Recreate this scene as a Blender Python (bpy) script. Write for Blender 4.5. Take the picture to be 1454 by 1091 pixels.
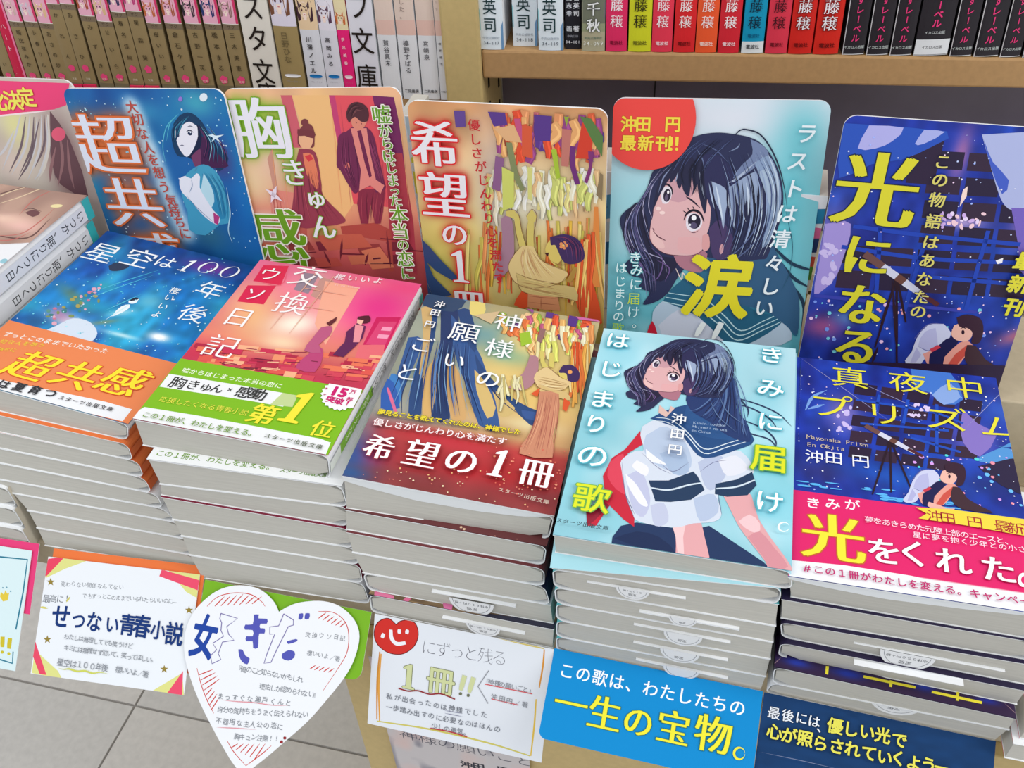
EXPOSURE = 0.0
WORLD = 0.76
LIGHTS = [('ceiling_and_fill', (-0.9, -0.3, 1.9), (0, 0.1, 0.1), 0.35, 1.6, 8), ('ceiling_and_fill', (1.3, -0.2, 1.3), (-0.1, 0.1, 0.1), 0.35, 1.6, 13), ('ceiling_and_fill', (-0.2, -1.6, 1.7), (0, 0.1, 0.1), 1.8, 0.35, 6)]  # middle entry is a fill lamp, added to brighten the spines facing right
import bpy, math, random
import numpy as np
from mathutils import Vector
from mathutils.geometry import tessellate_polygon
PI = math.pi
V = Vector
for o in list(bpy.data.objects):
    bpy.data.objects.remove(o, do_unlink=True)
SC = bpy.context.scene
COL = SC.collection

# ------------------------------------------------------------------ camera
CP = np.array([0.0570476977, -0.2641126145, 0.4363548277])
CR = np.array([0.9722171390, 0.2308668846, -0.0386563862])
CU = np.array([-0.1252862744, 0.6527080717, 0.7471783740])
CF = np.array([-0.1977300788, 0.7215765065, -0.6634984259])
FPX = 1321.902444
cam_data = bpy.data.cameras.new('camera')
cam_data.sensor_fit = 'HORIZONTAL'
cam_data.sensor_width = 36.0
cam_data.lens = FPX / 1454 * 36.0
cam_data.clip_start = 0.01
cam = bpy.data.objects.new('camera', cam_data)
COL.objects.link(cam)
from mathutils import Matrix
cam.matrix_world = Matrix(((CR[0], CU[0], -CF[0], CP[0]), (CR[1], CU[1], -CF[1], CP[1]), (CR[2], CU[2], -CF[2], CP[2]), (0, 0, 0, 1)))
SC.camera = cam

# ------------------------------------------------------------------ light
SC.view_settings.view_transform = 'Standard'
SC.view_settings.look = 'None'
SC.view_settings.gamma = 1.0
SC.view_settings.use_curve_mapping = False
SC.view_settings.exposure = EXPOSURE
world = bpy.data.worlds.new('world')
SC.world = world
world.use_nodes = True
world.node_tree.nodes['Background'].inputs[0].default_value = (0.93, 0.97, 1.0, 1)
world.node_tree.nodes['Background'].inputs[1].default_value = WORLD


def area(name, loc, target, sx, sy, power, col=(1, 0.98, 0.95)):
    d = bpy.data.lights.new(name, 'AREA')
    d.shape = 'RECTANGLE'
    d.size = sx
    d.size_y = sy
    d.energy = power
    d.color = col
    o = bpy.data.objects.new(name, d)
    o.location = loc
    o.rotation_euler = (V(target) - V(loc)).to_track_quat('-Z', 'Y').to_euler()
    COL.objects.link(o)
    return o


for a_ in LIGHTS:
    area(*a_)

# ------------------------------------------------------------------ helpers


def ray(px, py):
    return CF + CR * (px - 727) / FPX - CU * (py - 545.5) / FPX


def on_y(px, py, Y):
    d = ray(px, py)
    return CP + d * ((Y - CP[1]) / d[1])


def on_z(px, py, Z):
    d = ray(px, py)
    return CP + d * ((Z - CP[2]) / d[2])


def lin(c):
    c = np.asarray(c, float) / 255.0
    return np.where(c <= 0.04045, c / 12.92, ((c + 0.055) / 1.055) ** 2.4)


MATS = {}


def mat(name, col, rough=0.5, spec=0.35, noise=0.0, scale=60.0, bump=0.0, stretch=None, metallic=0.0):
    if name in MATS:
        return MATS[name]
    m = bpy.data.materials.new(name)
    m.use_nodes = True
    nt = m.node_tree
    b = nt.nodes['Principled BSDF']
    b.inputs['Roughness'].default_value = rough
    b.inputs['Specular IOR Level'].default_value = spec
    b.inputs['Metallic'].default_value = metallic
    c = lin(col)
    b.inputs['Base Color'].default_value = (*c, 1)
    if noise > 0 or bump > 0:
        tc = nt.nodes.new('ShaderNodeTexCoord')
        mp = nt.nodes.new('ShaderNodeMapping')
        mp.inputs['Scale'].default_value = stretch or (1, 1, 1)
        n = nt.nodes.new('ShaderNodeTexNoise')
        n.inputs['Scale'].default_value = scale
        n.inputs['Detail'].default_value = 4
        nt.links.new(tc.outputs['Object'], mp.inputs[0])
        nt.links.new(mp.outputs[0], n.inputs['Vector'])
        r = nt.nodes.new('ShaderNodeValToRGB')
        lo = np.clip(c * (1 - noise), 0, 1)
        hi = np.clip(c * (1 + noise), 0, 1)
        r.color_ramp.elements[0].position = 0.3
        r.color_ramp.elements[1].position = 0.7
        r.color_ramp.elements[0].color = (*lo, 1)
        r.color_ramp.elements[1].color = (*hi, 1)
        nt.links.new(n.outputs['Fac'], r.inputs[0])
        nt.links.new(r.outputs[0], b.inputs['Base Color'])
        if bump > 0:
            bp = nt.nodes.new('ShaderNodeBump')
            bp.inputs['Strength'].default_value = bump
            bp.inputs['Distance'].default_value = 0.0005
            nt.links.new(n.outputs['Fac'], bp.inputs['Height'])
            nt.links.new(bp.outputs[0], b.inputs['Normal'])
    MATS[name] = m
    return m


def print_mat(name, rough, spec):
    m = bpy.data.materials.new(name)
    m.use_nodes = True
    nt = m.node_tree
    b = nt.nodes['Principled BSDF']
    b.inputs['Roughness'].default_value = rough
    b.inputs['Specular IOR Level'].default_value = spec
    a = nt.nodes.new('ShaderNodeAttribute')
    a.attribute_name = 'ink'
    nt.links.new(a.outputs['Color'], b.inputs['Base Color'])
    return m


INK = print_mat('printed_cover', 0.36, 0.25)
INK_MATT = print_mat('printed_paper', 0.7, 0.15)
PAGE = mat('page_edges', (197, 194, 186), 0.9, 0.05, 0.05, 900, 0.25, (0.06, 0.06, 1))
WHITE = mat('white_paper', (238, 240, 243), 0.6, 0.2)
TEAL = mat('teal_cover', (92, 190, 196), 0.45)
BEIGE = mat('beige_laminate', (196, 172, 118), 0.5, 0.3, 0.05, 250)
TAN = mat('tan_laminate', (178, 140, 96), 0.55, 0.25, 0.06, 300)
GREIGE = mat('greige_laminate', (190, 176, 150), 0.6, 0.2, 0.05, 200)
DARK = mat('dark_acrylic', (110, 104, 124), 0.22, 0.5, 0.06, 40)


def new_obj(name, verts, faces, m, parent=None, loc=None, smooth=False):
    me = bpy.data.meshes.new(name)
    vs = [tuple(v) for v in verts]
    pl = None
    if parent is not None:
        pl = np.array(parent.location)
        vs = [(v[0] - pl[0], v[1] - pl[1], v[2] - pl[2]) for v in vs]
    elif loc is not None:
        vs = [(v[0] - loc[0], v[1] - loc[1], v[2] - loc[2]) for v in vs]
    me.from_pydata(vs, [], faces)
    me.update()
    for mm in (m if isinstance(m, (list, tuple)) else [m]):
        me.materials.append(mm)
    if smooth:
        for p in me.polygons:
            p.use_smooth = True
    o = bpy.data.objects.new(name, me)
    COL.objects.link(o)
    if parent is not None:
        o.parent = parent
    elif loc is not None:
        o.location = loc
    return o


def thing(name, label, cat, loc, group=None):
    o = bpy.data.objects.new(name, None)
    o.empty_display_size = 0.02
    o.location = loc
    COL.objects.link(o)
    o['label'] = label
    o['category'] = cat
    if group:
        o['group'] = group
    return o


def box(name, x0, x1, y0, y1, z0, z1, m, parent=None, bev=0.0, F=None):
    """box, edges bevelled; F maps local to world"""
    import bmesh
    bm = bmesh.new()
    bmesh.ops.create_cube(bm, size=1)
    for v in bm.verts:
        v.co = V(((x0 + x1) / 2 + v.co.x * (x1 - x0), (y0 + y1) / 2 + v.co.y * (y1 - y0), (z0 + z1) / 2 + v.co.z * (z1 - z0)))
    if bev > 0:
        bmesh.ops.bevel(bm, geom=bm.edges[:] + bm.verts[:], offset=bev, segments=2, affect='EDGES', profile=0.5)
    vs = [np.array(v.co) for v in bm.verts]
    if F is not None:
        vs = [F(v) for v in vs]
    fs = [[v.index for v in f.verts] for f in bm.faces]
    bm.free()
    if parent is None:
        c = np.mean(vs, 0)
        c[2] = min(v[2] for v in vs)
        return new_obj(name, vs, fs, m, None, c)
    return new_obj(name, vs, fs, m, parent)


# ------------------------------------------------------------------ lettering
_fc = bpy.data.curves.new('lettering', 'FONT')
_fo = bpy.data.objects.new('lettering', _fc)
_cache = {}


def ring(cx, cy, rx, ry, n=24, a0=0.0, a1=2 * PI):
    return [(cx + rx * math.cos(a0 + (a1 - a0) * i / n), cy + ry * math.sin(a0 + (a1 - a0) * i / n)) for i in range(n)]


def glyph(ch, off=0.0):
    """flat triangles of one character, centred on (0,0), one em wide"""
    k = (ch, round(off, 4))
    if k in _cache:
        return _cache[k]
    if ch == '\u2460':      # an old-style serifed figure one
        P = [(-0.17, 0.30), (-0.17, 0.26), (-0.05, 0.27), (-0.05, -0.36), (-0.17, -0.385), (-0.17, -0.42), (0.2, -0.42), (0.2, -0.385), (0.08, -0.36), (0.08, 0.42), (0.03, 0.42)]
        if off:
            P = [(x + off * (1 if x > 0.015 else -1), y + off * (1 if y > 0 else -1)) for x, y in P]
        vs = np.array(P)
        fs = [tuple(t) for t in tessellate_polygon([[V((x, y, 0)) for x, y in P]])]
    elif ch == '\u25ce':    # serifed nought
        o_ = ring(0, 0, 0.3 + off, 0.42 + off, 28)
        i_ = ring(0, 0, 0.2 - off, 0.385 - off, 28)
        vs = np.array(o_ + i_)
        fs = []
        for i in range(28):
            j = (i + 1) % 28
            fs += [(i, j, 28 + j), (i, 28 + j, 28 + i)]
    else:
        _fc.body = ch
        _fc.resolution_u = 3
        _fc.offset = off
        m = _fo.to_mesh()
        vs = np.array([(v.co.x, v.co.y) for v in m.vertices])
        fs = [tuple(p.vertices) for p in m.polygons]
        _fo.to_mesh_clear()
        if len(vs):
            if ord(ch) < 0x2000:
                w = 0.5 * (vs[:, 0].min() + vs[:, 0].max())
                vs = vs - np.array([w, 0.35])
            else:
                vs = vs - np.array([0.5, 0.38])
    _cache[k] = (vs, fs)
    return vs, fs


def weights(ch, bold):
    """(vertices, faces) copies giving a heavier weight without closing the counters"""
    if bold <= 0.0045:
        return [glyph(ch, bold)]
    vs, fs = glyph(ch, 0.004)
    if not len(vs):
        return []
    e = bold - 0.004
    return [(vs + np.array([e * math.cos(a * PI / 2 + 0.78), e * math.sin(a * PI / 2 + 0.78)]), fs) for a in range(4)] + [(vs, fs)]


def smooth_pts(P, n=6):
    P = [np.array(p, float) for p in P]
    if len(P) < 3:
        return P
    Q = [2 * P[0] - P[1]] + P + [2 * P[-1] - P[-2]]
    out = []
    for i in range(1, len(Q) - 2):
        a, b, c, d = Q[i - 1], Q[i], Q[i + 1], Q[i + 2]
        for k in range(n):
            t = k / n
            out.append(0.5 * ((2 * b) + (-a + c) * t + (2 * a - 5 * b + 4 * c - d) * t * t + (-a + 3 * b - 3 * c + d) * t ** 3))
    out.append(P[-1])
    return out


def clip_poly(poly, C):
    for i in range(len(C)):
        a = C[i]
        b = C[(i + 1) % len(C)]
        ex, ey = b[0] - a[0], b[1] - a[1]
        out = []
        for j in range(len(poly)):
            p = poly[j]
            q = poly[(j + 1) % len(poly)]
            dp = ex * (p[1] - a[1]) - ey * (p[0] - a[0])
            dq = ex * (q[1] - a[1]) - ey * (q[0] - a[0])
            if dp >= 0:
                out.append(p)
            if (dp >= 0) != (dq >= 0):
                t = dp / (dp - dq)
                out.append((p[0] + (q[0] - p[0]) * t, p[1] + (q[1] - p[1]) * t))
        poly = out
        if len(poly) < 3:
            return []
    return poly


def round_rect(W, H, r, n=5):
    """counter-clockwise outline; r = radii (bl, br, tr, tl)"""
    if not isinstance(r, (tuple, list)):
        r = (r,) * 4
    out = []
    for (cx, cy, a), q in zip(((0, 0, PI), (W, 0, 1.5 * PI), (W, H, 0), (0, H, 0.5 * PI)), r):
        if q <= 0:
            out.append((cx, cy))
            continue
        ox = q if cx == 0 else cx - q
        oy = q if cy == 0 else cy - q
        for i in range(n + 1):
            t = a + i / n * PI / 2
            out.append((ox + q * math.cos(t), oy + q * math.sin(t)))
    return out


def vnoise(ny, nx, cells, seed):
    rg = np.random.RandomState(seed)
    g = rg.rand(cells + 2, cells + 2)
    y = np.linspace(0, cells, ny)
    x = np.linspace(0, cells, nx)
    yi = y.astype(int)
    xi = x.astype(int)
    fy = (y - yi)[:, None]
    fx = (x - xi)[None, :]
    fy = fy * fy * (3 - 2 * fy)
    fx = fx * fx * (3 - 2 * fx)
    return (g[yi][:, xi] * (1 - fy) * (1 - fx) + g[yi + 1][:, xi] * fy * (1 - fx) + g[yi][:, xi + 1] * (1 - fy) * fx + g[yi + 1][:, xi + 1] * fy * fx)


def blur(a, s):
    if s <= 0:
        return a
    r = int(3 * s) + 1
    k = np.exp(-0.5 * (np.arange(-r, r + 1) / s) ** 2)
    k /= k.sum()
    p = np.pad(a, ((r, r), (r, r)), mode='edge')
    p = np.apply_along_axis(lambda v: np.convolve(v, k, 'same'), 0, p)
    p = np.apply_along_axis(lambda v: np.convolve(v, k, 'same'), 1, p)
    return p[r:-r, r:-r]


class Print:
    """flat print on a plane: a painted grid of vertex colours with crisp shapes and lettering just above it.
    O = lower left corner, ex / ey = unit vectors to the right and up on the plane, W x H in metres."""

    def __init__(s, O, ex, ey, W, H, base=(255, 255, 255), res=0.00055, r=0.0, view=(0, 0, 1), grid=True, outline=None):
        s.O = np.array(O, float)
        s.ex = np.array(ex, float) / np.linalg.norm(ex)
        s.ey = np.array(ey, float) / np.linalg.norm(ey)
        s.n = np.cross(s.ex, s.ey)
        s.n /= np.linalg.norm(s.n)
        s.W, s.H, s.r = W, H, r
        s.view = view
        s.aff = None
        s.grid = grid
        s.nx = max(2, int(round(W / res)) + 1) if grid else 2
        s.ny = max(2, int(round(H / res)) + 1) if grid else 2
        s.res = W / (s.nx - 1)
        s.X, s.Y = np.meshgrid(np.linspace(0, W, s.nx), np.linspace(0, H, s.ny))
        s.A = np.ones((s.ny, s.nx, 3)) * np.array(base, float)
        s.vv, s.ff, s.cc = [], [], []
        s.z = 0.00006
        s.out = outline or round_rect(W, H, r)
        s.G = np.array([[np.dot(s.ex, s.ex), np.dot(s.ex, s.ey)], [np.dot(s.ex, s.ey), np.dot(s.ey, s.ey)]])
        s.Gi = np.linalg.inv(s.G)

    def M(s, p):
        """photo-crop coordinates -> metres on this plane"""
        x, y = p
        if s.aff is not None:
            x, y = s.aff @ np.array([x, y, 1.0])
        ox, oy, k = s.view
        d = ray(ox + x / k, oy + y / k)
        t = np.dot(s.O - CP, s.n) / np.dot(d, s.n)
        q = CP + d * t - s.O
        return s.Gi @ np.array([np.dot(q, s.ex), np.dot(q, s.ey)])

    def L(s, p, w):
        a, b = s.M(p), s.M((p[0] + w, p[1]))
        return float(np.hypot(*(a - b)))

    # ---- soft painting on the grid
    def mask(s, pts, soft=1.0, local=False):
        P = np.array(pts if local else [s.M(p) for p in pts])
        m = np.zeros(s.X.shape, bool)
        n = len(P)
        for i in range(n):
            (x0, y0), (x1, y1) = P[i], P[(i + 1) % n]
            if y0 == y1:
                continue
            c = ((s.Y >= min(y0, y1)) & (s.Y < max(y0, y1)) & (s.X < (s.Y - y0) * (x1 - x0) / (y1 - y0) + x0))
            m ^= c
        return blur(m.astype(float), soft)

    def mix(s, m, col):
        m = np.clip(m, 0, 1)[..., None]
        s.A = s.A * (1 - m) + np.array(col, float) * m

    def paint(s, pts, col, soft=1.0, k=1.0):
        s.mix(s.mask(pts, soft) * k, col)

    def blob(s, c, rx, ry, col, k=1.0, ang=0.0, hard=1.0):
        m = s.M(c)
        a = s.L(c, rx)
        b = a * ry / rx
        dx, dy = s.X - m[0], s.Y - m[1]
        ca, sa = math.cos(ang), math.sin(ang)
        u, v = (dx * ca + dy * sa) / a, (-dx * sa + dy * ca) / b
        s.mix(np.exp(-(u * u + v * v) ** hard) * k, col)

    def grad(s, stops, axis=1):
        t = (s.Y / s.H) if axis else (s.X / s.W)
        xs = [q[0] for q in stops]
        for c in range(3):
            s.A[..., c] = np.interp(t, xs, [q[1][c] for q in stops])

    def noise(s, cells, amp, seed, col=None, lo=0.5):
        n = vnoise(s.ny, s.nx, cells, seed)
        if col is None:
            s.A = np.clip(s.A * (1 + amp * (n[..., None] - 0.5)), 0, 255)
        else:
            s.mix(np.clip((n - lo) / (1 - lo), 0, 1) * amp, col)

    # ---- crisp shapes
    def _emit(s, P2, tris, col, dz=None):
        """P2: list of local xy, tris over them"""
        base = len(s.vv)
        c = tuple(np.array(col, float))
        M_ = 0.0
        rr = s.r if not isinstance(s.r, (tuple, list)) else max(s.r)
        W, H = s.W, s.H
        P2 = [(float(p[0]), float(p[1])) for p in P2]
        arr = np.array(P2)
        simple = s.out is None or (arr[:, 0].min() >= 0 and arr[:, 0].max() <= W and arr[:, 1].min() >= 0 and arr[:, 1].max() <= H and
                                   (rr <= 0 or not ((arr[:, 0].min() < rr or arr[:, 0].max() > W - rr) and (arr[:, 1].min() < rr or arr[:, 1].max() > H - rr))))
        if getattr(s, 'concave', False):
            simple = True
        if simple:
            for p in P2:
                s.vv.append((p[0], p[1], s.z))
                s.cc.append(c)
            for t in tris:
                s.ff.append([base + i for i in t])
        else:
            for t in tris:
                T = [P2[i] for i in t]
                ar = sum(T[i][0] * T[(i + 1) % len(T)][1] - T[(i + 1) % len(T)][0] * T[i][1] for i in range(len(T)))
                if ar < 0:
                    T = T[::-1]
                Q = clip_poly(T, s.out)
                if len(Q) < 3:
                    continue
                b = len(s.vv)
                for p in Q:
                    s.vv.append((p[0], p[1], s.z))
                    s.cc.append(c)
                s.ff.append(list(range(b, b + len(Q))))

    def up(s, d=0.0000032):
        s.z += d

    def poly(s, pts, col, smooth=0, local=False):
        P = [np.array(p) if local else s.M(p) for p in pts]
        if smooth:
            P = smooth_pts(P + [P[0]], smooth)[:-1]
        t = tessellate_polygon([[V((p[0], p[1], 0)) for p in P]])
        s._emit(P, t, col)
        s.up()

    def oval(s, c, rx, ry, col, ang=0.0, n=18):
        pts = []
        for i in range(n):
            a = 2 * PI * i / n
            x, y = rx * math.cos(a), ry * math.sin(a)
            pts.append((c[0] + x * math.cos(ang) - y * math.sin(ang), c[1] + x * math.sin(ang) + y * math.cos(ang)))
        s.poly(pts, col)

    def strokes(s, lines, col, w=3.0, taper=(0.0, 0.0), n=5):
        """lines: list of point lists; w in crop pixels; taper = width share at start and end"""
        for ln in lines:
            P = [s.M(p) for p in ln]
            hw = s.L(ln[0], w) / 2
            P = smooth_pts(P, n) if len(P) > 2 else P
            if len(P) == 2:
                P = [P[0] + (P[1] - P[0]) * t for t in (0, 0.33, 0.67, 1)]
            m = len(P)
            A, B = [], []
            for i in range(m):
                d = P[min(i + 1, m - 1)] - P[max(i - 1, 0)]
                L_ = np.hypot(*d) or 1
                nn = np.array([-d[1], d[0]]) / L_
                t = i / (m - 1)
                k = min(1.0, taper[0] + (1 - taper[0]) * min(1, t * 3)) * min(1.0, taper[1] + (1 - taper[1]) * min(1, (1 - t) * 3))
                A.append(P[i] + nn * hw * k)
                B.append(P[i] - nn * hw * k)
            tr = []
            for i in range(m - 1):
                tr += [(i, m + i, m + i + 1), (i, m + i + 1, i + 1)]
            s._emit(A + B, tr, col)
        s.up()

    def text(s, st, p1, p2=None, w=30, col=(0, 0, 0), bold=0.0, mincho=0.0, asp=1.0, shear=0.0, rot=0.0, outline=None, glow=None, jit=0.0):
        n = len(st)
        c1 = s.M(p1)
        c2 = s.M(p2) if p2 is not None else c1
        W_ = s.L(p1, w)
        items = []
        rg = random.Random(hash(st) & 0xffff if False else sum(map(ord, st)))
        for i, ch in enumerate(st):
            if ch in ' \u3000':
                continue
            c = c1 + (c2 - c1) * (i / (n - 1) if n > 1 else 0)
            if jit:
                c = c + np.array([rg.uniform(-jit, jit), rg.uniform(-jit, jit)]) * W_
            items.append((ch, c))
        rt = math.atan2(*(c2 - c1)[::-1]) if rot == 'line' else rot
        cr, sr = math.cos(rt), math.sin(rt)

        def place(vs, c, dx=0.0):
            x = (vs[:, 0] + dx + shear * vs[:, 1]) * W_
            y = vs[:, 1] * W_ * asp
            return np.stack([c[0] + x * cr - y * sr, c[1] + x * sr + y * cr], 1)
        if glow and s.grid:
            gc, sg, gk = glow
            m = np.zeros(s.X.shape)
            for ch, c in items:
                vs, fs = glyph(ch, 0.004)
                if not len(vs):
                    continue
                P = place(vs, c)
                x0, x1 = P[:, 0].min(), P[:, 0].max()
                y0, y1 = P[:, 1].min(), P[:, 1].max()
                i0, i1 = max(0, int(x0 / s.res) - 1), min(s.nx, int(x1 / s.res) + 3)
                ry = s.H / (s.ny - 1)
                j0, j1 = max(0, int(y0 / ry) - 1), min(s.ny, int(y1 / ry) + 3)
                if i1 <= i0 or j1 <= j0:
                    continue
                X, Y = s.X[j0:j1, i0:i1], s.Y[j0:j1, i0:i1]
                for f in fs:
                    a, b, d = P[f[0]], P[f[1]], P[f[2]]
                    e1 = (b[0] - a[0]) * (Y - a[1]) - (b[1] - a[1]) * (X - a[0])
                    e2 = (d[0] - b[0]) * (Y - b[1]) - (d[1] - b[1]) * (X - b[0])
                    e3 = (a[0] - d[0]) * (Y - d[1]) - (a[1] - d[1]) * (X - d[0])
                    ins = ((e1 >= 0) & (e2 >= 0) & (e3 >= 0)) | ((e1 <= 0) & (e2 <= 0) & (e3 <= 0))
                    m[j0:j1, i0:i1][ins] = 1
            s.mix(blur(m, sg) * gk, gc)
        for pas in ((0, 1) if outline else (1,)):
            for ch, c in items:
                o_ = bold + (outline[0] if pas == 0 else 0)
                cc = outline[1] if pas == 0 else col
                q = [(0.0, 0.0)] if mincho <= 0 else [(-mincho, 0.0), (0.0, 0.0), (mincho, 0.0)]
                if o_ > 0.0045:      # heavy weights: copies around a small circle keep the counters open
                    e = o_ - 0.004
                    o_ = 0.004
                    q = [(dx + e * math.cos(a * PI / 3), e * math.sin(a * PI / 3)) for dx, _ in (q if mincho <= 0 else (q[0], q[2])) for a in range(6)] + [(0.0, 0.0)]
                z0 = s.z
                vs, fs = glyph(ch, o_)
                for dx, dy in q:
                    if len(vs):
                        s._emit(place(vs + np.array([0.0, dy]), c, dx), fs, cc)
                    s.z += 0.000006
                zmax = s.z
                s.z = z0
            s.z = max(s.z, zmax) if items else s.z
            s.up(0.00001)

    def specks(s, n, pts_box, size, cols, seed=1):
        rg = random.Random(seed)
        x0, y0, x1, y1 = pts_box
        for i in range(n):
            p = (rg.uniform(x0, x1), rg.uniform(y0, y1))
            m = s.M(p)
            if not (0 < m[0] < s.W and 0 < m[1] < s.H):
                continue
            r = s.L(p, size) * rg.uniform(0.3, 1.0)
            P = [(m[0] + r * math.cos(k * PI / 3), m[1] + r * math.sin(k * PI / 3)) for k in range(6)]
            s._emit(P, [(0, 1, 2), (0, 2, 3), (0, 3, 4), (0, 4, 5)], rg.choice(cols))
        s.up()

    def build(s, name, parent, m=None, solid=None, solid_name='sheet', solid_mat=None, bend=None):
        """mesh of the print; solid = thickness of the sheet behind it"""
        def W3(x, y, z):
            p = s.O + s.ex * x + s.ey * y + s.n * z
            if bend is not None:
                p = p + s.n * bend(x / s.W, y / s.H)
            return p
        verts, faces, cols = [], [], []
        if s.grid:
            gx, gy = s.X.copy(), s.Y.copy()
            r4 = s.r if isinstance(s.r, (tuple, list)) else (s.r,) * 4
            for (cx, cy, sx, sy), q in zip(((0, 0, -1, -1), (s.W, 0, 1, -1), (s.W, s.H, 1, 1), (0, s.H, -1, 1)), r4):
                if q <= 0:
                    continue
                ox, oy = cx - sx * q, cy - sy * q
                dx, dy = (gx - ox) * sx, (gy - oy) * sy
                ins = (dx > 0) & (dy > 0)
                d = np.hypot(dx, dy)
                mx = np.maximum(dx, dy)
                f = np.where(ins & (d > 0), mx / np.maximum(d, 1e-9), 1)
                # square corner -> round corner
                gx = np.where(ins, ox + (gx - ox) * f, gx)
                gy = np.where(ins, oy + (gy - oy) * f, gy)
            nn = s.nx * s.ny
            G = (s.O[None] + gx.reshape(-1, 1) * s.ex[None] + gy.reshape(-1, 1) * s.ey[None] + 0.00004 * s.n[None])
            if bend is not None:
                bz = np.array([bend(a, b) for a, b in zip((gx / s.W).ravel(), (gy / s.H).ravel())])
                G = G + bz[:, None] * s.n[None]
            idx = np.arange(nn).reshape(s.ny, s.nx)
            F = np.stack([idx[:-1, :-1], idx[:-1, 1:], idx[1:, 1:], idx[1:, :-1]], -1).reshape(-1, 4)
            C = lin(np.clip(s.A, 0, 255)).reshape(-1, 3)
        else:
            P = s.out
            G = np.array([W3(p[0], p[1], 0.00004) for p in P])
            F = None
            C = lin(np.clip(np.ones((len(P), 3)) * s.A[0, 0], 0, 255))
        if s.vv:
            E = np.array([W3(*v) for v in s.vv])
            EC = lin(np.clip(np.array(s.cc), 0, 255))
        else:
            E = np.zeros((0, 3))
            EC = np.zeros((0, 3))
        nb = len(G)
        allv = np.concatenate([G, E]) if len(E) else G
        allc = np.concatenate([C, EC]) if len(E) else C
        pl = np.array(parent.location) if parent is not None else np.zeros(3)
        me = bpy.data.meshes.new(name)
        loops, starts, totals = [], [], []
        if F is not None:
            loops.append(F.ravel())
            starts.append(np.arange(len(F)) * 4)
            totals.append(np.full(len(F), 4))
            pos = len(F) * 4
        else:
            if getattr(s, 'concave', False):
                tt = [list(t) for t in tessellate_polygon([[V((p[0], p[1], 0)) for p in s.out]])]
            else:
                tt = [list(range(nb))]
            pos = 0
            for t in tt:
                loops.append(np.array(t))
                starts.append(np.array([pos]))
                totals.append(np.array([len(t)]))
                pos += len(t)
        if s.ff:
            l = np.array([i + nb for f in s.ff for i in f])
            t = np.array([len(f) for f in s.ff])
            loops.append(l)
            totals.append(t)
            starts.append(pos + np.concatenate([[0], np.cumsum(t)[:-1]]))
        loops = np.concatenate(loops).astype(np.int32)
        starts = np.concatenate(starts).astype(np.int32)
        totals = np.concatenate(totals).astype(np.int32)
        me.vertices.add(len(allv))
        me.vertices.foreach_set('co', (allv - pl).astype(np.float32).ravel())
        me.loops.add(len(loops))
        me.loops.foreach_set('vertex_index', loops)
        me.polygons.add(len(starts))
        me.polygons.foreach_set('loop_start', starts)
        me.polygons.foreach_set('loop_total', totals)
        me.update(calc_edges=True)
        at = me.attributes.new('ink', 'FLOAT_COLOR', 'POINT')
        at.data.foreach_set('color', np.concatenate([allc, np.ones((len(allc), 1))], 1).astype(np.float32).ravel())
        me.materials.append(m or INK)
        me.validate()
        me.polygons.foreach_set('use_smooth', np.zeros(len(me.polygons), bool))
        me.update()
        o = bpy.data.objects.new(name, me)
        COL.objects.link(o)
        if parent is not None:
            o.parent = parent
        if solid:
            P = s.out
            n = len(P)
            fv = [W3(p[0], p[1], 0.0) for p in P] + [W3(p[0], p[1], -solid) for p in P]
            if getattr(s, 'concave', False):
                tt = [list(t) for t in tessellate_polygon([[V((p[0], p[1], 0)) for p in P]])]
                fs = [list(t) for t in tt] + [[i + n for i in t][::-1] for t in tt]
            else:
                fs = [list(range(n)), list(range(n, 2 * n))[::-1]]
            fs += [[i, n + i, n + (i + 1) % n, (i + 1) % n] for i in range(n)]
            new_obj(solid_name, fv, fs, solid_mat or WHITE, parent)
        return o

# ------------------------------------------------------------------ the setting: floor
FZ = -0.62
TILE = [mat('floor_tile', (214, 210, 206), 0.35, 0.4, 0.06, 120), mat('floor_tile_b', (209, 206, 203), 0.35, 0.4, 0.06, 120)]
fl = thing('floor', 'grey vinyl tile floor of the shop, seen below the displays', 'floor', (0, 0, FZ))
fl['kind'] = 'structure'
box('floor_bed', -2.4, 2.0, -1.3, 1.6, FZ - 0.02, FZ - 0.0035, mat('joint', (176, 172, 168), 0.8), fl)
ti = None
tx0, ty0, TS = -0.582 - 0.45 * 4, 0.205 - 0.45 * 3, 0.45
# joint lines run along the bottom edge of the cards in the photo
for i in range(9):
    for j in range(6):
        x0, y0 = tx0 + i * TS, ty0 + j * TS
        o = box('tile', x0 + 0.0015, x0 + TS - 0.0015, y0 + 0.0015, y0 + TS - 0.0015, FZ - 0.004, FZ, TILE[(i * 7 + j * 3) % 2], fl)

wl = box('wall_back', -2.6, 2.2, 1.45, 1.50, FZ, 1.9, mat('wall_paint', (214, 212, 206), 0.8, 0.1, 0.02, 40))
wl['kind'] = 'structure'
wl['label'] = 'plain off-white shop wall far behind the bookshelf'
wl['category'] = 'wall'

# ------------------------------------------------------------------ display table
tb = thing('display_table', 'beige laminate display table carrying the stacks of paperbacks', 'table', (0.0, 0.15, FZ))
box('table_top', -0.56, 0.42, 0.016, 0.40, -0.024, 0.0, GREIGE, tb, 0.001)
box('cabinet', -0.1345, 0.40, 0.008, 0.38, FZ, -0.0245, BEIGE, tb, 0.001)
box('riser', -0.56, 0.42, 0.177, 0.262, 0.0002, 0.0665, GREIGE, tb, 0.001)

# ------------------------------------------------------------------ bookshelf behind
SY = math.radians(5.7)
SO = np.array([-0.105, 0.295, 0.0])
SX = np.array([math.cos(SY), math.sin(SY), 0])
SB = np.array([-math.sin(SY), math.cos(SY), 0])


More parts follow.
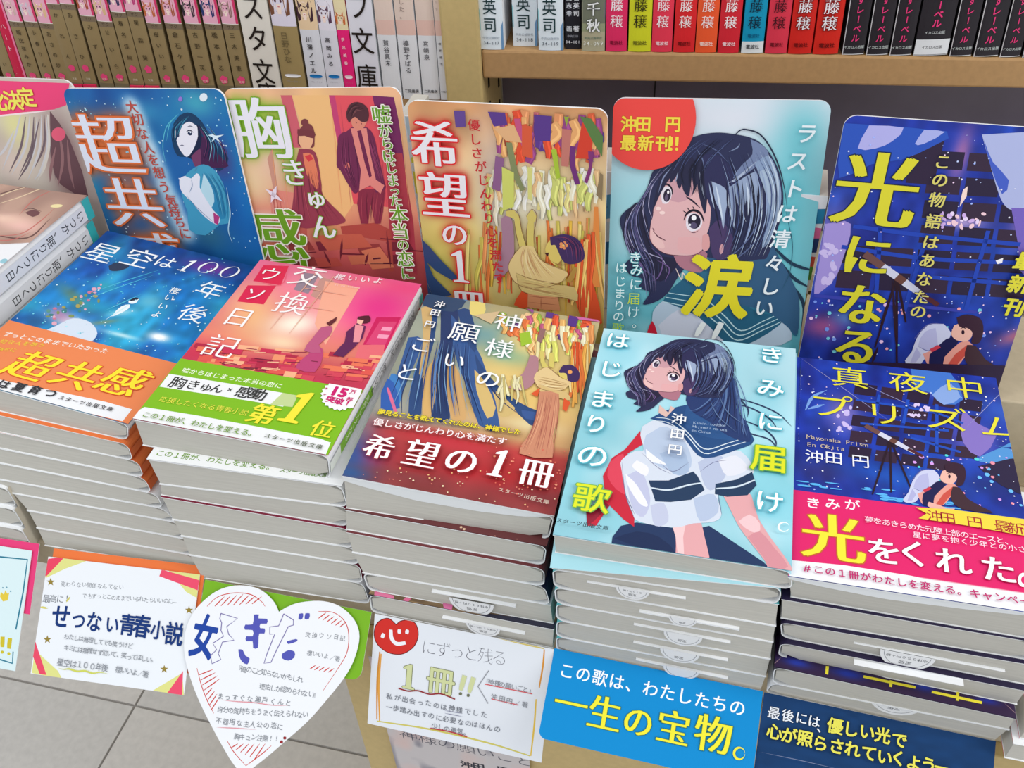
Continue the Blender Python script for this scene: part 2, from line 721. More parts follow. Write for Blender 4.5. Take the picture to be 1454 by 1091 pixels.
def SF(p):
    return SO + SX * p[0] + SB * p[1] + np.array([0, 0, p[2]])


RZ, LZ = 0.2042, 0.1700     # tops of the right and left shelf boards
bs = thing('bookshelf', 'beige bookshelf with two bays of upright paperbacks behind the display', 'bookshelf', tuple(SF((0, 0.1, FZ))))


def sbox(name, x0, x1, y0, y1, z0, z1, m, bev=0.0008):
    return box(name, x0, x1, y0, y1, z0, z1, m, bs, bev, SF)


sbox('shelf_board', 0.0002, 0.50, -0.001, 0.16, RZ - 0.0185, RZ, TAN, 0.0015)
sbox('shelf_board', -0.90, -0.0245, 0.001, 0.16, LZ - 0.0185, LZ, TAN, 0.0015)
sbox('upright', -0.0243, 0.0, -0.004, 0.012, FZ, 0.46, BEIGE, 0.0015)
sbox('side_panel', -0.004, -0.0005, 0.0125, 0.175, FZ, 0.46, BEIGE, 0)
sbox('side_panel', -0.0238, -0.0205, 0.0125, 0.175, FZ, 0.46, BEIGE, 0)
for k in range(9):
    sbox('slot', -0.0004, 0.0002, 0.020, 0.0235, 0.03 + k * 0.0175, 0.037 + k * 0.0175, mat('slot_dark', (30, 27, 24), 0.9), 0)
    sbox('slot', -0.0004, 0.0002, 0.060, 0.0635, 0.03 + k * 0.0175, 0.037 + k * 0.0175, MATS['slot_dark'], 0)
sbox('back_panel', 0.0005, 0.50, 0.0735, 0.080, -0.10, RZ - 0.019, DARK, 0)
sbox('back_panel', -0.90, -0.025, 0.170, 0.176, -0.10, 0.46, GREIGE, 0)
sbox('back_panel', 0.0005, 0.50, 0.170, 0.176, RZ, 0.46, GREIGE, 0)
sbox('panel_seam', 0.1105, 0.1115, 0.0728, 0.0734, 0.0, RZ - 0.019, mat('seam_dark', (26, 24, 34), 0.6), 0)
sbox('base_board', -0.90, 0.50, 0.0135, 0.16, 0.02, 0.035, GREIGE, 0)

# ------------------------------------------------------------------ the stacks of paperbacks
BW, BD = 0.105, 0.148
ORD = ['topmost', 'second from the top', 'third from the top', 'fourth from the top', 'fifth from the top', 'sixth from the top', 'seventh from the top', 'eighth from the top', 'ninth from the top', 'tenth from the top']


def book_body(parent, Q, spine='R', cov=None, sag=None, sheet=True, top_col=None, r=0.0042, edge=None):
    """Q: 8 corners, Q[k][u][v] with k 0 bottom 1 top, u 0 left 1 right, v 0 front 1 rear"""
    Q = np.array(Q, float)

    def P(u, w, v):
        b = Q[0][0][0] * (1 - u) * (1 - v) + Q[0][1][0] * u * (1 - v) + Q[0][0][1] * (1 - u) * v + Q[0][1][1] * u * v
        t = Q[1][0][0] * (1 - u) * (1 - v) + Q[1][1][0] * u * (1 - v) + Q[1][0][1] * (1 - u) * v + Q[1][1][1] * u * v
        return b * (1 - w) + t * w
    T = np.linalg.norm(P(0.5, 1, 0.5) - P(0.5, 0, 0.5))
    tk = 0.00045
    tu, tw = tk / BW, tk / T
    ru, rw = min(r, T * 0.42) / BW, min(r, T * 0.42) / T

    def prof(i):
        # outer (i=0) or inner (i=1) profile of the wrap, starting at the top free edge going over the spine
        a = [(0.0, 1 - i * tw)]
        n = 5
        R_u, R_w = ru - i * tu, rw - i * tw
        for k in range(n + 1):
            t = PI / 2 * (1 - k / n)
            a.append((1 - i * tu - R_u + R_u * math.cos(t), 1 - i * tw - R_w + R_w * math.sin(t)))
        for k in range(n + 1):
            t = -PI / 2 * (k / n)
            a.append((1 - i * tu - R_u + R_u * math.cos(t), i * tw + R_w + R_w * math.sin(t)))
        a.append((0.0, i * tw))
        return a
    o_, i_ = prof(0), prof(1)
    n = len(o_)
    fl_ = (lambda u: u) if spine == 'R' else (lambda u: 1 - u)
    vs, fs, mi = [], [], []
    for v in (0.0, 1.0):
        for (u, w) in o_:
            vs.append(P(fl_(u), w, v))
        for (u, w) in i_:
            vs.append(P(fl_(u), w, v))
    for k in range(n - 1):
        fs.append((k, k + 1, 2 * n + k + 1, 2 * n + k))
        mi.append(0)
        fs.append((n + k, 3 * n + k, 3 * n + k + 1, n + k + 1))
        mi.append(1)
        fs.append((k, n + k, n + k + 1, k + 1))
        mi.append(1)
        fs.append((2 * n + k, 2 * n + k + 1, 3 * n + k + 1, 3 * n + k))
        mi.append(1)
    for k in (0, n - 1):
        fs.append((k, 2 * n + k, 3 * n + k, n + k))
        mi.append(2)
    o = new_obj('cover', vs, fs, [cov or WHITE, WHITE, edge or WHITE], parent)
    for p, q in zip(o.data.polygons, mi):
        p.material_index = q
    # page block
    nu, nv = 12, 8
    u0, u1 = 0.004, 1 - 0.012
    if spine == 'L':
        u0, u1 = 0.012, 0.996
    vs, fs = [], []
    m = 0.0035
    prf = []
    g = tw * 1.1
    for k in range(nu + 1):
        u = u0 + (u1 - u0) * k / nu
        prf.append(u)
    for j in range(nv + 1):
        v = m + (1 - 2 * m) * j / nv
        for side in (0, 1):
            for u in prf:
                d = 0.0
                e = (u - u0) / (u1 - u0)
                x_ = e if spine == 'R' else 1 - e
                if x_ > 0.965:      # round towards the spine
                    d = (x_ - 0.965) / 0.035
                    d = (1 - math.sqrt(max(0, 1 - d * d))) * min(0.004, T * 0.35) / T
                w = g + d if side == 0 else 1 - g - d
                p = P(u, w, v)
                if side == 1 and sag is not None:
                    p = p - np.array([0, 0, sag(u, v)])
                vs.append(p)
    nr = nu + 1
    for j in range(nv):
        a, b = j * 2 * nr, (j + 1) * 2 * nr
        for k in range(nu):
            fs.append((a + k, b + k, b + k + 1, a + k + 1))
            fs.append((a + nr + k, a + nr + k + 1, b + nr + k + 1, b + nr + k))
        fs.append((a, a + nr, b + nr, b))
        fs.append((a + nu, b + nu, b + nr + nu, a + nr + nu))
    for a in (0, nv * 2 * nr):
        for k in range(nu):
            fs.append((a + k, a + k + 1, a + nr + k + 1, a + nr + k))
    new_obj('page_block', vs, fs, PAGE, parent)
    if sag is not None:
        # first leaves fanned open below the lifted cover
        vs, fs = [], []
        N_ = 24
        for k in range(N_ + 1):
            u = u0 + (u1 - u0) * k / N_
            hi = P(u, 1 - tw * 1.3, 0.0015)
            lo = P(u, 1 - g, 0.0015) - np.array([0, 0, sag(u, 0)])
            vs += [hi, lo, lo + (P(u, 1, 0.06) - P(u, 1, 0)), hi + (P(u, 1, 0.06) - P(u, 1, 0))]
        for k in range(N_):
            a = 4 * k
            fs += [(a, a + 4, a + 5, a + 1), (a + 1, a + 5, a + 6, a + 2), (a + 3, a + 2, a + 6, a + 7)]
        new_obj('flyleaf', vs, fs, mat('flyleaf_paper', (226, 229, 232), 0.6, 0.2), parent)
    return P


STACK = {}


def make_stack(key, name_phrase, ytop, ybot_fix, rows, spines, covs, z_top, tilt, edges=None, sags=None, yaw=0.0, cat='book', group=None, x_jit=None, spine_hint=None):
    """rows: list of (top front edge L, R, bottom front edge L, R) in photo pixels, from the top book down"""
    n = len(rows)

    def chain(side, drift):
        Y = ytop[side]
        out = []
        z_prev = None
        li = 0
        Yo = 0.0
        for k, (tl, tr, bl, br) in enumerate(rows):
            pt = (tl, tr)[side]
            pb = (bl, br)[side]
            if k == 0:
                yt = Y
                p_t = on_y(*pt, yt)
            else:
                p_t = on_z(*pt, z_prev)
                yt = p_t[1]
            yb = yt + drift
            p_b = on_y(*pb, yb)
            out.append((p_t, p_b))
            z_prev = p_b[2]
        return out
    res = []
    for side in (0, 1):
        lo, hi = -0.02, 0.02
        f = lambda d: chain(side, d)[-1][1][2]
        for _ in range(50):
            md = (lo + hi) / 2
            if f(md) > ybot_fix:
                # z too high: need the front further away (larger y lowers z)
                lo = md
            else:
                hi = md
        res.append(chain(side, (lo + hi) / 2))
    books = []
    for k in range(n):
        tL, bL = res[0][k]
        tR, bR = res[1][k]
        # keep the paperback width: centre the measured edge, use the true width
        Q = [[[None, None], [None, None]], [[None, None], [None, None]]]
        for kk, (a, b) in ((0, (bL, bR)), (1, (tL, tR))):
            c = (a + b) / 2
            d = (b - a)
            L_ = np.linalg.norm(d)
            wd = min(max(L_, BW * 0.985), BW * 1.03)
            ux = d / L_
            fl_, fr_ = c - ux * wd / 2, c + ux * wd / 2
            dep = np.cross([0, 0, 1], ux)
            dep /= np.linalg.norm(dep)
            dz = tilt * (1 - k / n)
            Q[kk][0][0], Q[kk][1][0] = fl_, fr_
            Q[kk][0][1] = fl_ + dep * BD + np.array([0, 0, dz])
            Q[kk][1][1] = fr_ + dep * BD + np.array([0, 0, dz])
        # keep apart from the book above
        ctr = (Q[0][0][0] + Q[0][1][1]) / 2
        lab = spine_hint(k) if spine_hint else '%s paperback in the %s' % (ORD[k], name_phrase)
        t = thing('paperback', lab, 'book', tuple(ctr), group)
        P = book_body(t, Q, spines[k], covs[k] if isinstance(covs, list) else covs, sags.get(k) if sags else None, edge=edges[k] if edges else None)
        books.append((t, P, Q))
    STACK[key] = books
    return books


def seams(first, *ls):
    """build rows from shared seams: ls = (L, R) or (L, R, L2, R2) where the lower book's top edge differs"""
    rows = []
    top = first
    for s_ in ls:
        rows.append((top[0], top[1], s_[0], s_[1]))
        top = (s_[2], s_[3]) if len(s_) == 4 else s_
    return rows


def zz(ox, oy, k):
    return lambda x, y: (ox + x / k, oy + y / k)


ORANGE = mat('orange_cover', (232, 120, 62), 0.45)
MAROON = mat('maroon_cover', (112, 52, 56), 0.4)
CRIMSON = mat('crimson_cover', (120, 26, 52), 0.4)
NAVY = mat('navy_cover', (38, 30, 62), 0.4)
SKY = mat('sky_cover', (170, 220, 232), 0.45)
GREEN = mat('green_band', (128, 186, 32), 0.45)
INNER = mat('inner_teal', (176, 206, 210), 0.5)

z1 = zz(0, 560, 4.547)
make_stack('S1', 'stack under the blue starry-night cover', (0.0246, 0.0228), 0.0, seams(
    ((-66, 537), (176, 602)),
    ((-66, 570), z1(822, 300), (-66, 575), z1(825, 325)),
    (z1(-290, 185), z1(862, 432), z1(-285, 187), z1(915, 440)),
    (z1(-230, 305), z1(957, 545)),
    (z1(-160, 415), z1(1005, 645), z1(-160, 415), z1(1062, 656)),
    (z1(-80, 540), z1(1090, 745)),
    (z1(75, 640), z1(1150, 830)),
    (z1(200, 757), z1(1195, 935)),
    (z1(265, 870), z1(1238, 1040)),
    (z1(322, 985), z1(1265, 1130))),
    'R' * 9, [WHITE, ORANGE, ORANGE, ORANGE, WHITE, WHITE, WHITE, WHITE, ORANGE], 0.1129, -0.0021, group='paperbacks stacked under the starry-night cover')
z2 = zz(180, 600, 3.897)
make_stack('S2', 'stack under the pink classroom cover', (0.0165, 0.0164), 0.0, seams(
    ((189, 596), (466, 648)),
    (z2(95, 130), z2(1120, 312), z2(115, 205), z2(1185, 355)),
    (z2(195, 345), z2(1210, 468)),
    (z2(212, 408), z2(1200, 575), z2(215, 418), z2(1197, 586)),
    (z2(290, 545), z2(1218, 690)),
    (z2(330, 635), z2(1255, 785)),
    (z2(360, 738), z2(1290, 890)),
    (z2(430, 865), z2(1330, 1005))),
    'R' * 7, [WHITE, WHITE, CRIMSON, CRIMSON, WHITE, CRIMSON, WHITE], 0.1206, -0.0031, group='paperbacks stacked under the classroom cover')
z3 = zz(470, 660, 4.04)


def sag3(u, v):
    return float(np.interp(u, [0, 0.1, 0.35, 0.65, 0.85, 1], [0.0026, 0.0045, 0.0072, 0.0064, 0.0042, 0.0])) * max(0, 1 - v * 1.3) ** 1.5


make_stack('S3', 'stack under the festival-streamer cover', (0.0125, 0.0145), 0.0, seams(
    ((486, 677), (787, 734)),
    (z3(95, 255), z3(1238, 428), z3(92, 262), z3(1225, 468)),
    (z3(84, 375), z3(1222, 580), z3(88, 388), z3(1224, 600)),
    (z3(120, 505), z3(1225, 700)),
    (z3(190, 625), z3(1250, 805)),
    (z3(225, 725), z3(1265, 915), z3(228, 748), z3(1268, 944)),
    (z3(240, 850), z3(1265, 1055))),
    'RRRRLL', [WHITE, MAROON, MAROON, NAVY, WHITE, NAVY], 0.1039, 0.0018, sags={0: sag3}, group='paperbacks stacked under the festival-streamer cover')
z4 = zz(770, 740, 3.93)
make_stack('S4', 'stack under the sailor-uniform girl cover', (0.0, 0.0004), 0.0, seams(
    ((785, 760), (1124, 812)),
    (z4(70, 180), z4(1395, 385), z4(42, 262), z4(1340, 375)),
    (z4(60, 270), z4(1315, 465)),
    (z4(65, 370), z4(1305, 590)),
    (z4(75, 460), z4(1290, 680)),
    (z4(80, 555), z4(1275, 775)),
    (z4(75, 645), z4(1250, 872)),
    (z4(80, 725), z4(1220, 955))),
    'RRLLLLL', [SKY, SKY, TEAL, TEAL, TEAL, TEAL, TEAL], 0.1051, 0.004, group='paperbacks stacked under the sailor-uniform girl cover')
z5 = zz(1080, 810, 3.882)


def sag5(u, v):
    return float(np.interp(u, [0, 0.15, 0.4, 0.7, 1], [0.0010, 0.0030, 0.0046, 0.0032, 0.0006])) * max(0, 1 - v * 1.5) ** 1.5


make_stack('S5', 'stack under the midnight-telescope cover', (-0.0001, 0.0004), 0.0, seams(
    ((1131, 822), (1454 + 20, 871 + 3)),
    (z5(165, 150), z5(1540, 392), z5(115, 160), z5(1530, 402)),
    (z5(100, 265), z5(1520, 505), z5(100, 285), z5(1520, 528)),
    (z5(92, 366), z5(1495, 640), z5(90, 396), z5(1490, 672)),
    (z5(70, 470), z5(1440, 750), z5(60, 530), z5(1425, 825)),
    (z5(28, 618), z5(1410, 890)),
    (z5(12, 672), z5(1300, 952))),
    'RRLLLL', [WHITE, NAVY, NAVY, NAVY, NAVY, WHITE], 0.1031, 0.0023, sags={0: sag5}, group='paperbacks stacked under the midnight-telescope cover')

# stack at the far left
s0 = []
T0 = 0.145 / 9
for k in range(9):
    z1_, z0_ = 0.145 - k * T0, 0.145 - (k + 1) * T0
    xr = (-0.3440 if k < 4 else -0.3395) if k < 6 else -0.3235
    if k == 5:
        xr = -0.334
    yf = 0.0285 - 0.0022 * k
    yaw_ = 0.052 if k < 4 else 0.0
    jx = random.Random(k).uniform(-0.001, 0.001)
    ux = np.array([math.cos(yaw_), -math.sin(yaw_) * 0 + math.sin(yaw_ * 0), 0])
    ux = np.array([math.cos(-yaw_), math.sin(-yaw_), 0])
    dep = np.array([-ux[1], ux[0], 0])
    fr = np.array([xr + jx, yf, 0])
    Q = [[[None, None], [None, None]], [[None, None], [None, None]]]
    for kk, z in ((0, z0_), (1, z1_)):
        f_ = fr + np.array([0, 0, z])
        Q[kk][1][0] = f_
        Q[kk][0][0] = f_ - ux * BW
        Q[kk][1][1] = f_ + dep * BD
        Q[kk][0][1] = f_ - ux * BW + dep * BD
    t = thing('paperback', '%s paperback in the leftmost stack under the brown-haired portrait' % ORD[k], 'book', tuple((Q[0][0][0] + Q[0][1][1]) / 2), 'paperbacks in the leftmost stack')
    P = book_body(t, Q, 'R', WHITE, None)
    s0.append((t, P, Q))
STACK['S0'] = s0

# ------------------------------------------------------------------ upright paperbacks on the shelves
SN = np.cross(SX, [0, 0, 1])   # towards the viewer


def shelf_local(px, py):
    d = ray(px, py)
    t = np.dot(SO - CP, SB) / np.dot(d, SB)
    q = CP + d * t - SO
    return np.array([np.dot(q, SX), q[2]])


def ordw(i):
    w = ['first', 'second', 'third', 'fourth', 'fifth', 'sixth', 'seventh', 'eighth', 'ninth', 'tenth', 'eleventh', 'twelfth', 'thirteenth', 'fourteenth', 'fifteenth', 'sixteenth', 'seventeenth', 'eighteenth', 'nineteenth', 'twentieth']
    return w[i]


def upright(xl, xr, yb, label, group, floor_z, art, back=0.0, body=None, xtop=None, hgt=0.148, name='paperback', cat='book'):
    """spine between photo columns xl..xr at its foot (photo row yb)"""
    a, b = shelf_local(xl, yb), shelf_local(xr, yb)
    w = abs(b[0] - a[0]) * 0.985
    # lean seen in the photo: edges run towards a point far below the picture
    t = xtop if xtop is not None else xl - (824 - xl) / (2500 - yb) * yb
    c = shelf_local(t, 0)
    roll = math.atan2(-(c[0] - a[0]), max(1e-4, c[1] - a[1]))
    roll = max(-0.10, min(0.10, roll))
    x0 = a[0]
    z0 = floor_z + 0.0002 + (0 if roll <= 0 else 0)
    ey = np.array([0, 0, math.cos(roll)]) - SX * math.sin(roll)
    ex = SX * math.cos(roll) + np.array([0, 0, math.sin(roll)])
    O = SO + SX * x0 + SN * (0.0 - back) + np.array([0, 0, z0])
    if roll < 0:
        O = O + np.array([0, 0, w * math.sin(-roll)])
    Dp = 0.104
    th = thing(name, label, cat, tuple(O + ex * w / 2 + SB * Dp / 2), group)
    n = 6
    bulge = 0.0 if name == 'shelf_divider' else min(0.0007, w * 0.05)

    def F(u):
        return -bulge * (2 * u - 1) ** 2
    vs = []
    for h in (0, hgt):
        for k in range(n + 1):
            u = k / n
            vs.append(O + ex * w * u + ey * h + SN * F(u))
        vs.append(O + ex * w + ey * h - SN * Dp)
        vs.append(O + ey * h - SN * Dp)
    m = n + 3
    fs = [[k, (k + 1) % m, m + (k + 1) % m, m + k] for k in range(m)]
    fs += [list(range(m))[::-1], [m + k for k in range(m)]]
    new_obj('book_body', vs, fs, body or WHITE, th)
    P = Print(O + SN * 0.00012, ex, ey, w, hgt, grid=False)
    P.out = [(0, 0), (1e-5, 0), (0, 1e-5)]
    P.ncol = n

    def band(h0, h1, col, inset=0.0):
        bs_ = len(P.vv)
        for k in range(n + 1):
            u = inset + (1 - 2 * inset) * k / n
            P.vv += [(u * w, h0, P.z), (u * w, h1, P.z)]
            P.cc += [tuple(np.array(col, float))] * 2
        for k in range(n):
            i = bs_ + 2 * k
            P.ff.append([i, i + 2, i + 3, i + 1])
        P.up()
    P.band = band
    P.clip_out = round_rect(w, hgt, 0)
    P.out = P.clip_out
    P.z = 0.00006
    art(P, w, hgt)
    P.out = [(w * 0.3, 0.001), (w * 0.7, 0.001), (w * 0.5, 0.002)]
    P.build('spine_print', th, INK, bend=lambda u, v: F(min(1, max(0, u))))
    return th


def vtext(P, st, x, y0, y1, size, col, bold=0.0, **k):
    """column of characters in the metres of the spine"""
    P.z = max(P.z, 0.00045)
    n = len(st)
    for i, ch in enumerate(st):
        c = (x, y0 + (y1 - y0) * (i / (n - 1) if n > 1 else 0))
        if ch == ' ':
            continue
        z0 = P.z
        for vs, fs in weights(ch, bold):
            if ch == '\u30fc':
                vs = np.stack([vs[:, 1], -vs[:, 0]], 1)
            P.z += 0.000006
            P._emit([(c[0] + v[0] * size, c[1] + v[1] * size * k.get('asp', 1)) for v in vs], fs, col)
        P.z = z0
    P.up(0.00005)


def htext(P, st, x, y, size, col, bold=0.0, asp=1.0, flip=False):
    n = len(st)
    for i, ch in enumerate(st):
        if ch == ' ':
            continue
        s_ = -1 if flip else 1
        z0 = P.z
        for vs, fs in weights(ch, bold):
            adv = 1.0 if ord(ch) > 0x2000 else 0.62
            P.z += 0.000006
            P._emit([(x + s_ * ((i - (n - 1) / 2) * size * adv + v[0] * size), y + s_ * v[1] * size * asp) for v in vs], fs, col)
        P.z = z0
    P.up(0.00005)


OLIVE = (150, 130, 92)
rgs = random.Random(5)


def portrait(P, w, h0, hair, skin=(250, 226, 214), bg=(246, 206, 216), dress=(240, 238, 240), eye=(90, 50, 60), cx=0.42):
    """little drawn portrait on a spine, its lower edge at h0"""
    P.band(h0, 0.148, bg)
    q = w
    ov = lambda x, y, rx, ry, c: P.poly([(x + rx * math.cos(a * PI / 7), y + ry * math.sin(a * PI / 7)) for a in range(14)], c, local=True)
    P.poly([(0, h0 + 0.0002), (q * 0.98, h0 + 0.0002), (q * 0.98, h0 + q * 0.25), (q * 0.7, h0 + q * 0.6), (q * 0.25, h0 + q * 0.6), (0, h0 + q * 0.3)], dress, local=True)
    ov(q * cx, h0 + q * 1.22, q * 0.46, q * 0.66, hair)
    P.poly([(q * (cx - 0.45), h0 + q * 1.2), (q * (cx - 0.2), h0 + q * 1.2), (q * (cx - 0.24), h0 + q * 0.5), (q * (cx - 0.4), h0 + q * 0.42)], hair, local=True)
    P.poly([(q * (cx + 0.2), h0 + q * 1.2), (q * (cx + 0.46), h0 + q * 1.2), (q * (cx + 0.44), h0 + q * 0.5), (q * (cx + 0.26), h0 + q * 0.4)], hair, local=True)
    P.poly([(q * (cx - 0.08), h0 + q * 0.5), (q * (cx + 0.08), h0 + q * 0.5), (q * (cx + 0.1), h0 + q * 0.9), (q * (cx - 0.1), h0 + q * 0.9)], skin, local=True)
    ov(q * cx, h0 + q * 1.06, q * 0.28, q * 0.42, skin)
    P.poly([(q * (cx - 0.32), h0 + q * 1.55), (q * (cx + 0.32), h0 + q * 1.55), (q * (cx + 0.31), h0 + q * 1.12), (q * (cx + 0.18), h0 + q * 1.22), (q * (cx + 0.05), h0 + q * 1.16), (q * (cx - 0.1), h0 + q * 1.26), (q * (cx - 0.3), h0 + q * 1.1)], hair, local=True)
    for s_ in (-0.12, 0.12):
        ov(q * (cx + s_), h0 + q * 1.04, q * 0.045, q * 0.07, eye)
    ov(q * cx, h0 + q * 0.8, q * 0.05, q * 0.02, (200, 90, 100))


def olive_art(author, hair, cut, mark=0.017, bg=(236, 176, 198), edge=(214, 60, 110), dress=(236, 234, 238)):
    def f(P, w, h):
        P.band(0, 0.148, OLIVE)
        P.band(0, 0.0065, (122, 110, 84))
        portrait(P, w * 0.86, cut, hair, bg=bg, dress=dress)
        P.band(cut - 0.0004, cut, (240, 235, 230))
        P.poly([(w * 0.86, cut), (w, cut), (w, 0.148), (w * 0.86, 0.148)], edge, local=True)
        P.band(cut - 0.004, cut - 0.0006, (124, 108, 88))
        htext(P, '\u30b5\u30af', w * 0.5, cut - 0.0022, w * 0.26, (70, 56, 40))
        vtext(P, author, w * 0.5, cut - 0.0075, mark + 0.008, min(w * 0.36, 0.0045), (62, 50, 34), 0.0)
        r = w * 0.21
        for k in range(5):
            a = k * 2 * PI / 5 + 0.5
            P.poly([(w * 0.52 + r * 0.62 * math.cos(a) + r * 0.62 * math.cos(j * PI / 4), mark + r * 0.62 * math.sin(a) + r * 0.62 * math.sin(j * PI / 4)) for j in range(8)], (240, 76, 132), local=True)
        htext(P, '\u6587\u5eab', w * 0.5, 0.0095, w * 0.17, (226, 216, 196))
    return f


HAIRS = [('light blond', (222, 176, 120)), ('silver', (206, 196, 206)), ('honey blond', (226, 190, 140)), ('ginger', (206, 120, 66)), ('golden', (216, 160, 70)), ('auburn', (170, 80, 50)), ('sandy', (220, 184, 136)),
         ('navy-blue', (44, 48, 92)), ('magenta', (190, 60, 120)), ('orange-brown', (196, 106, 56)), ('green-ribboned', (172, 92, 58)), ('long black', (44, 38, 48)), ('deep blue', (36, 56, 110)), ('ash-brown', (150, 116, 110))]
AUTH = ['\u671d\u6bd4\u5948\u307f\u304b', '\u5c0f\u6625\u308a\u3093', '\u3042\u3055\u306e\u7d17', '\u304b\u308c\u3093', '\u3042\u3055\u3072', '\u307f\u305a\u304d', '\u305b\u3044\u3089', '\u6625\u540d\u4f73\u7d14', '\u661f\u68ee\u8475', '\u685c\u3044\u3044\u3088', '\u5009\u77f3\u30b1\u30a4', '\u53e4\u91ce\u4e00\u82b1', '\u6a4b\u672c\u307e\u308b', '\u4e09\u6728\u7f8e\u6075']
OB = [(-30, -8, 122, 0, 0.034), (8, 24, 119, 1, 0.034), (41, 60, 120, 2, 0.0372), (62, 80, 120, 3, 0.0372), (82, 101, 121, 4, 0.0365), (100, 118, 121, 5, 0.0478), (119, 138, 122, 6, 0.0478), (142, 162, 124, 7, 0.0405), (164, 184, 125, 8, 0.0378),
      (186, 206, 126, 9, 0.0440), (207, 228, 126, 10, 0.0445), (231, 251, 127, 11, 0.0372), (256, 279, 128, 12, 0.0372), (284, 306, 129, 13, 0.0372), (310, 333, 130, 12, 0.0372), (335, 357, 130, 13, 0.0372)]
hs = [0, 1, 0, 1, 2, 3, 4, 5, 6, 7, 8, 9, 10, 11, 12, 13]
PINKB = mat('pink_obi', (222, 32, 84), 0.5)
cnt = 0
for i, (xl, xr, yb, _, cut) in enumerate(OB):
    cut = cut * 1.30 if cut < 0.043 else (cut - 0.0062) * 1.30
    hn, hc = HAIRS[hs[i]]
    if i == 2:
        hn, hc = 'pale rose', (214, 180, 176)
    if i == 3:
        hn, hc = 'silver-white', (210, 200, 212)
    lift = 0.0
    if i in (5, 6, 9, 10):
        lift = 0.0062
    if i < 2:
        hn, hc = ('pale lilac', (200, 180, 210)) if i else ('soft brown', (170, 130, 100))
    t = upright(xl, xr, yb, 'olive-spined paperback with a %s portrait, %s of its kind on the left shelf' % (hn, ordw(i)),
                'olive-spined paperbacks on the left shelf', LZ, olive_art(AUTH[hs[i]] if i > 1 else '\u3042\u3044', hc, cut + lift, mark=0.0108 + lift, dress=((240, 238, 242) if i % 3 else (206, 204, 226))), body=mat('olive_spine', (140, 122, 88), 0.5),)
    if lift:
        # the magenta paper band round its foot
        o_ = [c for c in t.children if c.name.startswith('book_body')][0]
        a_, b_ = shelf_local(xl, yb), shelf_local(xr, yb)
        box('paper_band', a_[0] + 0.0003, a_[0] + (b_[0] - a_[0]) * 0.96, -0.0012, 0.004, LZ + 0.0004, LZ + 0.0058, PINKB, t, 0, SF)
# red book between the first olive ones
upright(25, 40, 120, 'crimson paperback with a white diamond between the olive spines at the far left', 'paperbacks on the left shelf', LZ,
        lambda P, w, h: (P.band(0, h, (206, 28, 72)), P.poly([(w * 0.5, 0.008), (w * 0.78, 0.012), (w * 0.5, 0.0165), (w * 0.22, 0.012)], (246, 220, 226), local=True), P.poly([(w * 0.85, 0), (w, 0), (w, h), (w * 0.85, h)], (238, 130, 170), local=True),
                          vtext(P, '\u30cf\u30fc\u30c8', w * 0.42, 0.045, 0.03, w * 0.5, (248, 210, 220))), body=PINKB)


def divider_art(st, ys, col=(38, 30, 26), bg=(228, 222, 212), size=0.0105):
    def f(P, w, h):
        P.band(0, h, bg)
        for ch, y in zip(st, ys):
            vtext(P, ch, w * 0.48, y, y, size, col, 0.006, asp=1.25)
    return f


upright(362, 402, 134, 'wide cream divider lettered in black between olive and pale spines', 'shelf dividers of the left shelf', LZ, divider_art('\u30b9\u30bf\u6587\u5eab', [0.0590, 0.0388, 0.0170, 0.0010], size=0.0145),
        body=mat('cream_board', (226, 220, 208), 0.6), name='shelf_divider', cat='divider')


def pub_art(author, cut, main, hair, bg=(244, 214, 206), badge=(30, 120, 190), ink=(60, 56, 60), dress=(238, 220, 230)):
    def f(P, w, h):
        P.band(0, h, main)
        portrait(P, w * 0.95, cut, hair, bg=bg, dress=dress)
        vtext(P, author, w * 0.42, cut - 0.006, cut - 0.006 - 0.0052 * (len(author) - 1), w * 0.32, ink, 0.012)
        if badge:
            P.poly([(w * 0.5 + w * 0.27 * math.cos(a * PI / 8) + (w * 0.08 if math.cos(a * PI / 8) > 0 else -w * 0.08), 0.0145 + 0.0012 * math.sin(a * PI / 8)) for a in range(16)], badge, local=True)
        htext(P, '\u30d6\u30eb\u30fc\u30e9\u30a4\u30f3', w * 0.5, 0.0105, w * 0.1, (150, 146, 156))
        htext(P, '\u4e09\u4ea4\u793e', w * 0.5, 0.0055, w * 0.2, (140, 130, 140) if sum(main) > 500 else (250, 180, 210))
    return f


upright(404, 437, 134, 'thick olive paperback with a brown-haired portrait right of the cream divider', 'paperbacks on the left shelf', LZ,
        pub_art('\u65e5\u91ce\u3072\u306a', 0.0471, (162, 140, 94), (122, 78, 58), bg=(226, 218, 234), badge=(238, 236, 240), ink=(120, 104, 70)), body=mat('olive_spine', (140, 122, 88), 0.5))
upright(440, 466, 134, 'white-spined paperback with a short dark-haired portrait on the left shelf', 'paperbacks on the left shelf', LZ,
        pub_art('\u5ddd\u6fa4\u30ce\u30a8\u30eb', 0.0451, (222, 222, 230), (70, 42, 54), bg=(236, 206, 168)))
upright(467, 490, 134, 'white-spined paperback with a mauve-haired portrait on the left shelf', 'paperbacks on the left shelf', LZ,
        pub_art('\u9ad8\u5ca1\u307f\u308b', 0.0448, (224, 222, 232), (92, 58, 84), bg=(232, 226, 238)))
upright(491, 507, 134, 'hot-pink-spined paperback beside the narrow white divider', 'paperbacks on the left shelf', LZ,
        pub_art('\u4f0a\u5442\u7f8e\u9999', 0.0454, (238, 38, 122), (206, 110, 60), bg=(236, 220, 178), badge=(250, 220, 232), ink=(255, 226, 236)), body=PINKB)
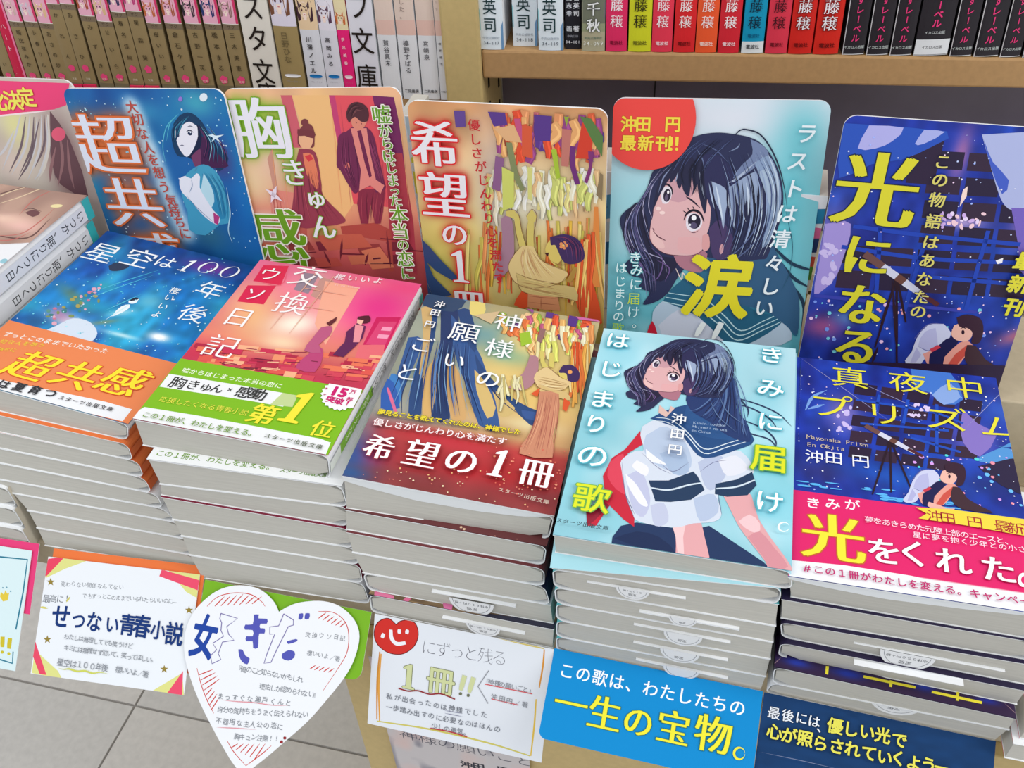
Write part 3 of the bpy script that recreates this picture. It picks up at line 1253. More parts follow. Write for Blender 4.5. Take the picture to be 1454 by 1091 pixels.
upright(509, 543, 136, 'tall white divider lettered in black beside the pink-spined book', 'shelf dividers of the left shelf', LZ, divider_art('\u30e9\u30d5\u6587\u5eab', [0.083, 0.0605, 0.0385, 0.0150], bg=(226, 224, 234), size=0.0145),
        name='shelf_divider', cat='divider')
PK = (226, 204, 192)


def futaba(author, top=None):
    def f(P, w, h):
        P.band(0, 0.0425, (226, 226, 230))
        P.band(0.0425, h, PK)
        P.band(0.0425, 0.052, (228, 190, 178))
        vtext(P, author, w * 0.44, 0.0375, 0.0375 - 0.0044 * (len(author) - 1), w * 0.34, (70, 68, 74), 0.004)
        if top:
            vtext(P, top, w * 0.4, 0.068, 0.068 - 0.0045 * (len(top) - 1), w * 0.3, (140, 120, 112))
        htext(P, '\u4e8c\u898b\u66f8\u623f', w * 0.5, 0.0058, w * 0.2, (50, 48, 54), 0.01)
    return f


for (xl, xr, au, tp, lb) in ((546, 571, '\u8cc0\u8c37\u771f\u672a', None, 'first pink-and-white spine right of the tall white divider'), (573, 599, '\u69d9\u91ce\u3059\u3070\u308b', '\u307e\u3057\u305f\u3002', 'second pink-and-white spine right of the tall white divider'),
                         (601, 625, '\u5bae\u5d0e\u6cc9', None, 'third pink-and-white spine right of the tall white divider'), (626, 637, '\u69d8\u91ce\u9053\u6d41', '\u30e9\u30fc\u3067', 'partly hidden pink-and-white spine beside the shelf upright')):
    upright(xl, xr, 139, lb + ', a slim paperback', 'pink-and-white spines on the left shelf', LZ, futaba(au, tp))

# ---- right bay
MIN = (30, 66, 74)


def ishi(no):
    def f(P, w, h):
        P.band(0, h, (226, 236, 244))
        P.poly([(w * 0.9, 0), (w, 0), (w, 0.018), (w * 0.9, 0.014)], (110, 150, 190), local=True)
        P.poly([(0, 0.012), (w * 0.05, 0.012), (w * 0.05, 0.024), (0, 0.026)], (150, 205, 215), local=True)
        vtext(P, '\u77f3\u82f1\u53f8', w * 0.46, 0.0375, 0.0158, w * 0.60, (34, 62, 66), 0.006, asp=1.1)
        htext(P, '\u4e2d\u592e\u516c\u8ad6\u65b0\u793e', w * 0.48, 0.0076, w * 0.125, (150, 162, 174))
        htext(P, no, w * 0.48, 0.0044, w * 0.19, (90, 100, 112), 0.01)
    return f


GR = 'upright paperbacks on the right shelf'
for (xl, xr, yb, no, lb) in ((683, 716, 73, '34-117', 'first white spine beside the shelf upright'), (727, 762, 68, '34-118', 'second white spine, set back a little on its shelf'), (765, 800, 72, '34-119', 'third white spine, left of the narrow black one')):
    upright(xl, xr, yb, lb + ', a paperback with large dark lettering', GR, RZ, ishi(no), back=(0.006 if no.endswith('8') else 0.0))


def blk(P, w, h):
    P.band(0, h, (34, 34, 42))
    vtext(P, '\u77f3\u82f1\u53f8 \u8457', w * 0.73, 0.0315, 0.0128, w * 0.40, (232, 234, 240), 0.03)
    vtext(P, '\u7530\u5fd7\u5e78 \u753b', w * 0.27, 0.0315, 0.0128, w * 0.38, (220, 224, 232), 0.02)
    htext(P, '\u4e2d\u592e\u516c\u8ad6', w * 0.5, 0.0082, w * 0.18, (170, 172, 184))
    htext(P, '34-101', w * 0.5, 0.0046, w * 0.26, (226, 228, 236), 0.015)


upright(802, 824, 69, 'narrow black-spined paperback with white lettering on the right shelf', GR, RZ, blk, back=0.003, body=mat('black_spine', (36, 34, 40), 0.5))


def grn(P, w, h):
    P.band(0, h, (116, 120, 104))
    P.band(0.0, 0.012, (176, 170, 142))
    P.band(0.012, 0.017, (150, 156, 124))
    P.band(0.034, 0.05, (104, 104, 110))
    P.poly([(w * 0.5, 0.017), (w, 0.02), (w, 0.03), (w * 0.7, 0.026)], (120, 110, 120), local=True)
    P.poly([(0, 0.016), (w * 0.5, 0.02), (w * 0.3, 0.028), (0, 0.03)], (146, 146, 128), local=True)
    vtext(P, '\u5915\u5343\u79cb', w * 0.5, 0.0360, 0.0160, w * 0.60, (70, 72, 66), 0.055)
    P.up()
    vtext(P, '\u5915\u5343\u79cb', w * 0.5, 0.0360, 0.0160, w * 0.60, (238, 240, 240), 0.02)
    htext(P, '\u4e2d\u592e\u516c\u8ad6\u65b0\u793e', w * 0.5, 0.0082, w * 0.13, (70, 110, 100))
    htext(P, '34-099', w * 0.5, 0.0050, w * 0.24, (230, 232, 224), 0.01)


upright(826, 859, 72, 'grey-green camouflage-spined paperback with white lettering on the right shelf', GR, RZ, grn, body=mat('green_grey', (120, 122, 106), 0.5))


def fuji(bg, ink, foot=None, footc=None, out=None, pub=None):
    def f(P, w, h):
        P.band(0, h, bg)
        if foot:
            P.band(0, 0.0072, foot)
        P.z = max(P.z, 0.00045)
        for col, b in (((out, 0.05) if out else (None, 0)), (ink, -0.008)):
            if col is None:
                continue
            for ch, y in (('\u7a63', 0.0188), ('\u85e4', 0.0285)):
                for vs, fs, dx in [(v_, f_, d_) for v_, f_ in weights(ch, b) for d_ in (-0.014, 0, 0.014)]:
                    P._emit([(w * 0.5 + (v[0] + dx) * w * 0.62, y + v[1] * w * 0.64) for v in vs], fs, col)
                    P.z += 0.000006
            P.up(0.00002)
        htext(P, '\u96fb\u6ce2\u793e', w * 0.5, 0.0042 if foot else 0.0056, w * 0.21, pub or footc or (120, 20, 40), 0.02)
        if foot:
            htext(P, '\u96fb\u6ce2\u793e', w * 0.5, 0.0108, w * 0.19, (10, 90, 130), 0.01)
    return f


RB = [(860, 890, 72, (226, 48, 100), (250, 240, 246), None, (130, 20, 50), 'magenta-pink', None), (892, 924, 74, (212, 214, 44), (56, 54, 24), None, (110, 108, 30), 'acid-yellow', None), (925, 954, 73, (232, 60, 84), (250, 240, 244), None, (250, 220, 226), 'rose-pink', None),
      (956, 986, 73, (222, 42, 48), (250, 240, 240), None, (110, 16, 20), 'plain red', None), (987, 1017, 74, (240, 92, 50), (250, 238, 236), None, (252, 226, 214), 'orange-red', None), (1019, 1049, 74, (214, 42, 56), (252, 244, 246), None, (250, 222, 226), 'cherry-red', None),
      (1052, 1083, 77, (20, 150, 190), (18, 40, 60), (228, 232, 234), (70, 74, 80), 'cyan-blue', None), (1086, 1117, 76, (222, 58, 80), (70, 24, 34), None, (110, 20, 34), 'coral-pink', None),
      (1119, 1152, 76, (214, 40, 34), (244, 240, 246), None, (110, 12, 14), 'scarlet', (150, 16, 16)), (1154, 1190, 77, (216, 42, 32), (246, 242, 248), None, (90, 10, 12), 'vermilion', (150, 16, 16))]
for (xl, xr, yb, bg, ink, foot, pub, nm, out) in RB:
    upright(xl, xr, yb, '%s-spined paperback in the colourful row on the right shelf' % nm, GR, RZ, fuji(bg, ink, foot, None, out, pub), body=mat('spine_' + nm.replace('-', '_').replace(' ', '_'), bg, 0.5))


def shizu(slip=False):
    def f(P, w, h):
        P.band(0, h, (44, 40, 46))
        P.band(0, 0.0004, (220, 220, 224))
        if slip:
            for col, b in (((238, 60, 128), 0.03),):
                vtext(P, '\u3057\u305a\u30ec\u30fc\u30d9\u30eb', w * 0.5, 0.0455, 0.0192, w * 0.28, col, b)
            htext(P, '\u30a4\u30ab\u30ed\u30b9\u51fa\u7248', w * 0.5, 0.0138, w * 0.1, (210, 214, 216), 0.01)
            P.band(0.0008, 0.0098, (226, 228, 232))
            htext(P, '\u30a4\u30ab\u30ed\u30b9\u51fa\u7248', w * 0.5, 0.0052, w * 0.1, (70, 70, 76), 0.01)
        else:
            vtext(P, '\u3057\u305a\u30ec\u30fc\u30d9\u30eb', w * 0.5, 0.0378, 0.0102, w * 0.38, (240, 60, 128), 0.018)
            htext(P, '\u30a4\u30ab\u30ed\u30b9\u51fa\u7248', w * 0.5, 0.0048, w * 0.155, (206, 214, 212), 0.01)
            P.poly([(0, 0), (w * 0.035, 0), (w * 0.035, h), (0, h)], (210, 206, 210), local=True)
    return f


SB_ = [(1195, 1226, 80), (1229, 1260, 81), (1262, 1293, 82), (1296, 1344, 82), (1347, 1378, 83), (1381, 1416, 84), (1418, 1447, 85), (1450, 1482, 86)]
BK = mat('black_spine', (36, 34, 40), 0.5)
for i, (xl, xr, yb) in enumerate(SB_):
    lb = 'black-spined paperback with hot-pink lettering, %s of the black ones' % ordw(i)
    if i == 3:
        lb = 'extra-wide black-spined paperback with a white slip round its foot'
    upright(xl, xr, yb, lb, GR, RZ, shizu(i == 3), body=BK)

# ------------------------------------------------------------------ printed covers


def cover_print(key, base=(255, 255, 255), k=0, view=(0, 0, 1), dz=0.0004, x0=0.0, x1=1.0, y0=0.0, y1=1.0, r=0.0, grid=True, res=0.00055):
    t, P, Q = STACK[key][k]
    a, b, c = Q[1][0][0], Q[1][1][0], Q[1][0][1]
    n = np.cross(b - a, c - a)
    n /= np.linalg.norm(n)
    O = a + (b - a) * x0 + (c - a) * y0 + n * dz
    return Print(O, b - a, c - a, np.linalg.norm(b - a) * (x1 - x0), np.linalg.norm(c - a) * (y1 - y0), base, view=view, r=r, grid=grid, res=res), t


def board(pos, yaw, lean, roll, W, H, label, view, base, r=(0.0, 0.0, 0.006, 0.006), pic='display board'):
    cy, sy = math.cos(yaw), math.sin(yaw)

    def D(a, b):
        ax, bx = a * math.cos(roll) - b * math.sin(roll), a * math.sin(roll) + b * math.cos(roll)
        lx, ly, lz = ax, bx * math.sin(lean), bx * math.cos(lean)
        return np.array([lx * cy - ly * sy, lx * sy + ly * cy, lz])
    O = np.array(pos) + np.array([0, 0.008, 0])
    t = thing('display_board', label, 'display board', tuple(O + D(W / 2, 0)), 'tall picture boards standing behind the stacks')
    return Print(O, D(1, 0), D(0, 1), W, H, base, view=view, r=r), t


rg = random.Random(11)

# ================= the girl (drawn once, used on the tall board and on the small cover)


def strands(P, A, B, n, cols, w, seed=1):
    """fine hair lines between two guide curves"""
    g = random.Random(seed)
    for i in range(n):
        t = g.random()
        ln = [((1 - t) * a[0] + t * b[0] + g.uniform(-5, 5), (1 - t) * a[1] + t * b[1] + g.uniform(-5, 5)) for a, b in zip(A, B)]
        k = g.randint(0, 1)
        ln = ln[k:] if len(ln) - k > 2 else ln
        P.strokes([ln], g.choice(cols), w * g.uniform(0.5, 1.3), (0.05, 0.05), 4)


def girl_head(P, full=False):
    """crop coordinates of the tall board"""
    HB = (44, 48, 82)
    HD = (28, 30, 52)
    HL = (120, 136, 170)
    if not full:
        P.poly([(560, 250), (700, 300), (790, 480), (760, 620), (830, 760), (880, 880), (872, 1040), (820, 1000), (720, 930), (600, 900), (480, 800), (470, 650), (480, 400)], (52, 92, 128), 4)
    P.poly([(390, 145), (450, 128), (520, 122), (590, 130), (650, 142), (700, 165), (750, 220), (790, 300), (808, 390), (806, 470), (790, 540), (765, 610), (735, 690), (700, 700), (600, 710), (520, 700), (440, 690), (380, 720), (330, 780), (285, 850), (235, 890), (170, 905), (200, 850), (150, 830), (168, 790), (110, 770), (90, 720), (120, 680), (85, 600), (65, 520), (95, 475), (150, 440), (190, 370), (215, 300), (262, 262), (320, 205)], HB, 4)
    P.poly([(95, 480), (150, 440), (190, 520), (200, 620), (240, 680), (330, 700), (300, 760), (250, 800), (190, 770), (120, 690), (80, 590)], (38, 36, 62), 4)
    # neck
    P.poly([(300, 660), (450, 660), (455, 715), (430, 760), (340, 735)], (176, 118, 134), 3)
    # face
    P.poly([(330, 290), (400, 285), (470, 330), (480, 430), (474, 540), (455, 600), (445, 650), (400, 678), (340, 682), (270, 672), (222, 640), (200, 600), (203, 545), (216, 500), (222, 440), (245, 380), (280, 320)], (226, 178, 180), 4)
    P.poly([(300, 300), (380, 300), (400, 400), (330, 440), (270, 400)], (206, 156, 166), 3)
    P.poly([(205, 560), (240, 590), (270, 640), (250, 650), (215, 625)], (236, 192, 190), 3)
    P.poly([(330, 600), (420, 600), (440, 650), (390, 676), (330, 660)], (229, 174, 176), 3)
    P.strokes([[(222, 440), (205, 540), (200, 600), (222, 640), (270, 673), (345, 683), (410, 678), (450, 652)]], (80, 40, 60), 4, (0.3, 0.3))
    # left eye
    P.poly([(252, 400), (262, 375), (285, 366), (300, 385), (298, 420), (280, 445), (258, 440)], (232, 222, 232), 4)
    P.oval((280, 408), 17, 30, (40, 32, 54), 0.15)
    P.oval((277, 418), 8, 15, (96, 84, 112), 0.15)
    P.oval((285, 394), 5, 8, (250, 246, 250), 0.1)
    P.strokes([[(248, 378), (262, 362), (282, 358), (300, 376), (304, 404)]], (24, 18, 36), 8, (0.2, 0.5))
    P.strokes([[(262, 352), (280, 340), (300, 350)]], (120, 80, 100), 3, (0.1, 0.1))
    P.strokes([[(272, 322), (292, 318), (315, 334)]], (40, 30, 50), 6, (0.2, 0.2))
    # right eye
    P.poly([(366, 515), (375, 495), (405, 488), (432, 505), (440, 535), (425, 562), (390, 572), (368, 552)], (234, 224, 234), 4)
    P.oval((404, 526), 29, 35, (38, 30, 52), 0.0)
    P.oval((400, 545), 16, 14, (88, 78, 110), 0.0)
    P.oval((402, 510), 11, 12, (250, 248, 252), 0.0)
    P.oval((384, 542), 5, 5, (240, 240, 250), 0.0)
    P.strokes([[(356, 522), (368, 494), (398, 476), (432, 490), (448, 528)]], (22, 16, 34), 11, (0.2, 0.4))
    P.strokes([[(368, 488), (352, 478)], [(384, 478), (370, 462)], [(404, 474), (396, 456)]], (30, 20, 40), 4, (1, 0.1))
    P.strokes([[(380, 572), (402, 578), (424, 568)]], (90, 50, 70), 3, (0.2, 0.2))
    P.strokes([[(366, 414), (392, 430), (432, 466)]], (44, 34, 54), 8, (0.3, 0.2))
    # nose and mouth
    P.strokes([[(214, 556), (220, 568), (217, 574)]], (110, 60, 76), 5, (0.3, 0.5))
    P.strokes([[(220, 574), (240, 596), (272, 613)]], (96, 44, 64), 5, (0.2, 0.6))
    P.oval((240, 468), 12, 9, (246, 214, 210))
    P.oval((258, 487), 13, 8, (248, 216, 212))
    # ear
    P.poly([(442, 590), (468, 585), (474, 640), (456, 662), (440, 648)], (222, 160, 160), 3)
    # fringe
    for pl in ([(330, 210), (262, 290), (228, 400), (218, 470), (250, 400), (300, 320), (350, 280)], [(360, 210), (300, 290), (296, 350), (330, 310), (360, 270)], [(370, 220), (332, 300), (322, 340), (338, 378), (360, 320), (390, 280)],
               [(390, 225), (350, 310), (352, 380), (378, 412), (388, 360), (398, 300), (420, 280)], [(420, 220), (392, 300), (400, 370), (392, 412), (420, 350), (430, 290)], [(420, 230), (415, 330), (428, 420), (452, 492), (462, 430), (470, 330), (460, 250)]):
        P.poly(pl, (40, 40, 68), 3)
    P.poly([(440, 220), (520, 230), (600, 330), (620, 470), (600, 600), (560, 680), (520, 700), (492, 690), (476, 640), (500, 560), (480, 470), (458, 400)], (46, 46, 84), 4)
    P.poly([(470, 560), (520, 520), (580, 600), (560, 690), (490, 690)], (74, 58, 100), 3)
    P.oval((528, 652), 9, 24, (216, 160, 166), 0.15)
    # cool lights on the crown
    P.poly([(660, 152), (715, 180), (742, 222), (700, 262), (640, 310), (580, 330), (620, 270), (668, 220)], (116, 130, 166), 3)
    P.poly([(680, 260), (745, 230), (786, 320), (800, 420), (780, 520), (742, 620), (712, 640), (735, 520), (730, 400), (700, 320)], (140, 160, 192), 4)
    P.poly([(700, 300), (740, 290), (765, 380), (762, 480), (735, 420)], (168, 186, 208), 3)
    P.poly([(560, 372), (680, 300), (694, 360), (686, 440), (660, 480), (640, 430), (620, 520), (600, 440), (585, 560), (572, 470)], (150, 166, 196), 3)
    P.poly([(478, 342), (540, 372), (556, 420), (545, 490), (536, 560), (520, 480), (502, 440), (492, 400)], (156, 172, 202), 3)
    for ln, c, w in (([(500, 350), (520, 450), (536, 540)], (206, 218, 234), 9), ([(560, 400), (566, 470), (590, 560)], (200, 212, 230), 9), ([(600, 380), (612, 460), (640, 530)], (190, 204, 226), 10),
                     ([(640, 350), (652, 420), (648, 500)], (206, 218, 236), 11), ([(470, 350), (484, 420), (500, 480)], (170, 186, 214), 7), ([(690, 250), (600, 330), (560, 350)], (170, 182, 206), 12), ([(740, 220), (780, 330), (786, 440)], (186, 202, 220), 10),
                     ([(560, 210), (600, 190), (612, 170)], (120, 134, 168), 6), ([(428, 300), (436, 360), (450, 420)], (180, 190, 214), 8), ([(330, 300), (318, 350)], (150, 160, 190), 5), ([(300, 280), (262, 330), (240, 400)], (130, 140, 176), 6),
                     ([(410, 190), (440, 240), (452, 300)], (104, 116, 156), 5), ([(430, 170), (500, 200), (560, 260)], (82, 92, 132), 6)):
        P.strokes([ln], c, w, (0.05, 0.05))
    for ln in ([(480, 330), (500, 470), (530, 600)], [(550, 350), (560, 480), (600, 620)], [(700, 290), (690, 450), (640, 600)], [(620, 330), (630, 470), (600, 560)], [(585, 360), (596, 480), (580, 600)], [(660, 320), (672, 420), (700, 520), (700, 640)]):
        P.strokes([ln], (30, 30, 56), 7, (0.1, 0.1))
    for ln in ([(250, 290), (190, 380), (170, 480), (200, 600)], [(300, 262), (220, 350), (196, 450), (215, 520)], [(170, 420), (120, 480), (100, 560), (140, 660), (220, 720)], [(140, 470), (130, 560), (180, 660), (260, 700), (280, 760)], [(100, 500), (90, 570), (120, 640)]):
        P.strokes([ln], (176, 172, 206), 4, (0.1, 0.1))
    for ln in ([(200, 640), (260, 700), (240, 780), (200, 800)], [(130, 660), (170, 740), (220, 780), (230, 840)], [(230, 700), (290, 740), (270, 800)]):
        P.strokes([ln], (110, 86, 140), 6, (0.1, 0.1))
    for ln in ([(590, 132), (612, 112), (640, 108), (700, 128), (750, 190), (790, 280), (815, 380), (826, 470)],):
        P.strokes([ln], (36, 42, 66), 7, (0.7, 0.1))
    DK = [(26, 26, 48), (32, 34, 62), (60, 66, 108)]
    strands(P, [(300, 262), (220, 350), (172, 480), (195, 600), (235, 700), (245, 820)], [(250, 290), (150, 440), (82, 560), (112, 680), (165, 760), (190, 890)], 26, DK + [(96, 84, 130), (134, 134, 176)], 4, 2)
    strands(P, [(400, 150), (320, 220), (262, 310)], [(590, 150), (500, 220), (450, 300)], 16, DK + [(80, 92, 136)], 4, 3)
    strands(P, [(520, 240), (560, 380), (560, 540), (520, 680)], [(730, 200), (795, 360), (785, 520), (720, 690)], 40 if full else 30, DK + [(70, 84, 130)] + ([(40, 44, 84), (36, 42, 78), (130, 146, 186)] if full else [(150, 168, 204), (206, 220, 236)]), 6 if full else 4, 4)
    strands(P, [(330, 250), (320, 300), (330, 335)], [(460, 250), (450, 340), (458, 440)], 12, DK, 4, 5)
    P.strokes([[(520, 700), (600, 660), (680, 560), (720, 440)], [(560, 720), (640, 660), (700, 600)]], (88, 100, 142), 5, (0.1, 0.1))


# ---------------- board behind the fourth stack: the large girl
B4, t4 = board((-0.0023, 0.1649, 0.07), 0.0603, 0.2548, 0.023, 0.113, 0.152, 'tall board with a large black-haired girl under a red corner disc', (860, 150, 3.209), (150, 205, 215))
B4.grad([(0, (84, 168, 186)), (0.35, (118, 192, 204)), (0.65, (158, 208, 218)), (1, (216, 222, 232))])
B4.noise(6, 0.10, 3)
B4.noise(9, 0.45, 4, (204, 226, 234), 0.55)
B4.blob((640, 60), 330, 90, (220, 222, 232), 0.9)
B4.blob((900, 130), 110, 140, (130, 200, 210), 0.9)
B4.blob((830, 480), 150, 420, (84, 186, 198), 0.75)
B4.blob((950, 520), 80, 260, (120, 196, 206), 0.8)
B4.blob((110, 860), 120, 230, (96, 176, 190), 0.7)
B4.blob((90, 600), 90, 130, (196, 222, 232), 0.5)
TXT4 = [('\u30e9\u30b9\u30c8\u306f\u6e05\u3005\u3057\u3044', (915, 125), (722, 918))]
for ch, p, w in zip('\u30e9\u30b9\u30c8\u306f\u6e05\u3005\u3057\u3044', [(915, 125), (875, 250), (858, 375), (825, 490), (795, 605), (768, 715), (750, 820), (722, 918)], [100, 100, 100, 100, 96, 92, 96, 92]):
    B4.text(ch, p, None, w, (232, 240, 244), 0.018, shear=0.12, glow=((66, 170, 186), 4, 0.7))
B4.n0 = len(B4.vv)
hold = (B4.vv, B4.ff, B4.cc)
B4.vv, B4.ff, B4.cc = [], [], []
# body
for ln in ([(760, 640), (850, 720), (960, 755)], [(770, 680), (850, 780), (930, 830)], [(760, 700), (830, 800), (900, 900), (890, 1030)]):
    B4.strokes([ln], (30, 56, 80), 16, (0.6, 0.2))
B4.poly([(215, 940), (240, 905), (300, 870), (420, 840), (600, 880), (800, 960), (800, 1090), (230, 1090), (212, 1000)], (176, 196, 216), 4)
B4.poly([(240, 1000), (330, 930), (420, 940), (520, 1020), (560, 1090), (300, 1090)], (200, 206, 224), 3)
B4.poly([(188, 1035), (212, 980), (235, 1035), (230, 1090), (186, 1090)], (196, 30, 56), 2)
B4.poly([(262, 890), (300, 835), (400, 760), (520, 730), (700, 740), (790, 830), (850, 900), (790, 1000), (640, 1090), (560, 1090), (420, 960)], (40, 96, 126), 3)
B4.poly([(430, 760), (600, 740), (720, 800), (820, 880), (860, 960), (720, 930), (600, 900), (480, 850)], (48, 106, 136), 3)
for k in (0, 1, 2):
    B4.strokes([[(262 + k * 12, 892 - k * 20), (420 + k * 14, 930 - k * 24), (520 + k * 10, 1000 - k * 22), (600 + k * 8, 1068 - k * 22), (720, 1020 - k * 20), (850, 960 - k * 20)]], (190, 222, 230), 5, (0.6, 0.6))
B4.poly([(640, 650), (760, 700), (820, 800), (870, 900), (876, 1035), (850, 1040), (800, 960), (690, 940), (600, 860), (540, 760)], (44, 112, 140), 3)
for ln in ([(640, 700), (740, 800), (820, 930), (860, 1030)], [(700, 660), (780, 780), (850, 900), (872, 1000)], [(600, 740), (700, 860), (780, 940)]):
    B4.strokes([ln], (120, 186, 200), 5, (0.2, 0.2))
girl_head(B4)
B4.strokes([[(812, 440), (838, 560), (850, 640), (838, 760), (800, 840)]], (36, 84, 104), 4, (0.1, 0.1))
B4.strokes([[(320, 740), (345, 790), (352, 760), (375, 800)]], (236, 214, 206), 6, (0.4, 0.2))
n1 = len(hold[0])
zt = B4.z
# lettering goes on top of the drawing
B4.vv += [(v[0], v[1], v[2] + zt) for v in hold[0]]
B4.ff += [[i + (len(B4.vv) - n1) for i in f] for f in hold[1]]
B4.cc += hold[2]
B4.z = zt + 0.0003
B4.text('\u6d99', (512, 822), None, 330, (226, 214, 44), 0.035, asp=0.98, shear=0.1)
B4.strokes([[(448, 985), (410, 1048)], [(528, 985), (488, 1060)]], (236, 242, 244), 26, (1, 0.5))
for ch, p in zip('\u304d\u307f\u306b\u5c4a\u3051\u3002', [(135, 690), (142, 745), (138, 810), (130, 875), (128, 935), (150, 985)]):
    B4.text(ch, p, None, 62, (206, 220, 60) if ch == '\u5c4a' else (226, 244, 246), 0.004, outline=(0.05, (70, 160, 172)))
for ch, p in zip('\u306f\u3058\u307e\u308a\u306e\u6b4c', [(72, 735), (68, 795), (66, 850), (62, 905), (60, 955), (58, 1008)]):
    B4.text(ch, p, None, 56, (170, 206, 60) if ch == '\u6b4c' else (226, 244, 246), 0.004, outline=(0.05, (80, 168, 180)))
B4.poly([(190 + 222 * math.cos(a * PI / 24), 50 + 240 * math.sin(a * PI / 24)) for a in range(48)], (232, 72, 66))
B4.text('\u6c96\u7530 \u5186', (106, 80), (306, 80), 74, (240, 214, 70), 0.03, outline=(0.03, (196, 60, 40)))
B4.text('\u6700\u65b0\u520a', (104, 165), (264, 168), 74, (240, 214, 70), 0.03, outline=(0.03, (196, 60, 40)))
B4.strokes([[(300, 138), (298, 180)], [(326, 138), (324, 180)]], (240, 214, 70), 14, (1, 0.8))
B4.oval((298, 194), 7, 7, (240, 214, 70))
B4.oval((324, 194), 7, 7, (240, 214, 70))
B4.build('board_art', t4, solid=0.0016, solid_name='board_panel')

# ---------------- cover on the fourth stack
C4, tc4 = cover_print('S4', (150, 214, 226), view=(840, 465, 3.117))
C4.grad([(0, (150, 208, 222)), (0.3, (140, 208, 222)), (0.6, (150, 212, 226)), (1, (172, 220, 232))])
C4.noise(8, 0.6, 21, (206, 234, 242), 0.5)
C4.noise(5, 0.10, 22)
C4.blob((120, 600), 150, 120, (200, 232, 240), 0.6)
C4.blob((120, 100), 90, 100, (150, 214, 230), 0.7)
LT4 = [('\u304d', (795, 130), 118), ('\u307f', (790, 275), 128), ('\u306b', (790, 425), 126), ('\u5c4a', (785, 588), 172), ('\u3051', (785, 780), 136),
       ('\u306f', (116, 68), 112), ('\u3058', (84, 195), 118), ('\u307e', (48, 328), 126), ('\u308a', (20, 440), 120), ('\u306e', (5, 580), 150)]
keep = []
for ch, p, w in LT4:
    C4.text(ch, p, None, w, (250, 252, 252), 0.0, glow=((64, 180, 200), 3, 0.85))
C4.vv, C4.ff, C4.cc = [], [], []
# hair strands in the wind, behind the body
for ln in ([(560, 340), (680, 350), (780, 400), (830, 460)], [(560, 300), (700, 330), (820, 380), (885, 440)], [(600, 420), (700, 470), (790, 500), (830, 560)], [(600, 340), (640, 430), (700, 470)], [(590, 230), (640, 300), (690, 360), (690, 400)], [(640, 400), (760, 450), (812, 500), (815, 540)]):
    C4.strokes([ln], (44, 56, 92), 8, (0.7, 0.1))
# skirt, arms
C4.poly([(92, 930), (130, 880), (200, 865), (360, 890), (390, 1000), (388, 1040), (88, 960)], (36, 56, 96), 0)
C4.poly([(460, 895), (520, 880), (640, 960), (760, 1040), (800, 1080), (760, 1110), (500, 1060)], (36, 56, 96), 0)
C4.poly([(100, 935), (200, 905), (300, 930), (370, 1000), (250, 990)], (30, 46, 84), 2)
C4.poly([(320, 770), (450, 740), (475, 830), (500, 930), (515, 1050), (384, 1030), (372, 930), (340, 840)], (228, 168, 172), 3)
C4.poly([(320, 790), (400, 790), (420, 850), (405, 930), (410, 1030), (384, 1030), (372, 930), (345, 850)], (242, 204, 206), 2)
C4.poly([(580, 740), (690, 730), (720, 790), (740, 850), (790, 930), (880, 1055), (885, 1110), (790, 1090), (770, 1040), (700, 950), (650, 880), (610, 800)], (228, 168, 172), 3)
C4.poly([(650, 860), (700, 830), (745, 870), (735, 915), (680, 890)], (240, 202, 206), 2)
C4.poly([(690, 930), (745, 905), (810, 980), (870, 1060), (800, 1080), (760, 1020)], (216, 146, 156), 2)
# scarf
C4.poly([(215, 460), (226, 520), (160, 560), (150, 640), (170, 740), (190, 830), (188, 885), (140, 850), (80, 790), (20, 880), (-20, 880), (10, 800), (60, 740), (50, 660), (90, 580), (150, 540)], (204, 40, 62), 0)
C4.poly([(80, 600), (140, 560), (150, 640), (165, 740), (110, 720), (70, 660)], (224, 70, 92), 2)
C4.poly([(-25, 800), (50, 770), (80, 790), (10, 860), (-20, 880)], (150, 34, 56), 0)
# blouse
C4.poly([(225, 440), (290, 410), (420, 430), (560, 540), (660, 550), (720, 640), (640, 700), (560, 740), (575, 830), (540, 862), (450, 870), (360, 888), (210, 862), (180, 820), (150, 740), (134, 640), (132, 590), (190, 550), (230, 545), (216, 480)], (214, 222, 236), 3)
for pl, c in (([(240, 480), (330, 440), (420, 520), (440, 620), (360, 640), (270, 600), (230, 540)], (186, 202, 226)), ([(300, 560), (400, 540), (430, 640), (360, 650)], (170, 190, 218)), ([(150, 660), (220, 640), (260, 760), (230, 840), (180, 800)], (194, 198, 226)),
              ([(260, 790), (320, 780), (340, 860), (280, 880)], (196, 202, 226)), ([(470, 600), (560, 560), (600, 640), (540, 720), (500, 700)], (186, 196, 222)), ([(450, 760), (540, 740), (560, 820), (480, 860)], (184, 198, 224)), ([(560, 590), (640, 570), (690, 630), (600, 660)], (228, 230, 240)),
              ([(200, 590), (250, 620), (240, 660), (180, 620)], (240, 240, 248)), ([(240, 540), (290, 580), (330, 610), (250, 590)], (240, 242, 250)), ([(150, 650), (200, 700), (250, 790), (210, 780), (160, 700)], (240, 240, 250))):
    C4.poly(pl, c, 3)
C4.strokes([[(300, 600), (360, 640), (430, 600)], [(225, 560), (290, 620), (350, 650)], [(480, 640), (540, 600), (600, 590)], [(150, 740), (190, 830)], [(134, 600), (150, 740), (190, 850)], [(560, 740), (575, 830)]], (110, 112, 150), 3, (0.2, 0.2))
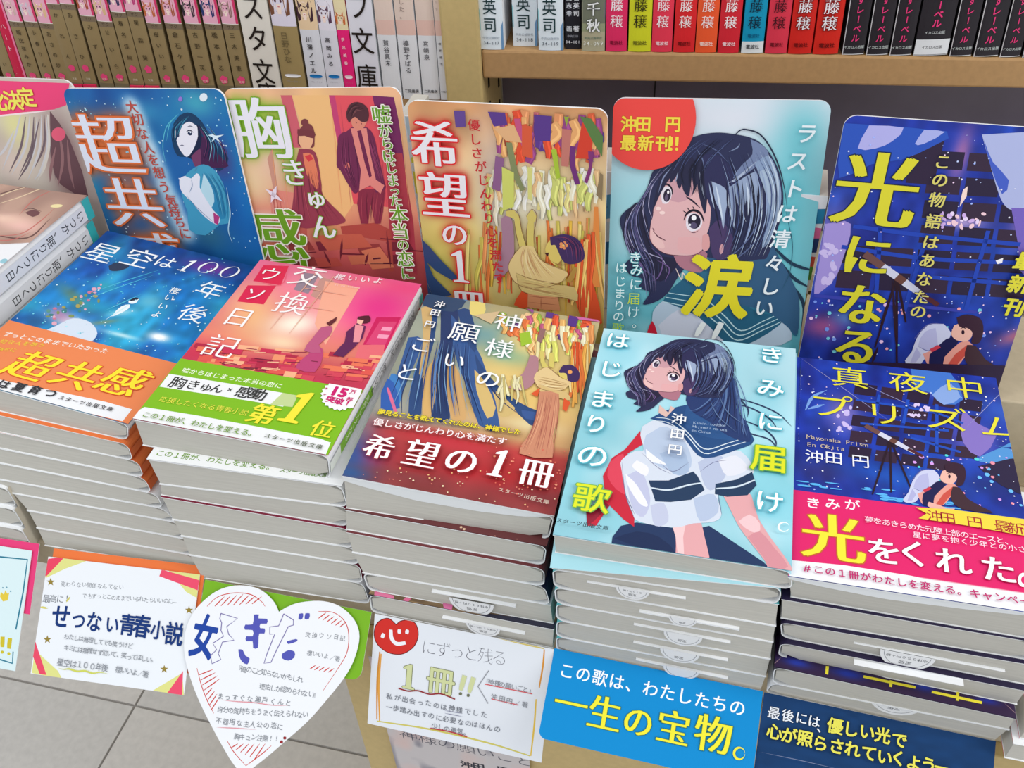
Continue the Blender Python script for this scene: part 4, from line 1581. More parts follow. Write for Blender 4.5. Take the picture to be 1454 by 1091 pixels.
# sleeves' navy cuffs
for pl in ([(252, 680), (340, 680), (450, 640), (470, 662), (500, 722), (440, 765), (350, 775), (282, 772)], [(548, 695), (640, 676), (710, 642), (730, 700), (690, 745), (600, 752), (545, 740)]):
    C4.poly(pl, (36, 60, 92), 0)
C4.strokes([[(262, 712), (340, 722), (430, 700), (490, 690)], [(552, 716), (640, 708), (722, 678)]], (214, 228, 240), 9, (0.8, 0.8))
# collar
C4.poly([(260, 405), (330, 370), (420, 345), (560, 330), (640, 400), (720, 500), (640, 545), (498, 582), (430, 520), (380, 450), (330, 430)], (38, 78, 130), 3)
C4.poly([(420, 350), (560, 330), (650, 420), (700, 500), (600, 500), (480, 480), (410, 430)], (44, 86, 140), 3)
for k in (0, 1):
    C4.strokes([[(270 + k * 14, 415 - k * 14), (340 + k * 10, 425 - k * 14), (420, 480 - k * 18), (498, 560 - k * 20), (600, 532 - k * 16), (700, 504 - k * 20)]], (224, 236, 244), 5, (0.6, 0.6))
C4.poly([(300, 345), (340, 380), (350, 350), (368, 360), (330, 400), (296, 380)], (226, 190, 180), 0)
# long hair over the back
C4.poly([(600, 170), (640, 260), (640, 360), (690, 430), (700, 510), (600, 480), (520, 420), (440, 370), (420, 300), (500, 250)], (40, 60, 110), 3)
strands(C4, [(560, 200), (540, 300), (470, 360), (420, 372)], [(640, 200), (668, 320), (700, 430), (722, 510)], 34, [(36, 44, 84), (30, 36, 70), (60, 84, 136), (92, 120, 168), (46, 60, 108)], 5, 41)
# head: same drawing, mapped from the tall board
src = np.array([[275, 395, 1], [403, 530, 1], [600, 130, 1]], float)
dst = np.array([[284, 160], [362, 225], [505, 62]], float)
C4.aff = np.linalg.solve(src, dst).T
girl_head(C4, True)
C4.aff = None
for ln in ([(600, 160), (650, 250), (680, 330), (690, 400)], [(560, 300), (600, 380), (680, 440)], [(520, 320), (560, 400), (640, 470)]):
    C4.strokes([ln], (96, 120, 160), 4, (0.1, 0.1))
C4.up(0.0002)
for ch, p, w in LT4:
    C4.text(ch, p, None, w, (226, 228, 40) if ch == '\u5c4a' else (250, 252, 252), 0.012, outline=(0.035, (84, 190, 206)) if ch != '\u5c4a' else (0.03, (110, 176, 70)))
C4.text('\u6b4c', (0, 768), None, 172, (226, 232, 44), 0.012, outline=(0.03, (110, 176, 80)))
C4.strokes([[(848 + 24 * math.cos(a * PI / 10), 898 + 20 * math.sin(a * PI / 10)) for a in range(21)]], (240, 252, 252), 9)
for ch, p in zip('\u6c96\u7530\u5186', [(385, 420), (378, 487), (368, 558)]):
    C4.text(ch, p, None, 68, (246, 248, 250), 0.012, mincho=0.01, outline=(0.02, (90, 110, 150)))
C4.text('Kiminitodoke', (455, 440), (585, 452), 22, (170, 190, 216))
C4.text('Hajimari no uta', (452, 456), (592, 472), 22, (170, 190, 216))
C4.text('En Okita', (446, 474), (520, 484), 22, (170, 190, 216))
C4.text('\u30b9\u30bf\u30fc\u30c4\u51fa\u7248\u6587\u5eab', (-142, 872), (62, 906), 27, (50, 70, 80), 0.012, rot=0)
C4.build('cover_art', tc4)

# ================= festival streamers: board and cover of the third stack
B3, t3 = board((-0.1144, 0.1695, 0.07), 0.0084, 0.063, 0.0195, 0.1096, 0.1492, 'tall board of festival streamers with red-glowing white lettering', (560, 150, 3.519), (226, 200, 130))
B3.grad([(0, (214, 190, 96)), (0.45, (226, 206, 130)), (0.75, (234, 206, 158)), (1, (222, 160, 110))])
B3.noise(10, 0.25, 31)
B3.blob((520, 520), 90, 420, (206, 190, 196), 0.8)
B3.blob((700, 520), 260, 120, (238, 234, 214), 0.8)
B3.blob((930, 800), 120, 260, (226, 110, 60), 0.6)
B3.blob((260, 760), 200, 250, (206, 196, 84), 0.5)


def ribbons(P, x0, y0, x1, y1, n, cols, wr=(14, 34), lr=(90, 260), seed=3, drift=20):
    """hanging paper streamers: slightly curved strips with a darker edge"""
    g = random.Random(seed)
    for i in range(n):
        x, y = g.uniform(x0, x1), g.uniform(y0, y1)
        w, l = g.uniform(*wr), g.uniform(*lr)
        d = g.uniform(-drift, drift)
        e = g.uniform(-w, w) * 0.5
        c = g.choice(cols)
        ln = [(x, y), (x + d * 0.3 + e, y + l * 0.35), (x + d * 0.6 - e, y + l * 0.7), (x + d, y + l)]
        P.strokes([ln], [q * 0.72 for q in c], w + 3, (0.9, g.uniform(0.2, 0.9)), 3)
        P.strokes([ln], c, w, (0.9, g.uniform(0.2, 0.9)), 3)
        if w > 14:
            P.strokes([[(p[0] + w * 0.18, p[1] + 6) for p in ln]], [min(255, q * 1.12 + 8) for q in c], w * 0.3, (0.5, 0.1), 3)


ribbons(B3, 330, 560, 1040, 700, 46, [(226, 180, 70), (222, 120, 60), (236, 214, 130), (214, 90, 50), (206, 190, 90), (232, 150, 90)], (8, 20), (240, 420), 5, 26)
ribbons(B3, 470, 300, 1020, 420, 60, [(238, 232, 206), (228, 214, 140), (206, 210, 120), (232, 190, 140), (240, 238, 226)], (16, 40), (80, 200), 6, 18)
ribbons(B3, 500, 20, 1020, 130, 44, [(216, 96, 60), (226, 150, 100), (150, 70, 130), (96, 60, 140), (226, 80, 50), (232, 170, 110), (190, 100, 110)], (26, 56), (110, 210), 8, 24)
for pl, c in (([(470, 25), (555, 30), (568, 90), (500, 100)], (92, 60, 140)), ([(700, 40), (790, 48), (782, 172), (704, 172)], (90, 58, 138)), ([(300, 20), (356, 22), (360, 100), (310, 104)], (100, 72, 146)), ([(940, 80), (1000, 84), (985, 262), (908, 258)], (214, 66, 46)),
              ([(930, 48), (985, 60), (1045, 150), (1040, 250), (990, 170)], (92, 126, 70)), ([(560, 178), (590, 180), (620, 330), (655, 415), (635, 422), (590, 340)], (132, 140, 96)), ([(508, 245), (552, 260), (530, 425), (492, 410)], (142, 96, 140)),
              ([(876, 195), (908, 200), (905, 290), (930, 385), (905, 390), (880, 300)], (112, 50, 120)), ([(970, 222), (1000, 226), (985, 330), (965, 385), (950, 375), (975, 300)], (128, 54, 116)), ([(600, 60), (630, 60), (655, 160), (640, 200), (612, 120)], (196, 84, 130)),
              ([(640, 90), (690, 100), (695, 260), (640, 245)], (218, 92, 60)), ([(786, 215), (812, 212), (832, 355), (812, 362)], (170, 196, 60)), ([(840, 110), (888, 116), (872, 300), (836, 296)], (196, 120, 110)), ([(850, 50), (875, 50), (862, 100)], (150, 170, 60)),
              ([(1030, 330), (1045, 340), (1040, 470), (1010, 440)], (140, 120, 90)), ([(540, 300), (600, 330), (600, 500), (545, 520)], (208, 214, 110)), ([(668, 300), (690, 305), (690, 470), (670, 460)], (216, 214, 130)),
              ([(500, 110), (600, 90), (640, 180), (560, 170)], (228, 178, 130)), ([(1000, 500), (1020, 500), (1040, 900), (985, 900)], (228, 140, 70))):
    B3.poly(pl, c)
B3.poly([(535, 560), (580, 540), (600, 640), (590, 800), (500, 860), (540, 700)], (168, 128, 150), 2)
B3.poly([(905, 700), (960, 800), (1000, 900), (1040, 1080), (960, 1080), (905, 960)], (222, 84, 48), 2)
B3.poly([(636, 925), (700, 870), (680, 1000), (600, 990)], (214, 80, 44), 2)
ribbons(B3, 880, 620, 1020, 700, 8, [(226, 92, 50), (236, 190, 110)], (10, 22), (300, 420), 12, 60)
for pl in ([(118, 640), (170, 690), (240, 770), (318, 850), (300, 872), (210, 820), (150, 760)], [(118, 660), (160, 760), (200, 850), (290, 940), (200, 960), (150, 830)], [(130, 760), (160, 860), (200, 960), (150, 960), (135, 860)]):
    B3.poly(pl, (48, 74, 120))
# figure reaching up
SKN = (214, 196, 110)
B3.poly([(600, 545), (625, 545), (640, 620), (662, 700), (630, 712), (612, 640)], SKN)
B3.poly([(672, 560), (700, 560), (698, 640), (700, 720), (668, 700), (662, 640)], SKN)
B3.poly([(562, 520), (600, 515), (626, 545), (616, 570), (585, 552), (562, 545)], SKN)
B3.poly([(662, 548), (690, 512), (714, 545), (706, 575), (676, 580)], SKN)
B3.strokes([[(562, 520), (600, 515), (626, 545), (640, 620), (662, 700)], [(600, 565), (612, 640), (630, 712)], [(662, 548), (690, 512), (714, 545), (700, 640), (702, 720)], [(668, 580), (662, 640), (668, 690)]], (120, 74, 50), 3, (0.4, 0.4))
B3.poly([(640, 695), (700, 700), (740, 770), (860, 820), (862, 850), (820, 880), (700, 880), (610, 880), (570, 800), (600, 740)], (226, 200, 140), 2)
B3.poly([(610, 830), (700, 860), (810, 890), (900, 900), (918, 970), (840, 950), (760, 950), (640, 920)], (210, 186, 122), 2)
B3.strokes([[(640, 695), (600, 740), (572, 805), (612, 882), (700, 905), (820, 885), (862, 845)], [(700, 700), (742, 770), (860, 822)], [(612, 840), (640, 920), (760, 950), (840, 952), (918, 972)], [(610, 830), (690, 860), (800, 880)]], (130, 86, 60), 3, (0.4, 0.4))
B3.poly([(670, 935), (820, 952), (832, 1020), (760, 1015), (668, 1000)], (206, 140, 100))
B3.strokes([[(668, 945), (820, 960)], [(735, 950), (735, 1012)], [(665, 975), (825, 990)]], (150, 84, 60), 3)
B3.poly([(768, 680), (810, 640), (850, 680), (840, 760), (800, 790), (768, 740), (756, 712)], (222, 200, 110), 2)
B3.poly([(780, 650), (850, 636), (910, 655), (945, 700), (950, 760), (900, 785), (850, 776), (820, 720), (805, 690), (785, 690)], (66, 46, 98), 3)
B3.strokes([[(800, 650), (860, 655), (900, 690)], [(910, 670), (940, 720), (936, 770)]], (150, 60, 90), 3, (0.2, 0.2))
for a in range(5):
    B3.oval((848 + 14 * math.cos(a * 1.257), 692 + 12 * math.sin(a * 1.257)), 9, 9, (236, 150, 96))
B3.oval((848, 692), 6, 6, (244, 210, 120))
B3.poly([(752, 730), (775, 728), (770, 748)], (70, 30, 40))
B3.strokes([[(785, 770), (830, 790), (880, 785)]], (150, 100, 60), 4)
B3.poly([(860, 870), (900, 800), (916, 800), (905, 850), (880, 880)], (180, 140, 70))
strands(B3, [(640, 700), (600, 760), (610, 870)], [(700, 710), (780, 800), (850, 850)], 12, [(206, 160, 110), (190, 140, 96), (240, 220, 170)], 5, 8)
strands(B3, [(790, 650), (830, 690), (850, 770)], [(900, 655), (935, 700), (940, 765)], 12, [(44, 30, 76), (96, 70, 130), (130, 60, 100)], 4, 9)
strands(B3, [(610, 850), (700, 870), (800, 900)], [(640, 910), (760, 940), (900, 960)], 8, [(180, 140, 90), (236, 214, 150)], 4, 10)
for ch, p, w in zip('\u5e0c\u671b\u306e', [(205, 185), (255, 440), (305, 635)], [250, 255, 140]):
    B3.text(ch, p, None, w, (238, 238, 244), -0.004, mincho=0.026, glow=((222, 36, 44), 5, 1.6), outline=(0.03, (226, 44, 50)))
B3.text('\u2460', (330, 795), None, 210, (238, 238, 244), 0.0, glow=((222, 36, 44), 5, 1.6), outline=(0.03, (226, 44, 50)))
B3.text('\u518a', (378, 985), None, 180, (238, 238, 244), -0.004, mincho=0.026, glow=((222, 36, 44), 5, 1.6), outline=(0.03, (226, 44, 50)))
PT = [(402, 88), (410, 160), (418, 228), (436, 295), (450, 362), (460, 428), (468, 492), (478, 552), (490, 615), (498, 672), (512, 735), (522, 792), (532, 850)]
for ch, p in zip('\u512a\u3057\u3055\u304c\u3058\u3093\u308f\u308a\u5fc3\u3092\u6e80\u305f\u3059', PT):
    B3.text(ch, p, None, 62, (200, 40, 50), 0.01, mincho=0.012, glow=((232, 226, 220), 3, 0.8))
B3.build('board_art', t3, solid=0.0016, solid_name='board_panel')

C3, tc3 = cover_print('S3', (200, 180, 130), view=(480, 410, 3.305), dz=0.0006)
C3.grad([(0, (140, 60, 60)), (0.12, (176, 56, 62)), (0.24, (190, 70, 66)), (0.3, (206, 160, 110)), (0.5, (220, 190, 120)), (0.8, (224, 200, 130)), (1, (180, 170, 130))])
C3.paint([(-20, 900), (120, 600), (420, 20), (700, 20), (560, 620), (780, 660), (200, 640)], (112, 140, 160), 6, 0.6)
C3.noise(9, 0.2, 41)
C3.blob((80, 780), 110, 120, (50, 84, 150), 1.0)
C3.blob((60, 860), 100, 60, (40, 90, 150), 0.9)
C3.blob((180, 760), 60, 80, (200, 60, 110), 0.7)
C3.blob((640, 850), 330, 60, (188, 44, 52), 0.8, 0.0)
C3.blob((520, 720), 300, 60, (200, 52, 66), 0.8, -0.1)
C3.blob((840, 880), 150, 90, (176, 40, 44), 0.7)
C3.blob((900, 640), 150, 50, (236, 226, 180), 0.7)
C3.blob((950, 980), 160, 60, (120, 50, 54), 0.7)
C3.blob((300, 880), 200, 30, (130, 60, 64), 0.6)
C3.blob((820, 320), 120, 60, (120, 176, 150), 0.6)
C3.blob((700, 220), 90, 110, (70, 150, 190), 0.6)
C3.blob((900, 500), 140, 120, (226, 190, 110), 0.6)
NB = [(46, 76, 126), (56, 92, 150), (40, 62, 108), (62, 104, 160)]
for pl, c in (([(330, 230), (400, 240), (330, 420), (260, 570), (210, 545), (270, 420)], NB[1]), ([(410, 60), (470, 50), (450, 250), (400, 420), (390, 590), (330, 590), (350, 420), (400, 240)], NB[0]), ([(480, 60), (560, 60), (560, 250), (520, 400), (525, 610), (440, 600), (450, 420), (480, 250)], NB[2]),
              ([(400, 420), (450, 330), (470, 420), (435, 600), (395, 596)], (218, 176, 110)), ([(390, 90), (440, 90), (430, 240), (410, 400), (380, 400), (400, 240)], (212, 178, 120)), ([(520, 330), (570, 400), (600, 610), (530, 610), (510, 440)], (214, 170, 112)),
              ([(530, 120), (640, 260), (700, 400), (760, 650), (660, 640), (620, 500), (570, 380), (540, 260)], NB[1]), ([(560, 100), (620, 100), (650, 240), (640, 300), (590, 220)], NB[0]), ([(640, 300), (700, 400), (800, 500), (900, 560), (1000, 600), (985, 655), (900, 640), (820, 560), (720, 480), (660, 400)], NB[0]),
              ([(860, 570), (1000, 595), (985, 625), (880, 610)], (58, 90, 150)), ([(640, 380), (690, 440), (740, 560), (700, 610), (650, 480)], (216, 186, 120)), ([(740, 480), (830, 560), (800, 600), (750, 590)], (212, 184, 120)),
              ([(250, 400), (280, 410), (300, 500), (270, 560), (225, 480)], (66, 130, 196)), ([(215, 420), (260, 440), (290, 560), (200, 560)], (50, 96, 176)), ([(228, 470), (240, 470), (276, 575), (262, 578)], (226, 110, 150)), ([(400, 30), (560, 20), (600, 60), (540, 110), (400, 80)], (52, 76, 110)),
              ([(620, 60), (690, 70), (680, 130), (620, 120)], (232, 214, 130)), ([(560, 30), (620, 40), (600, 60)], (90, 130, 170))):
    C3.poly(pl, c, 2)
C3.strokes([[(330, 420), (300, 500), (300, 590)], [(460, 440), (440, 520), (440, 600)], [(350, 240), (300, 380), (250, 500)], [(700, 440), (760, 520), (860, 600)], [(560, 260), (580, 360), (640, 520), (680, 640)], [(500, 300), (470, 420), (480, 600)]], (34, 52, 96), 5, (0.2, 0.2))
ribbons(C3, 760, 110, 1180, 190, 34, [(226, 120, 70), (110, 66, 140), (232, 180, 110), (190, 90, 130), (222, 90, 60), (150, 180, 70), (236, 200, 150)], (18, 34), (40, 90), 9, 12)
ribbons(C3, 880, 170, 1190, 260, 34, [(238, 234, 200), (214, 216, 110), (232, 190, 130), (236, 226, 170), (226, 150, 90)], (12, 26), (50, 130), 10, 14)
for pl, c in (([(980, 100), (1015, 110), (1005, 145), (972, 140)], (96, 62, 142)), ([(1085, 130), (1130, 140), (1115, 185), (1075, 178)], (90, 58, 140)), ([(880, 95), (920, 92), (915, 120)], (150, 80, 150)), ([(850, 215), (900, 205), (910, 260), (860, 275)], (160, 196, 60)),
              ([(950, 190), (975, 195), (955, 260), (930, 250)], (150, 110, 110)), ([(1100, 120), (1210, 140), (1225, 160), (1130, 150)], (206, 110, 170)), ([(640, 130), (760, 110), (720, 170)], (214, 190, 150))):
    C3.poly(pl, c)
ribbons(C3, 1090, 250, 1180, 300, 22, [(226, 120, 60), (232, 170, 80), (214, 84, 46), (240, 216, 150)], (8, 15), (150, 300), 13, 20)
C3.poly([(900, 320), (940, 330), (930, 430), (880, 480), (800, 470), (870, 400)], (178, 130, 140), 2)
ribbons(C3, 760, 400, 900, 440, 10, [(232, 224, 180), (206, 190, 120)], (8, 16), (60, 160), 14, 30)
# little figure
C3.poly([(945, 300), (965, 300), (970, 350), (990, 380), (965, 390), (950, 350)], (216, 200, 110))
C3.poly([(990, 310), (1010, 306), (1015, 350), (1010, 380), (990, 370)], (216, 200, 110))
C3.poly([(930, 400), (980, 375), (1040, 420), (1090, 440), (1060, 480), (1000, 485), (940, 470), (918, 430)], (228, 200, 146), 2)
C3.poly([(940, 455), (1010, 480), (1070, 490), (1090, 530), (1040, 520), (950, 492)], (216, 186, 126), 2)
C3.poly([(945, 490), (1035, 500), (1030, 620), (1005, 700), (1005, 800), (850, 780), (890, 700), (925, 620)], (206, 140, 110), 2)
C3.strokes([[(980, 500), (960, 640), (930, 780)], [(945, 490), (925, 620), (870, 760)], [(1035, 500), (1030, 620), (1005, 790)]], (160, 90, 76), 4, (0.2, 0.2))
C3.poly([(1030, 400), (1060, 370), (1090, 390), (1085, 430), (1050, 430)], (220, 200, 110), 2)
C3.poly([(1055, 366), (1100, 366), (1132, 400), (1125, 440), (1080, 440), (1070, 405), (1035, 400)], (62, 44, 96), 3)
C3.oval((1088, 398), 11, 9, (236, 160, 96))
C3.poly([(905, 500), (950, 470), (935, 515)], (222, 90, 50))
C3.poly([(1060, 520), (1090, 540), (1070, 585), (1052, 570)], (222, 90, 50))
C3.strokes([[(930, 400), (980, 375), (1040, 420), (1095, 445)], [(918, 430), (940, 470), (1000, 488), (1060, 480)]], (130, 86, 60), 3, (0.3, 0.3))
strands(C3, [(960, 500), (930, 620), (860, 770)], [(1030, 505), (1025, 620), (1000, 790)], 14, [(176, 100, 84), (226, 166, 130), (190, 120, 96)], 4, 11)
strands(C3, [(350, 240), (300, 400), (230, 560)], [(640, 260), (640, 420), (720, 630)], 26, [(34, 56, 104), (84, 130, 190), (40, 70, 130), (120, 160, 200)], 5, 12)
strands(C3, [(930, 400), (1000, 420), (1080, 450)], [(940, 470), (1000, 485), (1070, 480)], 8, [(180, 140, 90), (240, 220, 170)], 4, 13)
C3.specks(90, (120, 850, 1060, 1060), 6, [(236, 190, 130), (226, 130, 110), (240, 220, 180)], 7)
C3.specks(50, (700, 740, 1100, 960), 6, [(236, 150, 120), (226, 110, 90)], 8)
for ch, p, w in (('\u795e', (800, 165), 140), ('\u69d8', (757, 288), 140), ('\u306e', (705, 430), 128), ('\u9858', (595, 212), 150), ('\u3044', (545, 345), 118), ('\u3054', (395, 270), 118), ('\u3068', (325, 400), 124)):
    C3.text(ch, p, None, w, (246, 248, 250), -0.006 if ch != '\u306e' else 0.0, mincho=0.010, glow=((70, 160, 196), 3, 0.6), shear=-0.02)
for ch, p in zip('\u6c96\u7530\u5186', [(477, 83), (457, 122), (432, 178)]):
    C3.text(ch, p, None, 52, (244, 246, 248), 0.012, mincho=0.01, outline=(0.02, (40, 60, 110)))
C3.text('\u5922\u898b\u308b\u3053\u3068\u3092\u6559\u3048\u3066\u304f\u308c\u305f\u306e\u306f\u3001\u795e\u69d8\u3067\u3057\u305f', (205, 592), (842, 684), 36, (240, 220, 60), 0.03, outline=(0.045, (60, 40, 30)))
C3.text('\u512a\u3057\u3055\u304c\u3058\u3093\u308f\u308a\u5fc3\u3092\u6e80\u305f\u3059', (192, 640), (768, 728), 50, (248, 240, 240), 0.008, mincho=0.012, outline=(0.03, (190, 50, 66)))
for ch, p, w in (('\u5e0c', (196, 757), 150), ('\u671b', (392, 790), 170), ('\u306e', (580, 822), 170), ('\u518a', (930, 880), 170)):
    C3.text(ch, p, None, w, (250, 250, 250), -0.004, mincho=0.026, asp=1.08, outline=(0.02, (170, 36, 46)))
C3.text('\u2460', (755, 835), None, 190, (250, 250, 250), 0.01, asp=1.05, shear=0.1, outline=(0.02, (170, 36, 46)))
C3.text('\u30b9\u30bf\u30fc\u30c4\u51fa\u7248\u6587\u5eab', (765, 962), (975, 1018), 28, (214, 196, 180), 0.01)
C3.build('cover_art', tc3, solid=0.0004, solid_name='cover_sheet')

# ================= midnight telescope: board and cover of the fifth stack
NIGHT = [(30, 44, 150), (24, 60, 168), (36, 36, 120)]


def night(P, seed):
    P.noise(7, 0.75, seed, (34, 84, 196), 0.4)
    P.noise(12, 0.6, seed + 1, (26, 26, 96), 0.5)
    P.noise(24, 0.25, seed + 2)


def sitting_girl(P, x, y, k):
    """small seated schoolgirl with a lowered head; (x, y) = crop position of her chin"""
    q = lambda a: [(x + u * k, y + v * k) for u, v in a]
    P.poly(q([(-10, -20), (-40, -56), (-100, -50), (-142, 0), (-160, 50), (-186, 84), (-170, 100), (-126, 96), (-100, 62), (-60, 50), (-28, 20)]), (206, 208, 236), 2)
    P.poly(q([(-70, -40), (-110, -26), (-136, 26), (-96, 44), (-62, 20)]), (184, 184, 224), 2)
    P.poly(q([(-142, 34), (-158, 70), (-166, 92), (-144, 90), (-124, 62)]), (180, 180, 222), 0)
    P.poly(q([(-96, 62), (-84, 50), (-64, 58), (-70, 70)]), (196, 60, 70))
    P.strokes([q([(-62, 22), (-96, 46), (-136, 30)]), q([(-40, -56), (-100, -52), (-150, 0)])], (110, 110, 170), 4 * k, (0.3, 0.3))
    P.poly(q([(-118, 58), (-70, 44), (-62, 90), (-80, 112), (-100, 100)]), (232, 160, 150), 2)
    P.poly(q([(-92, 60), (-30, 2), (26, -6), (-14, 56), (-34, 112), (-92, 112)]), (30, 30, 78), 2)
    P.poly(q([(-92, 40), (-60, 24), (-50, 34), (-84, 52)]), (206, 60, 80))
    P.poly(q([(-36, 70), (20, 16), (58, 12), (78, 44), (40, 72), (6, 112), (-40, 112)]), (234, 160, 146), 2)
    P.poly(q([(-30, 108), (4, 60), (50, 24), (66, 40), (24, 84), (2, 112)]), (208, 84, 72), 0)
    P.poly(q([(50, 24), (84, 30), (120, 80), (190, 120), (240, 150), (90, 130), (40, 78)]), (66, 42, 52), 2)
    P.poly(q([(-64, 96), (-20, 110), (30, 128), (60, 128), (40, 140), (-30, 134), (-70, 116)]), (240, 182, 170), 2)
    P.poly(q([(0, -50), (40, -60), (70, -20), (50, 10), (10, 6), (-10, -16)]), (240, 186, 170), 3)
    P.poly(q([(10, -80), (50, -92), (100, -76), (112, -30), (96, 16), (66, 16), (72, -20), (50, -40), (20, -46)]), (58, 32, 50), 3)
    P.oval((x + 34 * k, y - 24 * k), 6 * k, 9 * k, (50, 24, 44))
    P.strokes([q([(22, -36), (36, -42), (48, -34)])], (50, 24, 44), 4 * k)


def telescope(P, a, b, foot, k):
    """tube from a to b (crop coords), feet"""
    ax, ay = a
    bx, by = b
    mx, my = (ax + bx) / 2, (ay + by) / 2
    for f in foot:
        P.strokes([[(mx, my), f]], (44, 24, 34), 11 * k, (1, 0.7))
    P.strokes([[a, b]], (214, 214, 232), 34 * k, (0.9, 0.7), 2)
    P.strokes([[a, (ax + (bx - ax) * 0.28, ay + (by - ay) * 0.28)]], (112, 76, 72), 36 * k, (0.9, 1), 2)
    P.strokes([[(ax + (bx - ax) * 0.5, ay + (by - ay) * 0.5), (ax + (bx - ax) * 0.62, ay + (by - ay) * 0.62)]], (110, 70, 60), 36 * k, (1, 1), 2)
    P.strokes([[(ax + (bx - ax) * 0.85, ay + (by - ay) * 0.85), (ax + (bx - ax) * 1.15, ay + (by - ay) * 1.12)]], (86, 40, 46), 22 * k, (1, 1), 2)


STARS = [(200, 214, 255), (255, 220, 250), (240, 240, 255), (170, 190, 255)]
B5, t5 = board((0.1105, 0.1692, 0.07), 0.0005, 0.1824, -0.0041, 0.110, 0.1512, 'tall midnight-blue board with yellow lettering and a telescope', (1130, 165, 3.074), (34, 56, 160))
night(B5, 51)
B5.blob((140, 560), 70, 180, (160, 140, 214), 0.8)
B5.blob((120, 920), 90, 60, (200, 90, 130), 0.7)
B5.blob((220, 880), 60, 40, (120, 180, 220), 0.5)
B5.blob((960, 960), 90, 40, (220, 110, 110), 0.7, 0.6)
B5.blob((720, 460), 110, 40, (210, 180, 230), 0.8)
B5.blob((720, 170), 40, 130, (210, 130, 180), 0.7)
B5.blob((990, 480), 60, 120, (190, 140, 206), 0.6)
for i in range(5):
    for j in range(6):
        x0 = 255 + i * 168 - j * 14
        y0 = 130 + j * 108 + i * 10
        if (x0 < 430 and y0 < 470) or y0 > 740:
            continue
        B5.poly([(x0, y0), (x0 + 148, y0 + 8), (x0 + 134, y0 + 86), (x0 - 14, y0 + 78)], (56, 40, 62) if (i + j) % 2 else (44, 34, 60))
B5.poly([(500, 150), (650, 100), (600, 300), (480, 290)], (48, 34, 60))
B5.poly([(210, 30), (660, 66), (600, 130), (460, 190), (330, 210), (190, 270), (196, 120)], (44, 84, 186), 2)
B5.poly([(320, 40), (470, 50), (420, 110), (350, 140), (270, 140)], (178, 176, 232), 2)
B5.poly([(560, 60), (650, 68), (560, 120), (520, 120)], (170, 176, 232), 2)
B5.poly([(812, 80), (1200, 100), (1200, 500), (1000, 420), (930, 405), (890, 350), (850, 220)], (176, 184, 226), 3)
B5.poly([(820, 100), (860, 200), (930, 280), (900, 340), (850, 220)], (70, 96, 196), 2)
B5.poly([(940, 400), (1050, 420), (1200, 600), (1000, 700), (970, 560)], (120, 100, 190), 3)
B5.poly([(128, 470), (240, 470), (200, 640), (160, 720), (80, 775), (110, 600)], (164, 146, 214), 3)
for i in range(12):
    B5.oval((120 + rg.uniform(0, 90), 560 + rg.uniform(0, 160)), rg.uniform(8, 20), rg.uniform(8, 16), (206, 190, 236), rg.uniform(0, 3))
B5.poly([(80, 775), (800, 850), (780, 862), (80, 790)], (58, 66, 170))
B5.strokes([[(390, 200), (370, 480), (350, 780)], [(560, 560), (470, 860)], [(840, 500), (740, 850)], [(250, 480), (560, 520), (980, 560)], [(200, 570), (560, 620), (960, 640)], [(560, 700), (920, 730)]], (36, 70, 180), 20, (1, 1))
for i in range(26):
    c = rg.choice([(240, 220, 250), (250, 210, 220), (214, 180, 236)])
    B5.oval((620 + rg.uniform(0, 200), 425 + rg.uniform(0, 60)), rg.uniform(5, 16), rg.uniform(4, 11), c, rg.uniform(0, 3))
B5.poly([(730, 320), (750, 305), (745, 350), (715, 395), (722, 350)], (250, 220, 210))
B5.poly([(872, 630), (905, 618), (900, 640), (880, 645)], (250, 246, 250))
B5.specks(150, (60, 60, 990, 1080), 5, STARS, 3)
B5.specks(60, (60, 800, 990, 1080), 11, [(250, 170, 180), (120, 210, 230), (240, 200, 240), (120, 150, 240)], 4)
telescope(B5, (300, 600), (580, 800), [(345, 1010), (440, 1080), (480, 900)], 1.0)
B5.strokes([[(420, 700), (445, 1085)], [(410, 780), (350, 1000)], [(330, 1085), (360, 1000)]], (48, 26, 40), 12)
sitting_girl(B5, 690, 970, 1.15)
B5.poly([(20, 1060), (400, 1075), (996, 1090), (1000, 1400), (0, 1400)], (46, 30, 60))
for ch, p, w in (('\u5149', (352, 320), 390), ('\u306b', (312, 605), 230), ('\u306a', (288, 820), 226), ('\u308b', (262, 1002), 210)):
    B5.text(ch, p, None, w, (222, 214, 52), -0.004 if ch == '\u5149' else 0.004, mincho=0.034 if ch == '\u5149' else 0.026, outline=(0.012, (30, 40, 60)))
for ch, p in zip('\u3053\u306e\u7269\u8a9e\u306f\u3042\u306a\u305f\u306e', [(640, 196), (628, 275), (615, 362), (600, 455), (587, 545), (572, 625), (558, 705), (545, 782), (532, 845)]):
    B5.text(ch, p, None, 76, (224, 212, 110), 0.008, mincho=0.014, outline=(0.025, (50, 50, 90)))
for ch, p in zip('\u6700\u65b0\u520a', [(1000, 625), (970, 725), (950, 825)]):
    B5.text(ch, p, None, 100, (224, 216, 60), 0.035, shear=0.1, outline=(0.03, (30, 30, 70)))
B5.build('board_art', t5, solid=0.0016, solid_name='board_panel')

